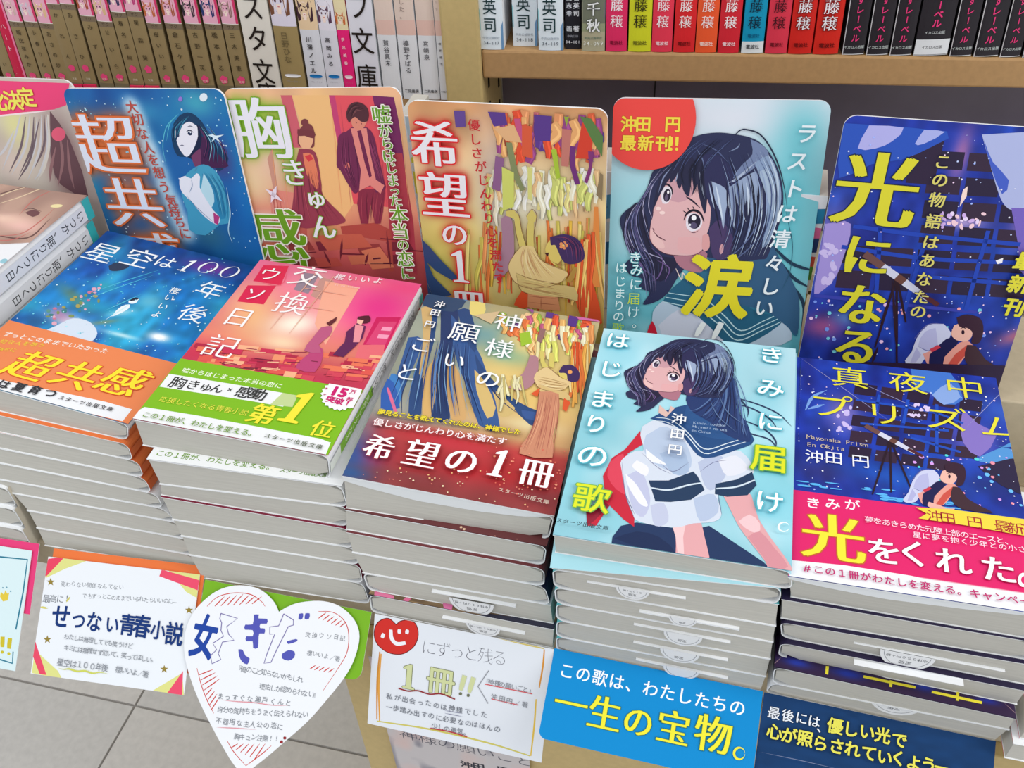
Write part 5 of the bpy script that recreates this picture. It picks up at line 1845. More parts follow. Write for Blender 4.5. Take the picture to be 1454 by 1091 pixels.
C5, tc5 = cover_print('S5', (30, 54, 160), view=(1130, 500, 2.948), dz=0.0006)
night(C5, 61)
C5.blob((200, 260), 70, 110, (150, 130, 206), 0.8)
C5.blob((620, 170), 80, 40, (150, 140, 210), 0.6)
C5.blob((740, 370), 90, 90, (150, 110, 190), 0.6)
C5.blob((880, 250), 110, 100, (60, 110, 200), 0.6)
C5.blob((120, 500), 130, 70, (50, 40, 96), 0.7)
C5.blob((440, 520), 260, 70, (30, 110, 210), 0.5)
C5.blob((820, 560), 160, 60, (30, 46, 120), 0.8)
for i in range(5):
    for j in range(5):
        x0, y0 = 250 + i * 110 - j * 6, 130 + j * 66 + i * 16
        if x0 > 700 or (j == 4 and i > 3):
            continue
        C5.poly([(x0, y0), (x0 + 92, y0 + 12), (x0 + 84, y0 + 58), (x0 - 8, y0 + 46)], (58, 38, 58) if (i + j) % 2 else (46, 32, 56))
C5.poly([(480, 70), (640, 80), (700, 200), (620, 220), (560, 170), (500, 150)], (70, 120, 206), 2)
C5.poly([(570, 180), (640, 130), (690, 190), (620, 222)], (140, 170, 226), 2)
C5.poly([(700, 240), (760, 300), (840, 350), (770, 440), (700, 380), (690, 300)], (136, 116, 196), 2)
C5.poly([(830, 390), (880, 400), (1000, 380), (1000, 330), (860, 400), (770, 440), (770, 460), (880, 470), (1000, 440)], (84, 150, 214), 2)
C5.poly([(760, 480), (1000, 440), (1000, 600), (860, 560)], (44, 34, 66), 2)
C5.strokes([[(15, 22), (420, 310)], [(905, 125), (700, 330)], [(250, 120), (560, 260)]], (150, 150, 200), 3)
C5.strokes([[(350, 180), (330, 260)], [(470, 200), (450, 300)], [(590, 220), (590, 420)], [(250, 200), (560, 250), (700, 300)], [(270, 300), (640, 330)], [(480, 360), (690, 420)]], (36, 80, 190), 13, (1, 1))
C5.strokes([[(40, 245), (70, 190), (130, 160)], [(50, 240), (120, 220)]], (120, 160, 226), 14, (0.3, 0.1))
for i in range(14):
    C5.oval((180 + rg.uniform(-20, 50), 240 + rg.uniform(-20, 100)), rg.uniform(6, 13), rg.uniform(5, 11), (206, 190, 240), 0)
for i in range(16):
    C5.oval((510 + rg.uniform(-50, 50), 245 + rg.uniform(-25, 25)), rg.uniform(4, 12), rg.uniform(3, 8), (226, 206, 244), 0)
C5.specks(170, (10, 20, 950, 660), 5, STARS, 5)
C5.specks(40, (480, 430, 950, 660), 12, [(246, 150, 170), (90, 220, 220), (220, 160, 240), (110, 190, 250)], 6)
for i in range(24):
    x = rg.uniform(20, 700)
    C5.oval((x, 545 + x * 0.13 + rg.uniform(-18, 30)), rg.uniform(14, 34), rg.uniform(2, 5), (90, 180, 240), 0.12)
telescope(C5, (290, 310), (500, 425), [(320, 598), (398, 590), (488, 590)], 0.75)
sitting_girl(C5, 612, 545, 0.88)
for st, p, w in (('\u771f', (225, 108), 165), ('\u591c', (468, 130), 168), ('\u4e2d', (705, 152), 172), ('\u30d7', (145, 228), 190), ('\u30ea', (370, 262), 176), ('\u30ba', (628, 282), 190), ('\u30e0', (855, 318), 186)):
    C5.text(st, p, None, w, (236, 226, 60), -0.002, asp=0.85)
C5.text('Mayonaka Prism', (55, 358), (290, 392), 34, (206, 186, 160))
C5.text('En Okita', (55, 390), (195, 408), 34, (206, 186, 160))
for ch, p in zip('\u6c96\u7530\u5186', [(76, 440), (158, 446), (270, 460)]):
    C5.text(ch, p, None, 80, (240, 240, 246), 0.004)
C5.build('cover_art', tc5, solid=0.0004, solid_name='cover_sheet')
b5, _ = cover_print('S5', (228, 36, 108), view=(1130, 500, 2.948), dz=0.0012, y1=0.0)
m0 = C5.M((5, 582))
b5 = Print(C5.O + C5.n * 0.0005, C5.ex, C5.ey, C5.W, m0[1], (228, 36, 108), view=(1130, 500, 2.948), res=0.0009)
b5.paint([(-20, 872), (960, 1010), (1200, 1050), (1200, 1200), (-40, 1000)], (238, 240, 244), 0)
b5.poly([(-20, 872), (200, 893), (480, 937), (760, 1000), (1000, 1050), (1300, 1120), (1300, 1300), (-40, 1100)], (240, 242, 246))
b5.text('\u304d\u307f\u304c', (72, 632), (236, 640), 66, (250, 244, 248), 0.014)
b5.text('\u5149', (155, 775), None, 270, (244, 232, 60), -0.004, mincho=0.028, outline=(0.02, (200, 110, 40)))
for ch, p in zip('\u3092\u304f\u308c\u305f', [(368, 835), (492, 845), (655, 880), (845, 915)]):
    b5.text(ch, p, None, 150, (252, 248, 250), 0.01, mincho=0.012, outline=(0.02, (190, 30, 80)))
b5.oval((950, 960), 24, 30, (252, 248, 250))
b5.oval((952, 960), 12, 16, (228, 36, 108))
b5.poly([(500, 656), (700, 668), (1200, 730), (1200, 800), (955, 775), (700, 730), (512, 702), (545, 682)], (240, 216, 70))
b5.text('\u6c96\u7530 \u5186 \u6700\u65b0\u520a', (578, 692), (975, 752), 68, (170, 40, 50), 0.004)
b5.text('\u5922\u3092\u3042\u304d\u3089\u3081\u305f\u5143\u9678\u4e0a\u90e8\u306e\u30a8\u30fc\u30b9\u3068\u3001', (305, 708), (890, 800), 38, (252, 226, 238), 0.006)
b5.text('\u661f\u306b\u5922\u3092\u62b1\u304f\u5c11\u5e74\u3068\u306e\u5c0f\u3055\u306a', (505, 772), (985, 838), 36, (252, 226, 238), 0.006)
b5.text('#\u3053\u306e\uff11\u518a\u304c\u308f\u305f\u3057\u3092\u5909\u3048\u308b\u3002\u30ad\u30e3\u30f3\u30da\u30fc\u30f3', (45, 910), (1010, 1058), 46, (196, 40, 110), 0.012, mincho=0.008)
b5.build('paper_band', tc5)

# ================= pink classroom: board and cover of the second stack
B2, t2 = board((-0.2228, 0.1688, 0.07), -0.009, 0.1361, 0.0755, 0.1095, 0.1451, 'tall board with two students in a pink-orange classroom and green lettering', (300, 130, 3.761), (230, 170, 130))
B2.grad([(0, (150, 50, 66)), (0.3, (190, 84, 84)), (0.5, (224, 150, 120)), (0.8, (232, 190, 140)), (1, (232, 180, 140))])
B2.noise(8, 0.16, 71)
B2.blob((200, 480), 150, 150, (240, 220, 170), 0.8)
B2.blob((330, 330), 130, 150, (238, 206, 200), 0.6)
B2.blob((620, 300), 90, 330, (242, 200, 120), 0.8)
B2.blob((300, 700), 200, 90, (220, 110, 100), 0.7)
for pl, c in (([(370, 20), (430, 20), (500, 300), (440, 300)], (206, 96, 110)), ([(430, 20), (630, 20), (760, 600), (700, 690), (600, 560)], (240, 190, 128)), ([(628, 20), (670, 20), (760, 420), (700, 420)], (196, 66, 116)), ([(660, 20), (860, 22), (930, 330), (980, 620), (760, 600)], (226, 84, 96)),
              ([(860, 22), (975, 30), (1000, 150), (1040, 420), (980, 420), (900, 200)], (120, 40, 96)), ([(930, 330), (1020, 330), (1080, 700), (1100, 980), (960, 900)], (176, 60, 76)), ([(300, 360), (325, 300), (360, 560), (340, 560)], (206, 150, 130))):
    B2.poly(pl, c)
for i in range(10):
    x, y = 240 + (i % 5) * 170 + rg.uniform(-30, 30), 800 + (i // 5) * 90 + rg.uniform(-20, 20)
    B2.poly([(x, y), (x + 120, y - 6), (x + 150, y + 40), (x + 20, y + 48)], rg.choice([(150, 60, 60), (206, 110, 84), (120, 40, 56), (190, 80, 72)]))
B2.poly([(440, 540), (500, 540), (520, 900), (470, 900)], (190, 96, 84))
B2.poly([(310, 520), (440, 540), (450, 760), (330, 740)], (226, 140, 124))
B2.poly([(690, 720), (880, 700), (960, 740), (975, 960), (950, 960), (935, 800), (700, 760)], (176, 74, 66))
B2.poly([(560, 770), (800, 760), (860, 830), (620, 850)], (198, 96, 76))
B2.poly([(800, 850), (900, 830), (980, 940), (860, 950)], (214, 120, 90))
B2.strokes([[(600, 850), (640, 930)], [(700, 780), (690, 900)], [(840, 860), (820, 930)], [(935, 740), (960, 950)], [(1000, 700), (1060, 980)]], (110, 36, 50), 12)
for i in range(16):
    x, y = rg.uniform(240, 1060), rg.uniform(770, 960)
    B2.strokes([[(x, y), (x + rg.uniform(40, 130), y + rg.uniform(-10, 14))]], rg.choice([(110, 36, 50), (236, 150, 110), (90, 30, 48), (214, 110, 90)]), rg.uniform(4, 9), (1, 1))
for x in (300, 352, 640, 690, 745, 880, 930, 1000, 1040):
    B2.strokes([[(x, 60), (x + 60, 640)]], rg.choice([(214, 110, 110), (240, 170, 120), (190, 80, 100)]), 3, (0.1, 0.1))
strands(B2, [(310, 540), (330, 600), (330, 730)], [(430, 550), (440, 640), (450, 750)], 10, [(240, 170, 150), (200, 110, 100)], 5, 21)
# girl in the doorway
B2.poly([(462, 240), (480, 190), (520, 170), (548, 200), (552, 270), (540, 300), (470, 290)], (124, 60, 66), 3)
B2.oval((500, 165), 20, 20, (124, 60, 66))
B2.poly([(470, 230), (540, 240), (540, 280), (515, 315), (485, 300), (468, 265)], (236, 180, 140), 3)
B2.poly([(462, 200), (550, 210), (548, 250), (500, 236), (464, 236)], (118, 54, 62), 2)
B2.poly([(470, 305), (540, 310), (568, 360), (590, 500), (600, 560), (700, 660), (712, 700), (600, 720), (440, 720), (440, 560), (450, 400)], (150, 60, 80), 2)
B2.poly([(490, 330), (545, 340), (575, 480), (560, 520), (510, 440)], (228, 130, 96), 2)
B2.poly([(500, 345), (530, 335), (545, 360), (520, 375)], (214, 60, 70))
# boy
B2.poly([(790, 520), (930, 520), (918, 640), (905, 705), (875, 705), (852, 600), (838, 705), (800, 705), (780, 600)], (136, 44, 70), 0)
B2.poly([(750, 190), (830, 190), (870, 240), (890, 330), (925, 480), (930, 520), (880, 540), (860, 500), (790, 530), (760, 540), (690, 420), (670, 390), (680, 240), (720, 215)], (112, 40, 80), 2)
B2.poly([(745, 195), (830, 195), (850, 330), (880, 470), (925, 500), (905, 545), (850, 500), (790, 530), (800, 420), (770, 300)], (226, 138, 130), 0)
B2.poly([(780, 210), (800, 205), (835, 350), (858, 450), (845, 460), (820, 380)], (110, 36, 76))
B2.poly([(715, 370), (745, 390), (735, 420), (715, 405)], (226, 120, 110))
B2.poly([(745, 130), (830, 140), (820, 185), (790, 205), (755, 185)], (222, 140, 120), 3)
B2.poly([(722, 110), (740, 70), (780, 55), (825, 75), (842, 115), (834, 158), (800, 160), (770, 135), (748, 150), (738, 165), (724, 140)], (84, 44, 54), 3)
B2.strokes([[(770, 160), (780, 170)], [(800, 165), (806, 176)]], (110, 50, 60), 4)
strands(B2, [(700, 250), (690, 380), (760, 520)], [(760, 230), (780, 380), (790, 520)], 12, [(80, 26, 62), (140, 60, 100)], 4, 22)
strands(B2, [(840, 230), (870, 350), (910, 500)], [(860, 250), (890, 360), (925, 490)], 8, [(80, 26, 62), (150, 64, 104)], 4, 23)
strands(B2, [(800, 540), (800, 620), (810, 700)], [(920, 540), (905, 620), (895, 700)], 10, [(104, 30, 56), (166, 66, 86)], 4, 24)
strands(B2, [(725, 120), (745, 80), (790, 60)], [(770, 140), (800, 110), (836, 120)], 10, [(60, 30, 40), (120, 70, 76)], 4, 25)
strands(B2, [(445, 420), (450, 560), (445, 700)], [(560, 420), (600, 560), (700, 700)], 12, [(120, 44, 66), (186, 84, 96)], 4, 26)
for ch, p, w in (('\u80f8', (262, 195), 330), ('\u304d', (443, 430), 150), ('\u3085', (560, 565), 120), ('\u3093', (600, 720), 140)):
    B2.text(ch, p, None, w, (236, 236, 246), -0.004, mincho=0.024, glow=((126, 180, 40), 6, 1.8), outline=(0.03 if w < 200 else 0.018, (122, 174, 40)), rot=0.0)
B2.strokes([[(290, 515), (385, 585)], [(352, 500), (322, 592)]], (238, 226, 238), 20)
for ch, p, w in (('\u611f', (365, 765), 300), ('\u52d5', (470, 1010), 260)):
    B2.text(ch, p, None, w, (108, 160, 30), -0.004, mincho=0.026, glow=((244, 232, 216), 4, 1.2), outline=(0.022, (246, 238, 226)))
for ch, p, w in zip('\u5618\u304b\u3089\u306f\u3058\u307e\u3063\u305f\u672c\u5f53\u306e\u604b\u306b', [(912, 120), (932, 205), (944, 272), (952, 340), (966, 402), (975, 468), (985, 522), (992, 575), (1008, 650), (1015, 738), (1030, 810), (1042, 885), (1055, 962)], [104, 76, 72, 72, 66, 68, 58, 68, 98, 92, 66, 92, 76]):
    B2.text(ch, p, None, w, (100, 156, 36), -0.004, mincho=0.022, outline=(0.055, (244, 240, 232)))
B2.build('board_art', t2, solid=0.0016, solid_name='board_panel')

C2, tc2 = cover_print('S2', (236, 110, 140), view=(190, 360, 3.307))
C2.grad([(0, (200, 40, 90)), (0.36, (196, 56, 84)), (0.5, (232, 130, 110)), (0.75, (238, 130, 150)), (1, (236, 110, 150))])
C2.noise(7, 0.12, 81)
C2.blob((560, 280), 130, 240, (246, 196, 130), 0.8, 0.5)
C2.blob((760, 330), 130, 100, (250, 246, 226), 1.0, 0.4)
C2.blob((700, 420), 110, 60, (250, 230, 190), 0.8)
C2.blob((1150, 260), 190, 190, (232, 50, 140), 0.85)
C2.blob((1260, 160), 130, 60, (236, 70, 130), 0.8)
C2.blob((1080, 130), 130, 50, (240, 120, 140), 0.7)
C2.blob((900, 220), 60, 100, (246, 190, 160), 0.7)
C2.blob((300, 460), 100, 50, (206, 50, 80), 0.8)
C2.blob((860, 120), 90, 80, (206, 170, 160), 0.7)
for pl, c in (([(610, 55), (728, 60), (690, 150), (560, 130)], (222, 40, 80)), ([(535, 150), (668, 152), (610, 240), (485, 226)], (222, 40, 80)), ([(800, 90), (870, 100), (820, 190), (750, 170)], (150, 134, 150)), ([(880, 110), (940, 130), (880, 220), (830, 200)], (200, 150, 140)),
              ([(1140, 300), (1255, 300), (1180, 460), (1070, 440)], (206, 36, 96)), ([(1155, 320), (1235, 322), (1175, 440), (1090, 425)], (220, 70, 120)), ([(1170, 345), (1215, 348), (1205, 365), (1160, 362)], (244, 160, 190)), ([(1150, 380), (1200, 384), (1190, 402), (1142, 398)], (244, 160, 190)),
              ([(1060, 430), (1180, 430), (1150, 560), (1020, 540)], (232, 110, 120)), ([(900, 130), (1060, 160), (900, 430), (850, 330)], (246, 176, 150))):
    C2.poly(pl, c)
g = random.Random(4)
for i in range(90):
    x, y = g.uniform(290, 1180), 0
    y = 415 + (x - 290) * 0.075 + g.uniform(0, 120)
    w, h = g.uniform(30, 100), g.uniform(10, 28)
    C2.poly([(x, y), (x + w, y + w * 0.1), (x + w - h * 0.5, y + h + w * 0.1), (x - h * 0.5, y + h)], g.choice([(226, 90, 80), (206, 50, 84), (240, 150, 110), (180, 40, 70), (236, 120, 90), (214, 70, 90), (246, 180, 140)]))
C2.poly([(790, 500), (870, 440), (890, 480), (850, 560), (760, 540)], (190, 70, 120), 2)
for i in range(26):
    x = g.uniform(290, 1150)
    y = 420 + (x - 290) * 0.08 + g.uniform(0, 110)
    C2.strokes([[(x, y), (x + g.uniform(20, 90), y + g.uniform(-4, 12))]], g.choice([(120, 30, 60), (250, 200, 160), (150, 40, 70)]), g.uniform(3, 6), (1, 1))
C2.strokes([[(860, 90), (640, 360)], [(940, 110), (730, 380)], [(800, 165), (1000, 200)], [(740, 240), (940, 275)]], (226, 170, 150), 5, (1, 0.3))
# boy and girl
C2.poly([(1000, 370), (1050, 330), (1090, 345), (1075, 400), (1040, 440), (985, 490), (935, 480), (970, 440), (990, 420)], (96, 36, 86), 0)
C2.poly([(1040, 335), (1080, 345), (1060, 420), (1030, 420)], (236, 150, 160))
C2.poly([(1055, 300), (1105, 295), (1110, 322), (1080, 332), (1050, 318)], (84, 34, 50), 2)
C2.poly([(1050, 312), (1080, 318), (1068, 340), (1048, 330)], (244, 190, 170))
C2.poly([(905, 330), (955, 300), (950, 320), (920, 345)], (100, 40, 50), 0)
C2.poly([(880, 350), (930, 345), (920, 390), (870, 430), (880, 470), (800, 460), (840, 400)], (190, 90, 130), 2)
C2.strokes([[(560, 130), (690, 150), (728, 62)]], (236, 90, 120), 3)
for ch, p, w in (('\u4ea4', (818, 108), 172), ('\u63db', (745, 238), 168), ('\u30a6', (642, 100), 110), ('\u30bd', (570, 195), 110), ('\u65e5', (495, 302), 148), ('\u8a18', (412, 440), 168)):
    C2.text(ch, p, None, w, (250, 248, 248), -0.006, mincho=0.008, asp=1.05)
C2.text('\u6afb\u3044\u3044\u3088', (968, 115), (1148, 132), 52, (250, 236, 240), 0.008)
C2.text('Ii yo Sakura', (948, 152), (1060, 166), 18, (250, 210, 220))
C2.build('cover_art', tc2)
yb = C2.M((232, 498))[1]
G2 = Print(C2.O + C2.n * 0.0004, C2.ex, C2.ey, C2.W, yb, (128, 188, 30), view=(190, 360, 3.307), res=0.0009)
G2.paint([(120, 560), (560, 620), (780, 660), (760, 730), (540, 690), (60, 640)], (236, 240, 236), 0, 0)
G2.poly([(166, 566), (500, 620), (770, 668), (700, 720), (560, 695), (120, 626)], (240, 242, 244))
G2.poly([(700, 655), (770, 668), (745, 722), (640, 710)], (196, 214, 150))
G2.poly([(50, 722), (300, 762), (600, 818), (880, 872), (925, 890), (880, 960), (-60, 850), (-50, 780)], (240, 242, 244))
G2.poly([(885, 885), (925, 888), (900, 950), (860, 950)], (240, 242, 244))
G2.text('\u5618\u304b\u3089\u306f\u3058\u307e\u3063\u305f\u672c\u5f53\u306e\u604b\u306b', (245, 550), (680, 622), 38, (240, 250, 220), 0.018)
for ch, p, w in zip('\u80f8\u304d\u3086\u3093\u00d7\u611f\u52d5', [(208, 608), (280, 618), (338, 632), (392, 636), (452, 642), (520, 654), (588, 664)], [84, 72, 60, 66, 50, 84, 84]):
    G2.text(ch, p, None, w, (50, 52, 50), 0.009 if ch != '\u00d7' else 0)
G2.text('\u5fdc\u63f4\u3057\u305f\u304f\u306a\u308b\u9752\u6625\u5c0f\u8aac', (142, 688), (520, 750), 42, (236, 230, 80), 0.0)
G2.text('\u7b2c', (608, 758), None, 140, (244, 232, 60), 0.012, mincho=0.016, shear=0.08)
G2.text('\u2460', (772, 725), None, 250, (244, 232, 60), 0.02, asp=1.0, shear=0.12)
G2.text('\u4f4d', (888, 828), None, 118, (244, 232, 60), 0.004, mincho=0.012, shear=0.05)
G2.poly([(968 + (92 if k % 2 else 82) * math.cos(k * PI / 22), 672 + (72 if k % 2 else 64) * math.sin(k * PI / 22)) for k in range(44)], (244, 244, 246))
G2.poly([(950, 600), (1072, 640), (1050, 735), (960, 720)], (244, 244, 246))
G2.text('15', (945, 650), (985, 658), 84, (206, 20, 110), 0.06)
G2.text('\u4e07\u90e8', (1030, 655), (1015, 690), 32, (206, 20, 110), 0.03)
G2.text('\u7a81\u7834!', (925, 690), (1005, 708), 46, (206, 20, 110), 0.04)
G2.text('\u7d2f\u8a08', (905, 640), (898, 668), 14, (206, 20, 110), 0.01)
G2.text('\u3053\u306e\uff11\u518a\u304c\u3001\u308f\u305f\u3057\u3092\u5909\u3048\u308b\u3002', (62, 762), (562, 852), 42, (116, 156, 60), 0.012)
G2.text('\u30b9\u30bf\u30fc\u30c4\u51fa\u7248\u6587\u5eab', (630, 862), (872, 914), 32, (100, 110, 90), 0.016)
G2.build('paper_band', tc2)
# band of the second book, peeking out from under the first
S2b, tb2 = cover_print('S2', (240, 242, 244), k=1, view=(190, 360, 3.307), y1=0.16, res=0.0012)
S2b.text('\u3053\u306e\uff11\u518a\u304c\u3001\u308f\u305f\u3057\u3092\u5909\u3048\u308b\u3002', (125, 938), (645, 1005), 42, (116, 156, 60), 0.012)
S2b.text('\u30b9\u30bf\u30fc\u30c4\u51fa\u7248\u6587\u5eab', (700, 1018), (900, 1042), 32, (116, 150, 80), 0.016)
S2b.build('paper_band', tb2)

# ================= starry night: board and cover of the first stack
B1, t1 = board((-0.3307, 0.1678, 0.0699), -0.0209, 0.1281, 0.0672, 0.1093, 0.1396, 'tall blue board with a pale girl folding her hands and orange-glowing lettering', (70, 125, 3.968), (28, 100, 170))
B1.noise(6, 0.8, 91, (20, 150, 190), 0.5)
B1.noise(8, 0.6, 92, (16, 66, 140), 0.5)
B1.blob((830, 80), 120, 80, (80, 190, 200), 0.7)
B1.blob((560, 130), 80, 60, (60, 160, 200), 0.6)
B1.blob((180, 520), 70, 200, (60, 170, 186), 0.7)
B1.blob((1080, 600), 60, 300, (24, 110, 186), 0.8)
B1.blob((960, 400), 70, 90, (96, 40, 100), 0.7)
B1.blob((900, 830), 110, 80, (60, 110, 120), 0.6)
B1.specks(260, (20, 40, 1160, 900), 5, [(210, 240, 250), (150, 220, 240), (240, 250, 255)], 9)
for ch, p, w in zip('\u5927\u5207\u306a\u4eba\u3092\u60f3\u3046\u6c17\u6301\u3061\u306b', [(465, 105), (498, 175), (525, 255), (560, 335), (588, 402), (620, 475), (650, 555), (690, 630), (708, 690), (738, 752), (768, 815)], [62] * 11):
    B1.blob(p, 52, 52, (206, 232, 246), 0.9, 0, 1.4)
B1.strokes([[(880, 200), (940, 270), (1000, 380)], [(720, 150), (660, 220), (640, 330), (660, 440)], [(730, 145), (680, 200), (660, 300)]], (90, 190, 210), 4, (0.1, 0.1))
B1.poly([(700, 200), (740, 150), (800, 140), (860, 190), (900, 260), (960, 330), (1010, 400), (960, 470), (900, 420), (830, 420), (780, 390), (720, 380), (690, 290)], (16, 58, 96), 3)
B1.poly([(840, 260), (900, 300), (960, 380), (1010, 440), (930, 450), (860, 430), (820, 380)], (70, 30, 76), 3)
B1.poly([(708, 225), (750, 205), (800, 182), (832, 215), (838, 270), (812, 345), (775, 388), (738, 350), (718, 300), (706, 262)], (238, 236, 246), 3)
B1.poly([(715, 190), (790, 155), (845, 200), (835, 215), (790, 190), (745, 215), (728, 262), (712, 300)], (18, 60, 98), 3)
B1.poly([(832, 200), (858, 260), (850, 340), (800, 392), (784, 388), (815, 345), (838, 280)], (14, 30, 66), 2)
B1.oval((793, 256), 13, 11, (20, 40, 80), 0.3)
B1.oval((796, 250), 4, 4, (230, 240, 250))
B1.strokes([[(772, 246), (792, 238), (812, 250)]], (14, 26, 60), 6, (0.3, 0.5))
B1.strokes([[(776, 220), (795, 214), (815, 222)]], (40, 50, 90), 4, (0.2, 0.2))
B1.oval((726, 268), 7, 10, (30, 50, 90), 0.1)
B1.strokes([[(714, 262), (726, 254), (738, 262)], [(712, 238), (730, 232)]], (20, 40, 80), 4)
B1.strokes([[(735, 325), (750, 322), (762, 328)]], (70, 70, 110), 4)
B1.poly([(800, 385), (850, 340), (855, 400), (850, 450), (820, 440)], (120, 60, 100), 2)
B1.poly([(815, 450), (870, 430), (930, 460), (980, 540), (1015, 680), (1015, 760), (960, 770), (880, 830), (790, 800), (780, 700), (745, 600), (760, 500)], (70, 160, 196), 2)
B1.poly([(860, 480), (930, 550), (1000, 700), (960, 740), (900, 640)], (50, 140, 184), 2)
B1.poly([(870, 480), (915, 560), (930, 640), (890, 700), (850, 620), (860, 540)], (190, 226, 238), 2)
B1.poly([(735, 510), (765, 495), (800, 510), (830, 480), (850, 500), (848, 560), (880, 620), (925, 690), (962, 730), (945, 772), (870, 720), (800, 640), (750, 590), (734, 545)], (238, 238, 248), 2)
strands(B1, [(745, 180), (690, 240), (700, 330)], [(800, 150), (760, 200), (735, 250)], 12, [(10, 40, 80), (60, 140, 170), (30, 90, 130)], 4, 31)
strands(B1, [(840, 210), (880, 300), (860, 400)], [(900, 220), (990, 340), (1010, 440)], 20, [(10, 34, 72), (60, 130, 170), (110, 50, 96), (140, 200, 220)], 4, 32)
strands(B1, [(870, 470), (930, 560), (970, 720)], [(940, 480), (1000, 600), (1012, 740)], 9, [(110, 190, 214), (40, 120, 166)], 4, 33)
B1.poly([(925, 700), (960, 725), (950, 770), (930, 760)], (190, 60, 130))
B1.strokes([[(800, 510), (806, 550), (790, 590)], [(770, 600), (830, 670), (945, 772)], [(838, 440), (820, 470)]], (90, 130, 170), 3)
B1.poly([(920, 260), (940, 268), (985, 262), (948, 282), (970, 310), (936, 286), (915, 305), (925, 280), (895, 265)], (220, 240, 250))
B1.strokes([[(1000, 560), (1020, 700), (1010, 800), (1032, 870)]], (180, 220, 240), 6, (0.3, 0.2))
B1.oval((870, 52), 22, 24, (226, 238, 246), 0.4)
B1.oval((740, 62), 12, 14, (150, 120, 210), 0.2)
for ch, p, w in zip('\u5927\u5207\u306a\u4eba\u3092\u60f3\u3046\u6c17\u6301\u3061\u306b', [(465, 105), (498, 175), (525, 255), (560, 335), (588, 402), (620, 475), (650, 555), (690, 630), (708, 690), (738, 752), (768, 815)], [66] * 11):
    B1.text(ch, p, None, w, (190, 74, 60), 0.008, mincho=0.012)
for ch, p, w in (('\u8d85', (330, 315), 390), ('\u5171', (480, 640), 330), ('\u611f', (610, 940), 320)):
    B1.text(ch, p, None, w, (226, 232, 248), -0.01, mincho=0.024, asp=0.84, glow=((226, 118, 62), 9, 2.2), outline=(0.03, (224, 112, 58)))
B1.build('board_art', t1, solid=0.0016, solid_name='board_panel')

C1, tc1 = cover_print('S1', (24, 120, 190), view=(0, 330, 3.762))
C1.grad([(0, (40, 150, 190)), (0.4, (30, 140, 200)), (0.7, (24, 110, 190)), (1, (18, 70, 130))])
C1.noise(8, 0.8, 101, (20, 70, 160), 0.5)
C1.noise(7, 0.7, 102, (60, 190, 214), 0.55)
C1.noise(26, 0.25, 103)
C1.blob((1120, 190), 150, 60, (110, 50, 150), 1.0)
C1.blob((380, 480), 130, 50, (226, 230, 240), 1.0, -0.1)
C1.blob((320, 440), 80, 50, (190, 130, 170), 0.8, -0.5)
C1.blob((400, 350), 160, 40, (100, 130, 100), 0.8, -0.5)
C1.blob((190, 470), 90, 50, (30, 90, 140), 0.8)
C1.blob((560, 480), 70, 20, (140, 150, 100), 0.7, 0.6)
C1.blob((850, 560), 60, 35, (246, 250, 252), 1.2)
C1.blob((650, 550), 100, 18, (200, 236, 244), 0.9)
C1.blob((640, 430), 70, 28, (200, 236, 244), 0.8, 0.6)
C1.blob((800, 370), 70, 60, (110, 190, 210), 0.7)
C1.blob((560, 290), 80, 36, (50, 170, 180), 0.7)
C1.blob((520, 400), 150, 60, (40, 180, 200), 0.6)
C1.poly([(580, 180), (620, 162), (670, 168), (690, 185), (640, 205), (590, 205)], (44, 60, 86), 3)
C1.poly([(620, 420), (650, 395), (690, 385), (690, 405), (650, 430), (600, 450)], (236, 244, 248), 2)
C1.oval((712, 368), 26, 13, (240, 246, 250), -0.2)
C1.oval((716, 358), 26, 7, (30, 40, 60), -0.2)
C1.strokes([[(690, 385), (640, 420), (560, 470)]], (206, 236, 244), 8, (0.6, 0.1))
C1.poly([(230, 530), (300, 500), (390, 460), (480, 480), (520, 540), (470, 590), (330, 570)], (214, 226, 240), 3)
for i in range(34):
    x, y = g.uniform(250, 540), 0
    y = 420 - (x - 250) * 0.45 + g.uniform(-10, 90)
    C1.oval((x, y), g.uniform(5, 15), g.uniform(4, 11), g.choice([(130, 150, 90), (170, 160, 90), (206, 120, 150), (90, 150, 140), (226, 170, 190), (60, 130, 130)]))
C1.strokes([[(500, 320), (640, 270), (860, 200)], [(460, 360), (620, 300), (820, 230)], [(560, 420), (760, 330)]], (80, 190, 220), 7, (0.1, 0.1))
C1.specks(260, (60, 120, 1250, 680), 6, [(180, 236, 246), (230, 250, 252), (120, 210, 230), (90, 200, 220)], 10)
for st, p, w in (('\u661f', (548, 110), 190), ('\u7a7a', (745, 140), 184), ('\u306f', (885, 160), 120), ('\u5e74', (1125, 310), 160), ('\u5f8c', (1035, 435), 160)):
    C1.text(st, p, None, w, (244, 248, 250), -0.004, mincho=0.006, shear=0.05)
C1.text('\u2460', (1005, 180), None, 140, (250, 250, 250), -0.012, shear=0.25)
C1.text('\u25ce', (1112, 190), None, 158, (250, 250, 250), -0.01, asp=0.85, shear=0.2)
C1.text('\u25ce', (1228, 215), None, 158, (250, 250, 250), -0.01, asp=0.85, shear=0.2)
for ch, p in zip('\u6afb\u3044\u3044\u3088', [(935, 315), (905, 352), (872, 398), (838, 440)]):
    C1.text(ch, p, None, 60, (240, 248, 250), 0.004)
C1.build('cover_art', tc1)
yb = C1.M((930, 700))[1]
O1 = Print(C1.O + C1.n * 0.0004, C1.ex, C1.ey, C1.W, yb, (236, 136, 84), view=(0, 330, 3.762), res=0.0009)
O1.strokes([[(-300 + i * 26, 560 + i * 3), (-330 + i * 26 + 40, 900)] for i in range(0)] or [[(0, 2000), (1, 2001)]], (240, 150, 96), 3)
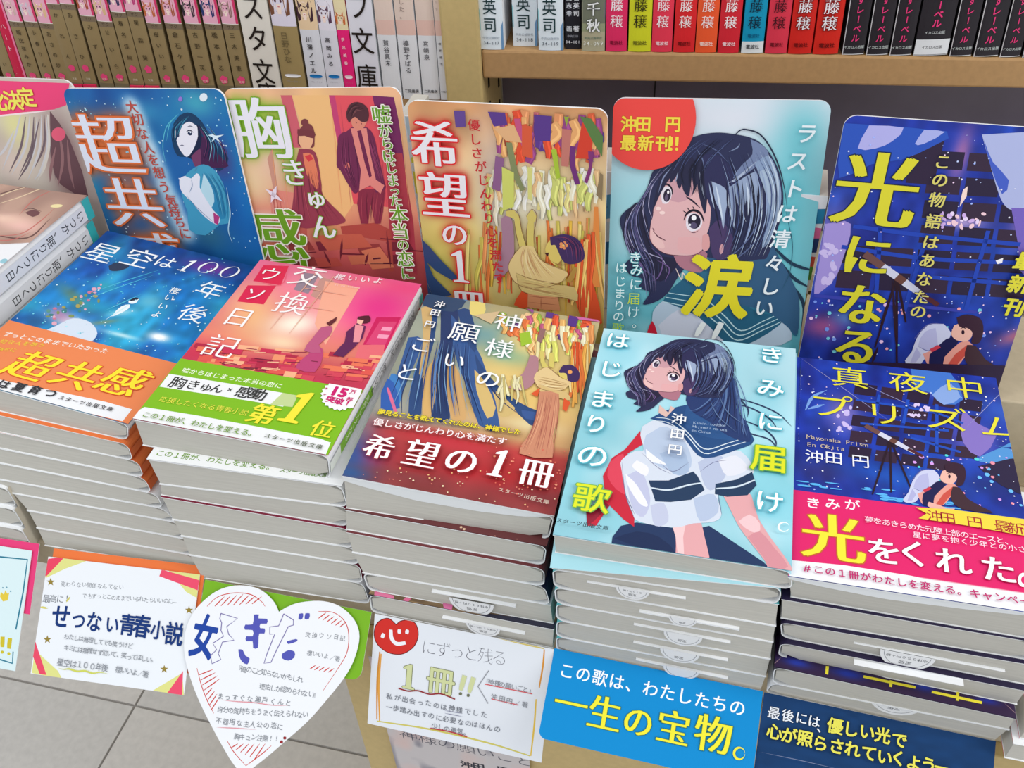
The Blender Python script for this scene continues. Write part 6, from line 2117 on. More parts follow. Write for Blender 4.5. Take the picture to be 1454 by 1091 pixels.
O1.poly([(-260, 760), (0, 788), (300, 850), (560, 905), (705, 946), (655, 1010), (400, 950), (-260, 850)], (240, 242, 246))
O1.text('\u305a\u3063\u3068\u3053\u306e\u307e\u307e\u3067\u3044\u305f\u304b\u3063\u305f', (42, 545), (560, 634), 46, (246, 236, 226), 0.018, shear=0.1)
O1.text('\u5927\u5207\u306a\u4eba\u3092\u60f3\u3046', (-20, 580), (222, 604), 38, (240, 206, 70), 0.014, shear=0.1)
O1.text('\u6c17\u6301\u3061\u306b', (-30, 624), (72, 630), 36, (240, 206, 70), 0.014, shear=0.1)
for ch, p, w in (('\u8d85', (175, 715), 250), ('\u5171', (420, 765), 240), ('\u611f', (665, 798), 250)):
    O1.text(ch, p, None, w, (246, 228, 50), -0.004, mincho=0.024, shear=0.22, outline=(0.02, (226, 90, 40)))
O1.text('\u604b\u306f\u590f\u80b2\u3064', (-60, 800), (272, 862), 74, (50, 50, 56), 0.02, mincho=0.01)
O1.text('\u30b9\u30bf\u30fc\u30c4\u51fa\u7248\u6587\u5eab', (330, 888), (590, 948), 34, (60, 56, 60), 0.014)
O1.build('paper_band', tc1)

# ================= far left: portrait cover and board
B0, t0 = board((-0.4469, 0.1668, 0.0699), 0.0138, 0.2019, 0.0176, 0.110, 0.1395, 'tall board at the far left with a long-haired portrait under a pink header', (0, 100, 3.031), (206, 196, 186))
B0.noise(7, 0.3, 111, (150, 130, 134), 0.45)
B0.blob((60, 230), 60, 100, (224, 220, 160), 1.0)
B0.blob((60, 420), 70, 70, (226, 206, 196), 0.8)
B0.blob((280, 400), 70, 160, (124, 84, 88), 1.0)
B0.strokes([[(90, 190), (60, 300), (10, 430)], [(130, 190), (110, 330), (50, 450)], [(160, 200), (150, 330), (110, 440)], [(60, 260), (20, 340), (-20, 380)], [(200, 200), (204, 330), (176, 430), (150, 470)], [(180, 190), (170, 340), (120, 470)]], (206, 206, 212), 9, (0.3, 0.1))
B0.strokes([[(110, 200), (90, 330), (40, 440)], [(146, 200), (136, 330), (84, 450)], [(190, 190), (190, 320), (150, 420)], [(230, 220), (220, 340), (240, 470)], [(170, 210), (130, 380), (80, 470)]], (116, 100, 108), 9, (0.3, 0.1))
B0.strokes([[(206, 190), (212, 320), (190, 420), (160, 475)]], (214, 208, 200), 10, (0.6, 0.2))
B0.poly([(215, 175), (300, 300), (380, 540), (260, 490), (225, 400), (218, 300)], (108, 76, 84), 2)
B0.strokes([[(250, 240), (270, 380), (250, 500)], [(290, 300), (300, 420), (320, 510)], [(240, 330), (220, 420), (215, 480)]], (150, 110, 114), 12, (0.2, 0.1))
B0.oval((252, 275), 30, 30, (232, 96, 126), 0.2)
B0.poly([(-120, 40), (300, 55), (290, 110), (285, 150), (232, 168), (100, 180), (-120, 210)], (238, 70, 124), 0)
B0.strokes([[(-120, 214), (0, 196), (120, 183), (240, 170)]], (246, 226, 230), 6)
for ch, p in (('\u6620', (-110, 130)), ('\u753b', (-55, 135)), ('\u5316', (-10, 132)), ('\u6c7a', (58, 128)), ('\u5b9a', (116, 115))):
    B0.text(ch, p, None, 74, (240, 232, 100), 0.03, outline=(0.02, (222, 60, 60)), rot=0.05)
B0.build('board_art', t0, solid=0.0016, solid_name='board_panel')

C0, tc0 = cover_print('S0', (190, 156, 140), view=(0, 250, 3.635))
C0.noise(8, 0.5, 121, (120, 90, 86), 0.5)
C0.blob((100, 250), 150, 60, (236, 190, 180), 1.0, -0.2)
C0.blob((20, 220), 120, 40, (236, 200, 180), 1.0)
C0.blob((60, -20), 200, 30, (240, 230, 200), 1.0)
C0.strokes([[(-100, 20), (100, -6), (300, 20)], [(-100, 60), (120, 20), (280, -10)], [(-60, 110), (120, 60), (280, 40)], [(-60, 300), (140, 320), (260, 220)]], (104, 74, 72), 12, (0.3, 0.1))
C0.strokes([[(-100, 40), (90, 10), (240, -10)], [(-60, 160), (100, 110), (230, 60), (330, 50)], [(-60, 130), (60, 80), (160, 50)]], (226, 202, 170), 10, (0.3, 0.1))
C0.strokes([[(-60, 310), (100, 300), (200, 240), (290, 160)], [(-60, 330), (60, 330), (160, 290)], [(100, 200), (180, 120), (300, 60)]], (196, 110, 104), 8, (0.2, 0.1))
C0.poly([(130, 190), (170, 175), (210, 190), (170, 212)], (110, 70, 76), 2)
C0.strokes([[(120, 180), (160, 168), (214, 184)]], (80, 50, 56), 5, (0.3, 0.3))
C0.oval((292, 155), 32, 9, (240, 226, 170), -0.05)
C0.oval((35, 16), 6, 12, (30, 20, 24), 0.5)
C0.poly([(-600, 350), (0, 352), (140, 345), (170, 345), (0, 800), (-600, 800)], (238, 240, 244))
C0.strokes([[(-600, 350), (0, 352), (150, 345)]], (150, 110, 106), 4)
C0.oval((20, 440), 20, 12, (150, 200, 214), -0.3)
C0.build('cover_art', tc0)
# spines of the leftmost stack
for k in range(9):
    t, P, Q = STACK['S0'][k]
    a, b, c = Q[0][1][0], Q[0][1][1], Q[1][1][0]
    ex = (b - a) / np.linalg.norm(b - a)
    Ws, Hs = np.linalg.norm(b - a), np.linalg.norm(c - a)
    nrm = np.cross(ex, [0, 0, 1])
    S = Print(a + nrm * 0.0004, ex, [0, 0, 1], Ws, Hs, (234, 236, 242), grid=False)
    S.out = round_rect(Ws, Hs, 0)
    hh = Hs

    def along(st, x0, x1, size, col, bold=0.0):
        # characters run down the spine: book lies with its head towards the back
        n = len(st)
        for i, ch in enumerate(st):
            cx = x0 + (x1 - x0) * i / (n - 1)
            vs, fs = glyph(ch, 0.004)
            if len(vs):
                S._emit([(cx + v[1] * size, hh * 0.5 - v[0] * size) for v in vs], fs, col)
        S.up()
    if k < 6:
        along('\u3044\u3064\u304b\u3001\u7720\u308a\u306b\u3064\u304f\u65e5', 0.136, 0.070, 0.0072, (60, 60, 66), 0.008)
        along('\u3044\u306c\u3058\u3085\u3093', 0.050, 0.030, 0.0052, (70, 70, 78), 0.004)
        S.poly([(Ws * 0.955, 0.0015), (Ws, 0.0015), (Ws, Hs), (Ws * 0.955, Hs)], (60, 186, 190), local=True)
    else:
        S.poly([(0, 0), (Ws, 0), (Ws, Hs), (0, Hs)], (196, 188, 170), local=True)
    S.out = [(0.001, 0.003), (Ws - 0.001, 0.003), (Ws - 0.001, Hs - 0.003), (0.001, Hs - 0.003)]
    S.build('spine_print', t)


def side_print(key, k, bands, texts=()):
    """bands on the spine of a lying book: (v0, v1, colour) along its length, front = 0"""
    t, P, Q = STACK[key][k]
    a, b, c = Q[0][1][0], Q[0][1][1], Q[1][1][0]
    ex = (b - a) / np.linalg.norm(b - a)
    Ws, Hs = np.linalg.norm(b - a), np.linalg.norm(c - a)
    up = (c - a) / Hs
    nrm = np.cross(ex, up)
    S = Print(a + nrm * 0.0006, ex, up, Ws, Hs, (240, 240, 242), grid=False)
    S.out = round_rect(Ws, Hs, 0)
    m = min(0.005, Hs * 0.3)
    for v0, v1, col in bands:
        S.poly([(v0 * Ws, m), (v1 * Ws, m), (v1 * Ws, Hs - m), (v0 * Ws, Hs - m)], col, local=True)
    S.up()
    for st, x0, x1, size, col in texts:
        n = len(st)
        for i, ch in enumerate(st):
            cx = x0 + (x1 - x0) * i / max(1, n - 1)
            vs, fs = glyph(ch, 0.004)
            if len(vs):
                S._emit([(cx + v[1] * size, Hs * 0.5 - v[0] * size) for v in vs], fs, col)
        S.up()
    S.out = [(0.001, m), (Ws * 0.99, m), (Ws * 0.99, Hs - m), (0.001, Hs - m)]
    S.build('spine_print', t)


side_print('S1', 0, [(0, 0.36, (232, 120, 66)), (0.36, 0.95, (236, 238, 242)), (0.95, 0.995, (60, 176, 176))])
side_print('S1', 1, [(0, 0.36, (226, 116, 66)), (0.36, 1, (236, 238, 242))])
side_print('S1', 2, [(0, 0.36, (222, 112, 64)), (0.36, 1, (236, 238, 242))])
side_print('S1', 3, [(0, 0.36, (222, 112, 64)), (0.36, 1, (236, 238, 242))])
side_print('S2', 0, [(0, 0.09, (232, 238, 232)), (0.09, 0.40, (126, 186, 34)), (0.40, 0.95, (236, 236, 240)), (0.95, 0.995, (60, 176, 176))],
           [('\u6afb\u3044\u3044\u3088', 0.078, 0.060, 0.006, (60, 60, 66)), ('\u4ea4\u63db\u30a6\u30bd\u65e5\u8a18', 0.128, 0.092, 0.006, (60, 60, 66)), ('\u5fdc\u63f4\u3057\u305f\u304f\u306a\u308b', 0.052, 0.022, 0.0048, (240, 250, 220))])
side_print('S2', 1, [(0, 0.09, (232, 238, 232)), (0.09, 0.40, (126, 186, 34)), (0.40, 1, (236, 236, 240))])
side_print('S3', 0, [(0, 1, (120, 60, 70))])
side_print('S4', 0, [(0, 0.05, (70, 190, 196)), (0.05, 0.93, (232, 238, 242)), (0.93, 0.995, (60, 176, 186))])

# strips of lower covers peeking out
F5, tf5 = cover_print('S5', (52, 34, 66), k=4, view=(1080, 810, 3.882), y1=0.12, res=0.001)
F5.blob((200, 510), 70, 26, (40, 60, 170), 1.0)
F5.blob((480, 570), 90, 30, (36, 56, 160), 1.0)
F5.blob((900, 640), 60, 30, (36, 56, 160), 1.0)
F5.blob((1250, 720), 60, 20, (40, 50, 150), 1.0)
for pl in ([(360, 528), (376, 530), (372, 576), (356, 573)], [(568, 580), (855, 640), (852, 654), (566, 594)], [(712, 606), (728, 610), (724, 646), (710, 643)], [(945, 664), (1222, 724), (1218, 738), (942, 678)], [(1080, 670), (1095, 673), (1090, 722), (1076, 718)]):
    F5.poly(pl, (236, 222, 60))
F5.strokes([[(60, 530), (115, 480)], [(1340, 730), (1430, 812)]], (160, 130, 140), 3)
F5.build('cover_art', tf5)
F3, tf3 = cover_print('S3', (108, 88, 66), k=5, view=(470, 660, 4.04), y1=0.10, res=0.001)
F3.noise(12, 0.9, 5, (180, 150, 110), 0.5)
F3.poly([(250, 725), (362, 752), (360, 785), (248, 756)], (224, 120, 160))
F3.poly([(640, 790), (700, 800), (690, 845), (650, 836)], (224, 120, 170))
F3.poly([(430, 760), (460, 770), (430, 800), (400, 790)], (220, 110, 150))
F3.poly([(860, 850), (1300, 905), (1300, 990), (880, 900)], (54, 54, 72))
F3.build('cover_art', tf3)
F3b, tf3b = cover_print('S3', (106, 56, 58), k=1, view=(470, 660, 4.04), y1=0.10, res=0.001)
F3b.specks(14, (600, 340, 1230, 470), 9, [(220, 160, 140), (226, 190, 160)], 3)
F3b.build('cover_art', tf3b)


# ------------------------------------------------------------------ sales slips between the pages
def slip(key, k, view, a, b, th_, disc=None, txt=True, price='\u672c\u4f53\uff16\uff11\uff10\u5186\uff0b\u7a0e', label='thin white sales slip'):
    t, P, Q = STACK[key][k]
    fl_, fr_, tl = Q[0][0][0], Q[0][1][0], Q[1][0][0]
    ex = (fr_ - fl_) / np.linalg.norm(fr_ - fl_)
    nrm = np.cross(ex, [0, 0, 1])
    S = Print(fl_ + nrm * 0.0016, ex, [0, 0, 1], 0.2, 0.1, (238, 240, 243), view=view, grid=False)
    pa, pb = S.M(a), S.M(b)
    th2 = S.L(a, th_) * 0.6
    W3 = lambda p, d: S.O + S.ex * p[0] + S.ey * p[1] - nrm * d
    # strip: thin folded paper going back between the pages
    vs = []
    for d in (0.0, 0.0050):
        for p, s_ in ((pa, -1), (pb, -1), (pb, 1), (pa, 1)):
            vs.append(W3((p[0], p[1] + s_ * th2 / 2), d))
    so = new_obj('slip', vs, [(0, 1, 2, 3), (7, 6, 5, 4), (0, 4, 5, 1), (3, 2, 6, 7), (0, 3, 7, 4), (1, 5, 6, 2)], WHITE, t)
    if disc:
        cx, cy, r = disc
        c = S.M((cx, cy))
        R_ = S.L((cx, cy), r)
        ang = math.atan2(pb[1] - pa[1], pb[0] - pa[0])
        out = [(c[0] + R_ * math.cos(PI + ang + i * PI / 16), c[1] + R_ * math.sin(PI + ang + i * PI / 16)) for i in range(17)]
        D = Print(S.O + nrm * 0.0004, ex, [0, 0, 1], 0.2, 0.1, (232, 233, 236), view=view, grid=False)
        D.out = out
        D.concave = True
        rr = [(c[0] + R_ * 0.86 * math.cos(PI + ang + i * PI / 16), c[1] + R_ * 0.86 * math.sin(PI + ang + i * PI / 16)) for i in range(17)]
        r2 = [(c[0] + R_ * 0.83 * math.cos(PI + ang + i * PI / 16), c[1] + R_ * 0.83 * math.sin(PI + ang + i * PI / 16)) for i in range(17)]
        D._emit(rr + r2, [(i, i + 1, 17 + i + 1, 17 + i) for i in range(16)], (150, 152, 158))
        if txt:
            def up_side_down(st, yy, size, b_=0.01):
                n = len(st)
                for i, ch in enumerate(st):
                    vs_, fs_ = glyph(ch, 0.004)
                    u = -(i - (n - 1) / 2) * size
                    px_, py_ = c[0] + u * math.cos(ang) - yy * math.sin(ang), c[1] + u * math.sin(ang) + yy * math.cos(ang)
                    if len(vs_):
                        D._emit([(px_ - (v[0] * math.cos(ang) - v[1] * math.sin(ang)) * size, py_ - (v[0] * math.sin(ang) + v[1] * math.cos(ang)) * size) for v in vs_], fs_, (90, 92, 98))
            if price:
                up_side_down(price, -R_ * 0.22, R_ * 0.19)
            up_side_down('\u5b9a\u4fa1', -R_ * 0.55, R_ * 0.24)
        for o in (D.build('slip_tab', t, INK_MATT, solid=0.0002, solid_name='slip_sheet'),):
            o.parent = so


V4 = (770, 740, 3.93)
slip('S4', 2, V4, (250, 342), (800, 437), 12, (505, 378, 92), price='\uff15\uff17\uff10\u5186\uff0b\u7a0e')
slip('S4', 3, V4, (542, 508), (1100, 610), 20, (785, 540, 78), price=None)
slip('S4', 4, V4, (510, 580), (1050, 684), 9, (786, 632, 106), price=None)
slip('S4', 5, V4, (508, 679), (1036, 783), 9, (768, 726, 108), price=None)
slip('S4', 6, V4, (522, 776), (1036, 884), 9, (776, 822, 98), txt=False)
V3 = (470, 660, 4.04)
slip('S3', 4, V3, (577, 732), (1058, 818), 12, (805, 782, 122))
slip('S3', 5, V3, (637, 881), (1110, 975), 10, (872, 922, 92))
V5 = (1080, 810, 3.882)
slip('S5', 3, V5, (512, 403), (1348, 562), 8, (812, 462, 156), price='\u672c\u4f53\uff15\uff15\uff10\u5186\uff0b\u7a0e')
slip('S5', 4, V5, (516, 521), (1120, 640), 6, None)
slip('S5', 5, V5, (466, 666), (1250, 828), 7, (752, 718, 150), price='\u672c\u4f53\uff15\uff15\uff10\u5186\uff0b\u7a0e')


# ------------------------------------------------------------------ cards hanging below the stacks
def card(pos, yaw, lean, roll, W, H, label, view, base, r=0.0, name='pop_card', cat='card', dn=0.0, res=0.0008, grid=True, ext=(0, 0, 0, 0)):
    cy, sy = math.cos(yaw), math.sin(yaw)

    def D(a, b):
        ax, bx = a * math.cos(roll) - b * math.sin(roll), a * math.sin(roll) + b * math.cos(roll)
        lx, ly, lz = ax, bx * math.sin(lean), bx * math.cos(lean)
        return np.array([lx * cy - ly * sy, lx * sy + ly * cy, lz])
    ex, ey = D(1, 0), D(0, 1)
    n = np.cross(ex, ey)
    O = np.array(pos) + n * dn + ex * ext[0] + ey * ext[1]
    W2, H2 = W - ext[0] + ext[2], H - ext[1] + ext[3]
    t = thing(name, label, cat, tuple(O + ex * W2 / 2), 'cards hanging in front of the table')
    return Print(O, ex, ey, W2, H2, base, view=view, r=r, res=res, grid=grid), t


C_1 = ((-0.3044, -0.046, -0.0423), 0.0518, 0.8493, 0.0131, 0.0969, 0.068)
o1, to1 = card(*C_1, 'orange backing sheet showing along the top and right of the handwritten landscape card', (0, 791, 3.635), (236, 122, 66), name='backing_sheet', cat='paper', dn=-0.0012, ext=(0.002, 0.012, 0.0022, 0.005), grid=False)
o1.build('sheet_face', to1, INK_MATT, solid=0.0003)
c1, t1c = card(*C_1, 'handwritten white landscape card with navy marker lettering and pink and yellow ribbon corners', (0, 791, 3.635), (234, 238, 244))
for pl, c in (([(250, 20), (330, 0), (450, 20), (340, 60), (235, 110)], (222, 222, 140)), ([(250, 10), (335, 0), (240, 100), (225, 100)], (232, 70, 100)), ([(960, 60), (1060, 80), (1030, 220), (960, 180), (860, 60)], (222, 222, 140)), ([(835, 66), (1045, 125), (1040, 180), (822, 100)], (234, 80, 110)),
              ([(180, 480), (300, 590), (320, 630), (165, 600)], (222, 222, 140)), ([(175, 410), (190, 460), (240, 610), (205, 605), (165, 500)], (232, 76, 104)), ([(790, 690), (940, 600), (950, 720)], (222, 222, 140)), ([(945, 590), (940, 720), (860, 708)], (234, 80, 110))):
    c1.poly(pl, c)


def star(P, x, y, r, col):
    P.poly([(x + (r if k % 2 == 0 else r * 0.42) * math.sin(k * PI / 5), y - (r if k % 2 == 0 else r * 0.42) * math.cos(k * PI / 5)) for k in range(10)], col)


for x, y in ((262, 130), (976, 275), (245, 427), (848, 580)):
    star(c1, x, y, 22, (150, 130, 60))
GREY = (132, 136, 144)
c1.text('\u5909\u308f\u3089\u306a\u3044\u95a2\u4fc2\u306a\u3093\u3066\u306a\u3044', (325, 138), (625, 158), 26, GREY, jit=0.08)
c1.text('\u3067\u3082\u305a\u3063\u3068\u3053\u306e\u307e\u307e\u3067\u3044\u3089\u308c\u305f\u3089\u3044\u3044\u306e\u306b\u2014', (440, 200), (905, 230), 26, GREY, jit=0.08)
c1.text('\u6700\u9ad8\u306b!', (240, 215), (345, 215), 40, (120, 124, 132), jit=0.05)
c1.strokes([[(205, 258), (250, 266)], [(342, 235), (362, 205)]], (214, 206, 110), 9)
for ch, p, w in zip('\u305b\u3064\u306a\u3044\u9752\u6625\u5c0f\u8aac', [(318, 308), (405, 328), (486, 336), (580, 348), (660, 350), (735, 360), (818, 378), (900, 395)], [100, 74, 84, 74, 88, 96, 78, 96]):
    c1.text(ch, p, None, w, (24, 56, 120), 0.022, asp=1.2, jit=0.02)
c1.text('\u308f\u305f\u3057\u306f\u7121\u7406\u3057\u3066\u3067\u3082\u7b11\u3046\u3051\u3069', (345, 412), (675, 460), 28, GREY, jit=0.08)
c1.text('\u30ad\u30df\u306b\u306f\u7121\u7406\u305b\u305a\u6ce3\u3044\u3066\u3001\u7b11\u3063\u3066\u307b\u3057\u3044\u3002', (345, 468), (795, 532), 30, GREY, jit=0.08)
c1.text('\u661f\u7a7a\u306f\uff11\uff10\uff10\u5e74\u5f8c', (315, 545), (545, 570), 38, GREY, jit=0.05)
c1.strokes([[(300, 572 + 0), (330, 580), (360, 578), (400, 590), (440, 588), (480, 600), (520, 596), (565, 604)]], (206, 210, 96), 8)
c1.text('\u6afb\u3044\u3044\u3088\uff0f\u8457', (615, 580), (755, 604), 34, GREY, jit=0.05)
c1.build('card_face', t1c, INK_MATT, solid=0.0004, solid_name='card_sheet')

C_2 = ((-0.2064, -0.0183, -0.0212), -0.0043, 0.8268, -0.0066, 0.1012, 0.0361)
g2, tg2 = card(*C_2, 'glossy lime-green sheet behind the white heart card', (250, 791, 3.635), (120, 178, 28), r=(0.004, 0.006, 0, 0), name='backing_sheet', cat='paper', dn=-0.0008, grid=False, ext=(-0.001, -0.002, 0, 0))
g2.build('sheet_face', tg2, INK, solid=0.0003)
h2, th2 = card(*C_2, 'white heart-shaped card with blue and purple marker lettering and red hatching', (250, 791, 3.635), (238, 240, 245), dn=0.0010, grid=False, ext=(-0.01, -0.07, 0.01, 0.01))
HT = [(530, 284), (510, 240), (470, 195), (420, 163), (350, 148), (280, 152), (210, 176), (150, 220), (100, 272), (66, 332), (46, 400), (42, 480), (55, 560), (86, 662), (130, 768), (180, 868), (238, 975), (296, 1070), (350, 1118), (420, 1072), (490, 1016), (566, 950), (640, 886), (700, 828), (776, 740), (848, 652),
      (900, 572), (932, 490), (946, 410), (930, 344), (888, 288), (830, 248), (760, 229), (690, 229), (620, 240), (566, 262)]
h2.concave = True
h2.out = [tuple(p) for p in smooth_pts([h2.M(p) for p in HT], 3)]
RH = (206, 66, 60)
for arc in ([(160, 256), (210, 210), (270, 190), (330, 186), (390, 196), (440, 230), (460, 256)], [(735, 282), (800, 284), (850, 310), (884, 360), (892, 430), (880, 500), (840, 570), (760, 690)], [(108, 575), (130, 660), (160, 740), (195, 808)], [(264, 950), (300, 1010), (362, 1080)], [(362, 1078), (440, 1020), (492, 975)]):
    h2.strokes([arc], RH, 4, (0.6, 0.5))
hat = []
for i in range(7):
    hat.append([(200 + i * 32, 255 - i * 2), (250 + i * 32, 205 - (3 - abs(i - 3)) * 4)])
for i in range(6):
    hat.append([(735 + i * 22, 318 + i * 9), (775 + i * 20, 288 + i * 10)])
for i in range(8):
    hat.append([(118 + i * 9, 610 + i * 26), (190 + i * 12 - (i > 3) * 50, 582 + i * 16 + (i > 3) * 30)])
for i in range(6):
    hat.append([(285 + i * 24, 985 + i * 12), (320 + i * 28, 965)])
for i in range(5):
    hat.append([(690 + i * 24, 580 + i * 4), (720 + i * 24, 560 + i * 4)])
h2.strokes(hat, RH, 5, (0.6, 0.3))
h2.text('\u5973', (146, 412), None, 132, (34, 70, 160), 0.03, asp=1.65, shear=0.10)
for pl in ([(402, 298), (428, 298), (426, 318), (470, 320), (468, 345), (436, 345), (434, 368), (458, 370), (456, 396), (430, 396), (426, 430), (422, 470), (398, 470), (396, 436), (362, 436), (364, 410), (396, 410), (396, 378), (356, 376), (358, 350), (396, 348)], [(322, 478), (344, 480), (358, 510), (380, 525), (368, 555), (340, 540), (326, 510)],
           [(572, 436), (620, 424), (624, 436), (580, 450)], [(548, 500), (580, 482), (612, 490), (610, 520), (580, 536), (548, 524)], [(636, 294), (656, 292), (652, 320), (632, 322)], [(668, 292), (690, 292), (686, 320), (664, 320)]):
    h2.poly(pl, (84, 88, 180), 2)
h2.strokes([[(232, 292), (318, 318), (262, 360), (272, 400), (300, 430), (240, 440), (218, 500), (232, 530), (186, 552), (178, 510), (210, 480), (190, 446), (246, 410), (232, 380), (236, 340), (226, 320), (232, 292)],
             [(556, 294), (606, 326), (606, 352), (580, 360), (520, 480), (490, 545), (454, 550), (470, 500), (510, 400), (484, 400), (484, 362), (530, 356), (546, 320), (556, 294)]], (120, 110, 170), 4, (1, 1), 1)
h2.text('\u4ea4\u63db\u30a6\u30bd\u65e5\u8a18', (680, 400), (862, 418), 28, GREY, jit=0.08)
h2.text('\u6afb\u3044\u3044\u3088\uff0f\u8457', (690, 495), (835, 524), 28, GREY, jit=0.08)
for st, a, b in (('\u300e\u4ffa\u306e\u3053\u3068\u77e5\u3089\u306a\u3044\u304b\u3082\u3057\u308c', (325, 575), (640, 632)), ('\u7406\u7531\u3057\u304b\u8a8d\u3081\u3089\u308c\u306a\u3044\u300f', (445, 668), (725, 712)), ('\u307e\u3063\u3059\u3050\u306a\u702c\u6238\u304f\u3093\u3068', (228, 720), (580, 752)),
                 ('\u81ea\u5206\u306e\u6c17\u6301\u3061\u3092\u3046\u307e\u304f\u4f1d\u3048\u3089\u308c\u306a\u3044', (228, 788), (668, 815)), ('\u4e0d\u5668\u7528\u306a\u4e3b\u4eba\u516c\u306e\u604b\u306b', (222, 848), (540, 876)), ('\u80f8\u30ad\u30e5\u30f3\u6ce8\u610f!!', (315, 930), (520, 935))):
    h2.text(st, a, b, 32, GREY, jit=0.08)
h2.strokes([[(222, 736), (300, 746), (400, 752), (500, 766), (590, 768)], [(205, 880), (300, 884), (420, 892)]], (226, 150, 160), 4)
for x, y in ((562, 935), (545, 955)):
    h2.oval((x, y), 8, 8, (150, 40, 46))
h2.build('card_face', th2, INK_MATT, solid=0.0004, solid_name='card_sheet')

C_3 = ((-0.103, -0.0276, -0.0549), -0.0182, 0.5383, 0.0028, 0.1012, 0.0672)
c3, t3c = card(*C_3, 'white handwritten card with a red smiling heart face and an amber frame', (500, 791, 3.635), (226, 230, 238))
for ln, c in (([(143, 490), (130, 640), (128, 840)], (206, 140, 60)), ([(150, 500), (138, 660), (142, 850)], (226, 160, 70)), ([(128, 848), (400, 890), (700, 960), (920, 1028)], (206, 196, 100)), ([(950, 735), (940, 870), (922, 1028)], (226, 190, 80)), ([(992, 478), (985, 560), (966, 676)], (220, 150, 60)), ([(740, 415), (870, 446), (992, 474)], (210, 190, 110))):
    c3.strokes([ln], c, 9, (0.7, 0.7))
c3.poly([(228, 350), (250, 332), (290, 326), (325, 342), (341, 385), (336, 430), (312, 470), (265, 500), (215, 502), (170, 486), (130, 450), (114, 405), (122, 355), (150, 326), (190, 318)], (210, 50, 44), 3)
c3.strokes([[(228, 350), (250, 332), (290, 326), (325, 342), (341, 385), (336, 430), (312, 470), (265, 500), (215, 502), (170, 486), (130, 450), (114, 405), (122, 355), (150, 326), (190, 318), (228, 350)]], (110, 24, 24), 4, (1, 1), 3)
c3.strokes([[(200, 376), (204, 420), (230, 448), (276, 444)]], (240, 240, 246), 20, (0.8, 0.8))
c3.strokes([[(164, 396), (154, 418)], [(244, 374), (243, 396)], [(286, 376), (282, 398)]], (240, 240, 246), 18, (0.8, 0.8))
c3.text('\u306b\u305a\u3063\u3068\u6b8b\u308b', (398, 468), (762, 520), 84, (96, 96, 108), -0.022, asp=1.05, jit=0.02)
for st, p, w in (('\u2460', (292, 618), 150), ('\u518a', (458, 640), 150)):
    c3.text(st, p, None, w, (206, 212, 160), 0.02, outline=(0.02, (120, 124, 90)))
c3.strokes([[(582, 612), (560, 688)], [(628, 622), (604, 700)]], (206, 212, 160), 24, (1, 0.7))
c3.oval((560, 706), 8, 8, (110, 114, 90))
c3.oval((600, 714), 8, 8, (110, 114, 90))
c3.strokes([[(240, 678), (290, 692), (340, 690), (400, 708), (460, 706), (532, 734)]], (150, 50, 54), 7, (1, 1))
c3.strokes([[(706, 586), (650, 668), (702, 756)]], (140, 142, 150), 4, (1, 1), 1)
c3.text('\u300c\u795e\u69d8\u306e\u9858\u3044\u3054\u3068\u300d', (690, 640), (925, 690), 32, GREY, jit=0.06)
c3.strokes([[(686, 656), (930, 706)], [(720, 732), (858, 764)]], (214, 90, 96), 5, (1, 1))
c3.text('\u6c96\u7530\u5186\uff0f\u8457', (735, 722), (892, 764), 34, GREY, jit=0.06)
c3.text('\u79c1\u304c\u51fa\u4f1a\u3063\u305f\u306e\u306f\u795e\u69d8\u3067\u3057\u305f', (195, 718), (680, 812), 34, (110, 114, 124), jit=0.08)
c3.text('\u4e00\u6b69\u8e0f\u307f\u51fa\u3059\u306e\u306b\u5fc5\u8981\u306a\u306e\u306f\u307b\u3093\u306e', (190, 776), (750, 888), 34, (110, 114, 124), jit=0.08)
c3.text('\u5c11\u3057\u306e\u52c7\u6c17\u3002', (425, 872), (590, 908), 34, (110, 114, 124), jit=0.06)
c3.strokes([[(404, 884), (500, 900), (594, 928)]], (190, 60, 66), 6, (1, 1))
c3.strokes([[(470, 790), (576, 808)], [(472, 804), (576, 824)]], (120, 120, 150), 3)
c3.build('card_face', t3c, INK_MATT, solid=0.0004, solid_name='card_sheet')

C_4 = ((-0.002, -0.0299, -0.0176), -0.0245, 1.05, -0.0001, 0.108, 0.0414)
c4, t4c = card(*C_4, 'bright blue printed card with white and yellow lettering below the sailor-girl stack', (750, 791, 3.635), (12, 138, 206), r=(0.004, 0.004, 0, 0), ext=(0, -0.004, 0, 0))
c4.text('\u3053\u306e\u6b4c\u306f\u3001\u308f\u305f\u3057\u305f\u3061\u306e', (200, 588), (1080, 778), 82, (248, 250, 252), 0.006, mincho=0.008, rot=-0.01)
for ch, p, w in zip('\u4e00\u751f\u306e\u5b9d\u7269', [(222, 760), (395, 808), (568, 850), (750, 882), (955, 915)], [180, 180, 165, 180, 200]):
    c4.text(ch, p, None, w, (240, 232, 60), -0.004, mincho=0.024, outline=(0.018, (60, 120, 90)))
c4.strokes([[(1090 + 28 * math.cos(a * PI / 8), 1015 + 30 * math.sin(a * PI / 8)) for a in range(17)]], (240, 232, 60), 12)
c4.build('card_face', t4c, INK_MATT, solid=0.0004, solid_name='card_sheet')

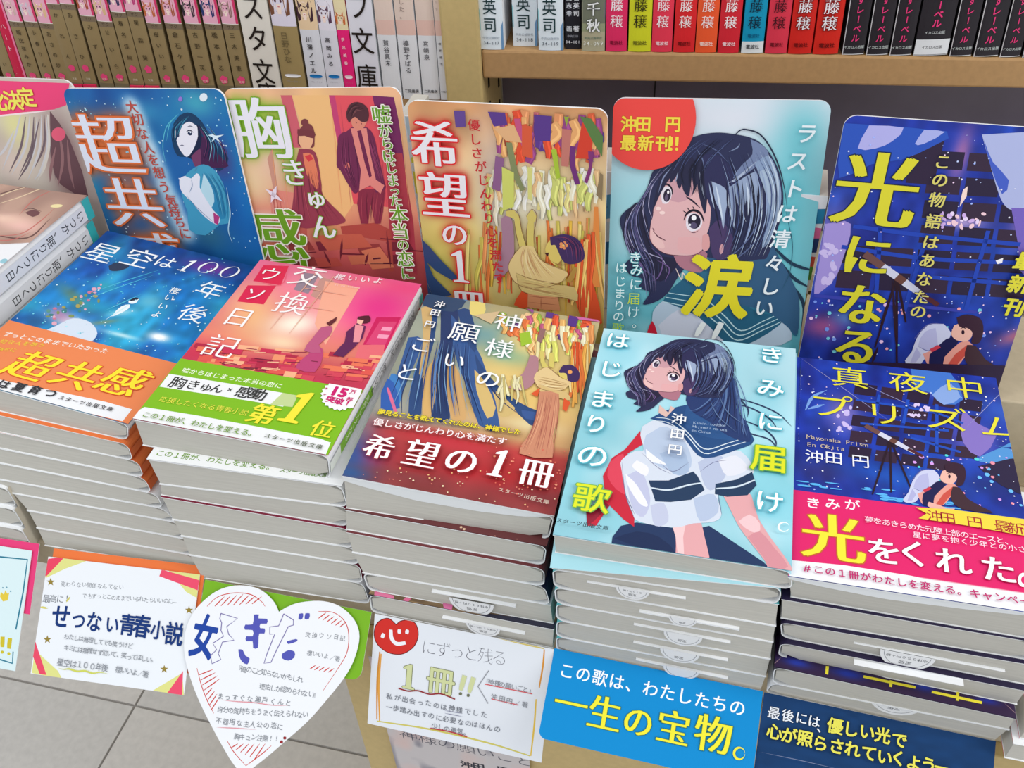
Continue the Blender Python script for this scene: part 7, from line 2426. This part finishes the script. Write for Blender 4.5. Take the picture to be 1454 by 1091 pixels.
C_5 = ((0.1065, -0.0267, -0.0176), -0.024, 0.9588, -0.0049, 0.1086, 0.0362)
c5, t5c = card(*C_5, 'dark navy printed card with white and yellow lettering below the telescope stack', (1054, 791, 3.635), (20, 58, 104), ext=(0, -0.008, 0, 0))
c5.noise(20, 0.12, 7)
for ch, p in zip('\u6700\u5f8c\u306b\u306f\u3001', [(163, 806), (235, 820), (305, 832), (370, 848), (415, 880)]):
    c5.text(ch, p, None, 66, (232, 236, 244), 0.006, mincho=0.012, outline=(0.03, (20, 30, 50)))
for ch, p in zip('\u512a\u3057\u3044\u5149\u3067', [(478, 872), (558, 888), (642, 902), (722, 920), (808, 944)]):
    c5.text(ch, p, None, 84, (228, 222, 90), 0.028, outline=(0.03, (20, 30, 50)))
for ch, p in zip('\u5fc3\u304c\u7167\u3089\u3055\u308c\u3066\u3044\u304f\u3088\u3046\u30fc', [(165, 900), (240, 920), (322, 935), (400, 960), (485, 975), (565, 990), (650, 1010), (730, 1030), (800, 1035), (880, 1060), (955, 1070), (1020, 1085)]):
    c5.text(ch, p, None, 84, (228, 222, 90), 0.028, outline=(0.03, (20, 30, 50)))
c5.strokes([[(90, 1004), (300, 1048), (500, 1094)]], (120, 130, 160), 3)
c5.build('card_face', t5c, INK_MATT, solid=0.0004, solid_name='card_sheet')

C_0 = ((-0.4292, -0.0476, -0.0475), 0.0394, 0.7835, -0.0082, 0.1103, 0.0717)
p0, tp0 = card(*C_0, 'hot-pink backing sheet at the far left edge', (0, 791, 3.635), (232, 66, 126), name='backing_sheet', cat='paper', dn=-0.0012, ext=(0.004, 0.034, 0.0035, 0.0045), grid=False)
p0.build('sheet_face', tp0, INK_MATT, solid=0.0003)
c0, t0c = card(*C_0, 'pale blue card with a dark teal frame and yellow drawing at the far left edge', (0, 791, 3.635), (216, 236, 240))
c0.strokes([[(-300, -40), (0, 0), (142, 14), (120, 180), (82, 375)], [(68, 490), (64, 550), (0, 530), (-200, 480)]], (44, 124, 150), 7, (1, 1), 1)
c0.poly([(5, 180), (20, 195), (28, 172), (38, 190), (48, 185), (40, 225), (15, 230), (0, 205)], (226, 200, 70))
for x, y in ((15, 160), (35, 158), (55, 178)):
    c0.oval((x, y), 4, 4, (110, 160, 180))
c0.strokes([[(14, 412), (12, 466)], [(52, 420), (46, 474)]], (206, 190, 50), 22, (1, 0.8))
c0.oval((12, 492), 8, 8, (206, 190, 50))
c0.oval((46, 500), 8, 8, (206, 190, 50))
c0.build('card_face', t0c, INK_MATT, solid=0.0004, solid_name='card_sheet')

# poster on the cabinet front, half hidden by the card above it
pa, pb = on_y(551, 1036, 0.0045), on_y(772, 1083, 0.0045)
PW = 0.094
po = thing('hanging_poster', 'grey and pink printed poster on the beige cabinet front under the smiling-heart card', 'poster', (pa[0] + PW / 2, 0.0045, -0.19))
pp = Print((pa[0] - 0.001, 0.0048, -0.19), (1, 0, 0), (0, 0, 1), PW, 0.15, (206, 200, 202), view=(500, 791, 3.635), res=0.001)
pp.noise(9, 0.5, 8, (236, 190, 180), 0.5)
pp.noise(14, 0.7, 9, (120, 118, 132), 0.6)
pp.text('\u795e\u69d8\u306e\u9858\u3044\u3054\u3068', (290, 920), (890, 1055), 92, (92, 92, 104), -0.01)
pp.text('\u6c96\u7530 \u5186', (590, 1072), (780, 1100), 60, (60, 60, 70), 0.03)
pp.build('poster_face', po, INK_MATT, solid=0.0004, solid_name='poster_sheet')

# ------------------------------------------------------------------ thin booklets showing between the boards
for (px, y0_, y1_, cols, lab, wd) in ((576, 165, 400, [(196, 220, 236), (236, 238, 240), (236, 226, 80), (240, 240, 240), (214, 70, 96), (236, 238, 240), (228, 230, 232)], 'slim upright booklet wedged between the pink classroom board and the streamer board', 0.010),
                                      (861, 244, 450, [(236, 238, 242), (90, 160, 200), (210, 226, 236), (40, 110, 160), (236, 240, 242), (226, 230, 226)], 'slim upright booklet wedged between the streamer board and the girl board', 0.007),
                                      (1157, 278, 500, [(236, 236, 240), (40, 130, 170), (236, 110, 160), (40, 60, 110), (226, 90, 70), (90, 160, 60), (236, 236, 236), (190, 170, 90), (238, 238, 240), (226, 70, 110), (176, 166, 140)], 'slim upright booklet wedged between the girl board and the blue telescope board', 0.014)):
    Y = 0.222 if px < 1000 else 0.205
    top = on_y(px, y0_, Y)
    t = thing('booklet', lab, 'booklet', (top[0], Y, 0.0667), 'slim booklets behind the boards')
    h = top[2] - 0.0667
    x0 = top[0] - wd / 2
    box('page_block', x0, x0 + wd, Y + 0.0008, Y + 0.03, 0.0668, 0.0667 + h, PAGE, t)
    S = Print((x0, Y, 0.0668), (1, 0, 0), (0, 0, 1), wd, h, (236, 238, 240), grid=False)
    n = len(cols)
    for i, c in enumerate(cols):
        a_, b_ = h * (1 - i / n), h * (1 - (i + 1) / n)
        sk = 0.002 if i % 2 else -0.001
        S.poly([(0, b_), (wd, b_ + sk), (wd, a_ + sk), (0, a_)], c, local=True)
    for j in range(4):
        S.poly([(wd * 0.2, h * (0.15 + j * 0.2)), (wd * 0.7, h * (0.16 + j * 0.2)), (wd * 0.6, h * (0.19 + j * 0.2))], cols[(j * 3) % n], local=True)
    S.build('spine_print', t, INK, solid=0.0006, solid_name='cover')

# ------------------------------------------------------------------ edge of the next stack at the lower right
cr = on_z(1426, 1080, 0.0)
RED = mat('red_cover', (214, 30, 72), 0.45)
for k in range(2):
    z0_, z1_ = 0.0002 + 0.0142 * k, 0.0142 * (k + 1)
    Q = [[[None, None], [None, None]], [[None, None], [None, None]]]
    dx = 0.003 * k
    for kk, z in ((0, z0_), (1, z1_)):
        for u in (0, 1):
            for v in (0, 1):
                Q[kk][u][v] = np.array([cr[0] + dx + u * BW, cr[1] + 0.001 + v * BD + dx, z])
    t = thing('paperback', '%s red-edged paperback at the lower right corner beside the telescope stack' % ('upper' if k else 'lower'), 'book', tuple((np.array(Q[0][0][0]) + np.array(Q[0][1][1])) / 2))
    book_body(t, Q, 'R', WHITE, edge=RED)
bpy.data.objects.remove(_fo, do_unlink=True)
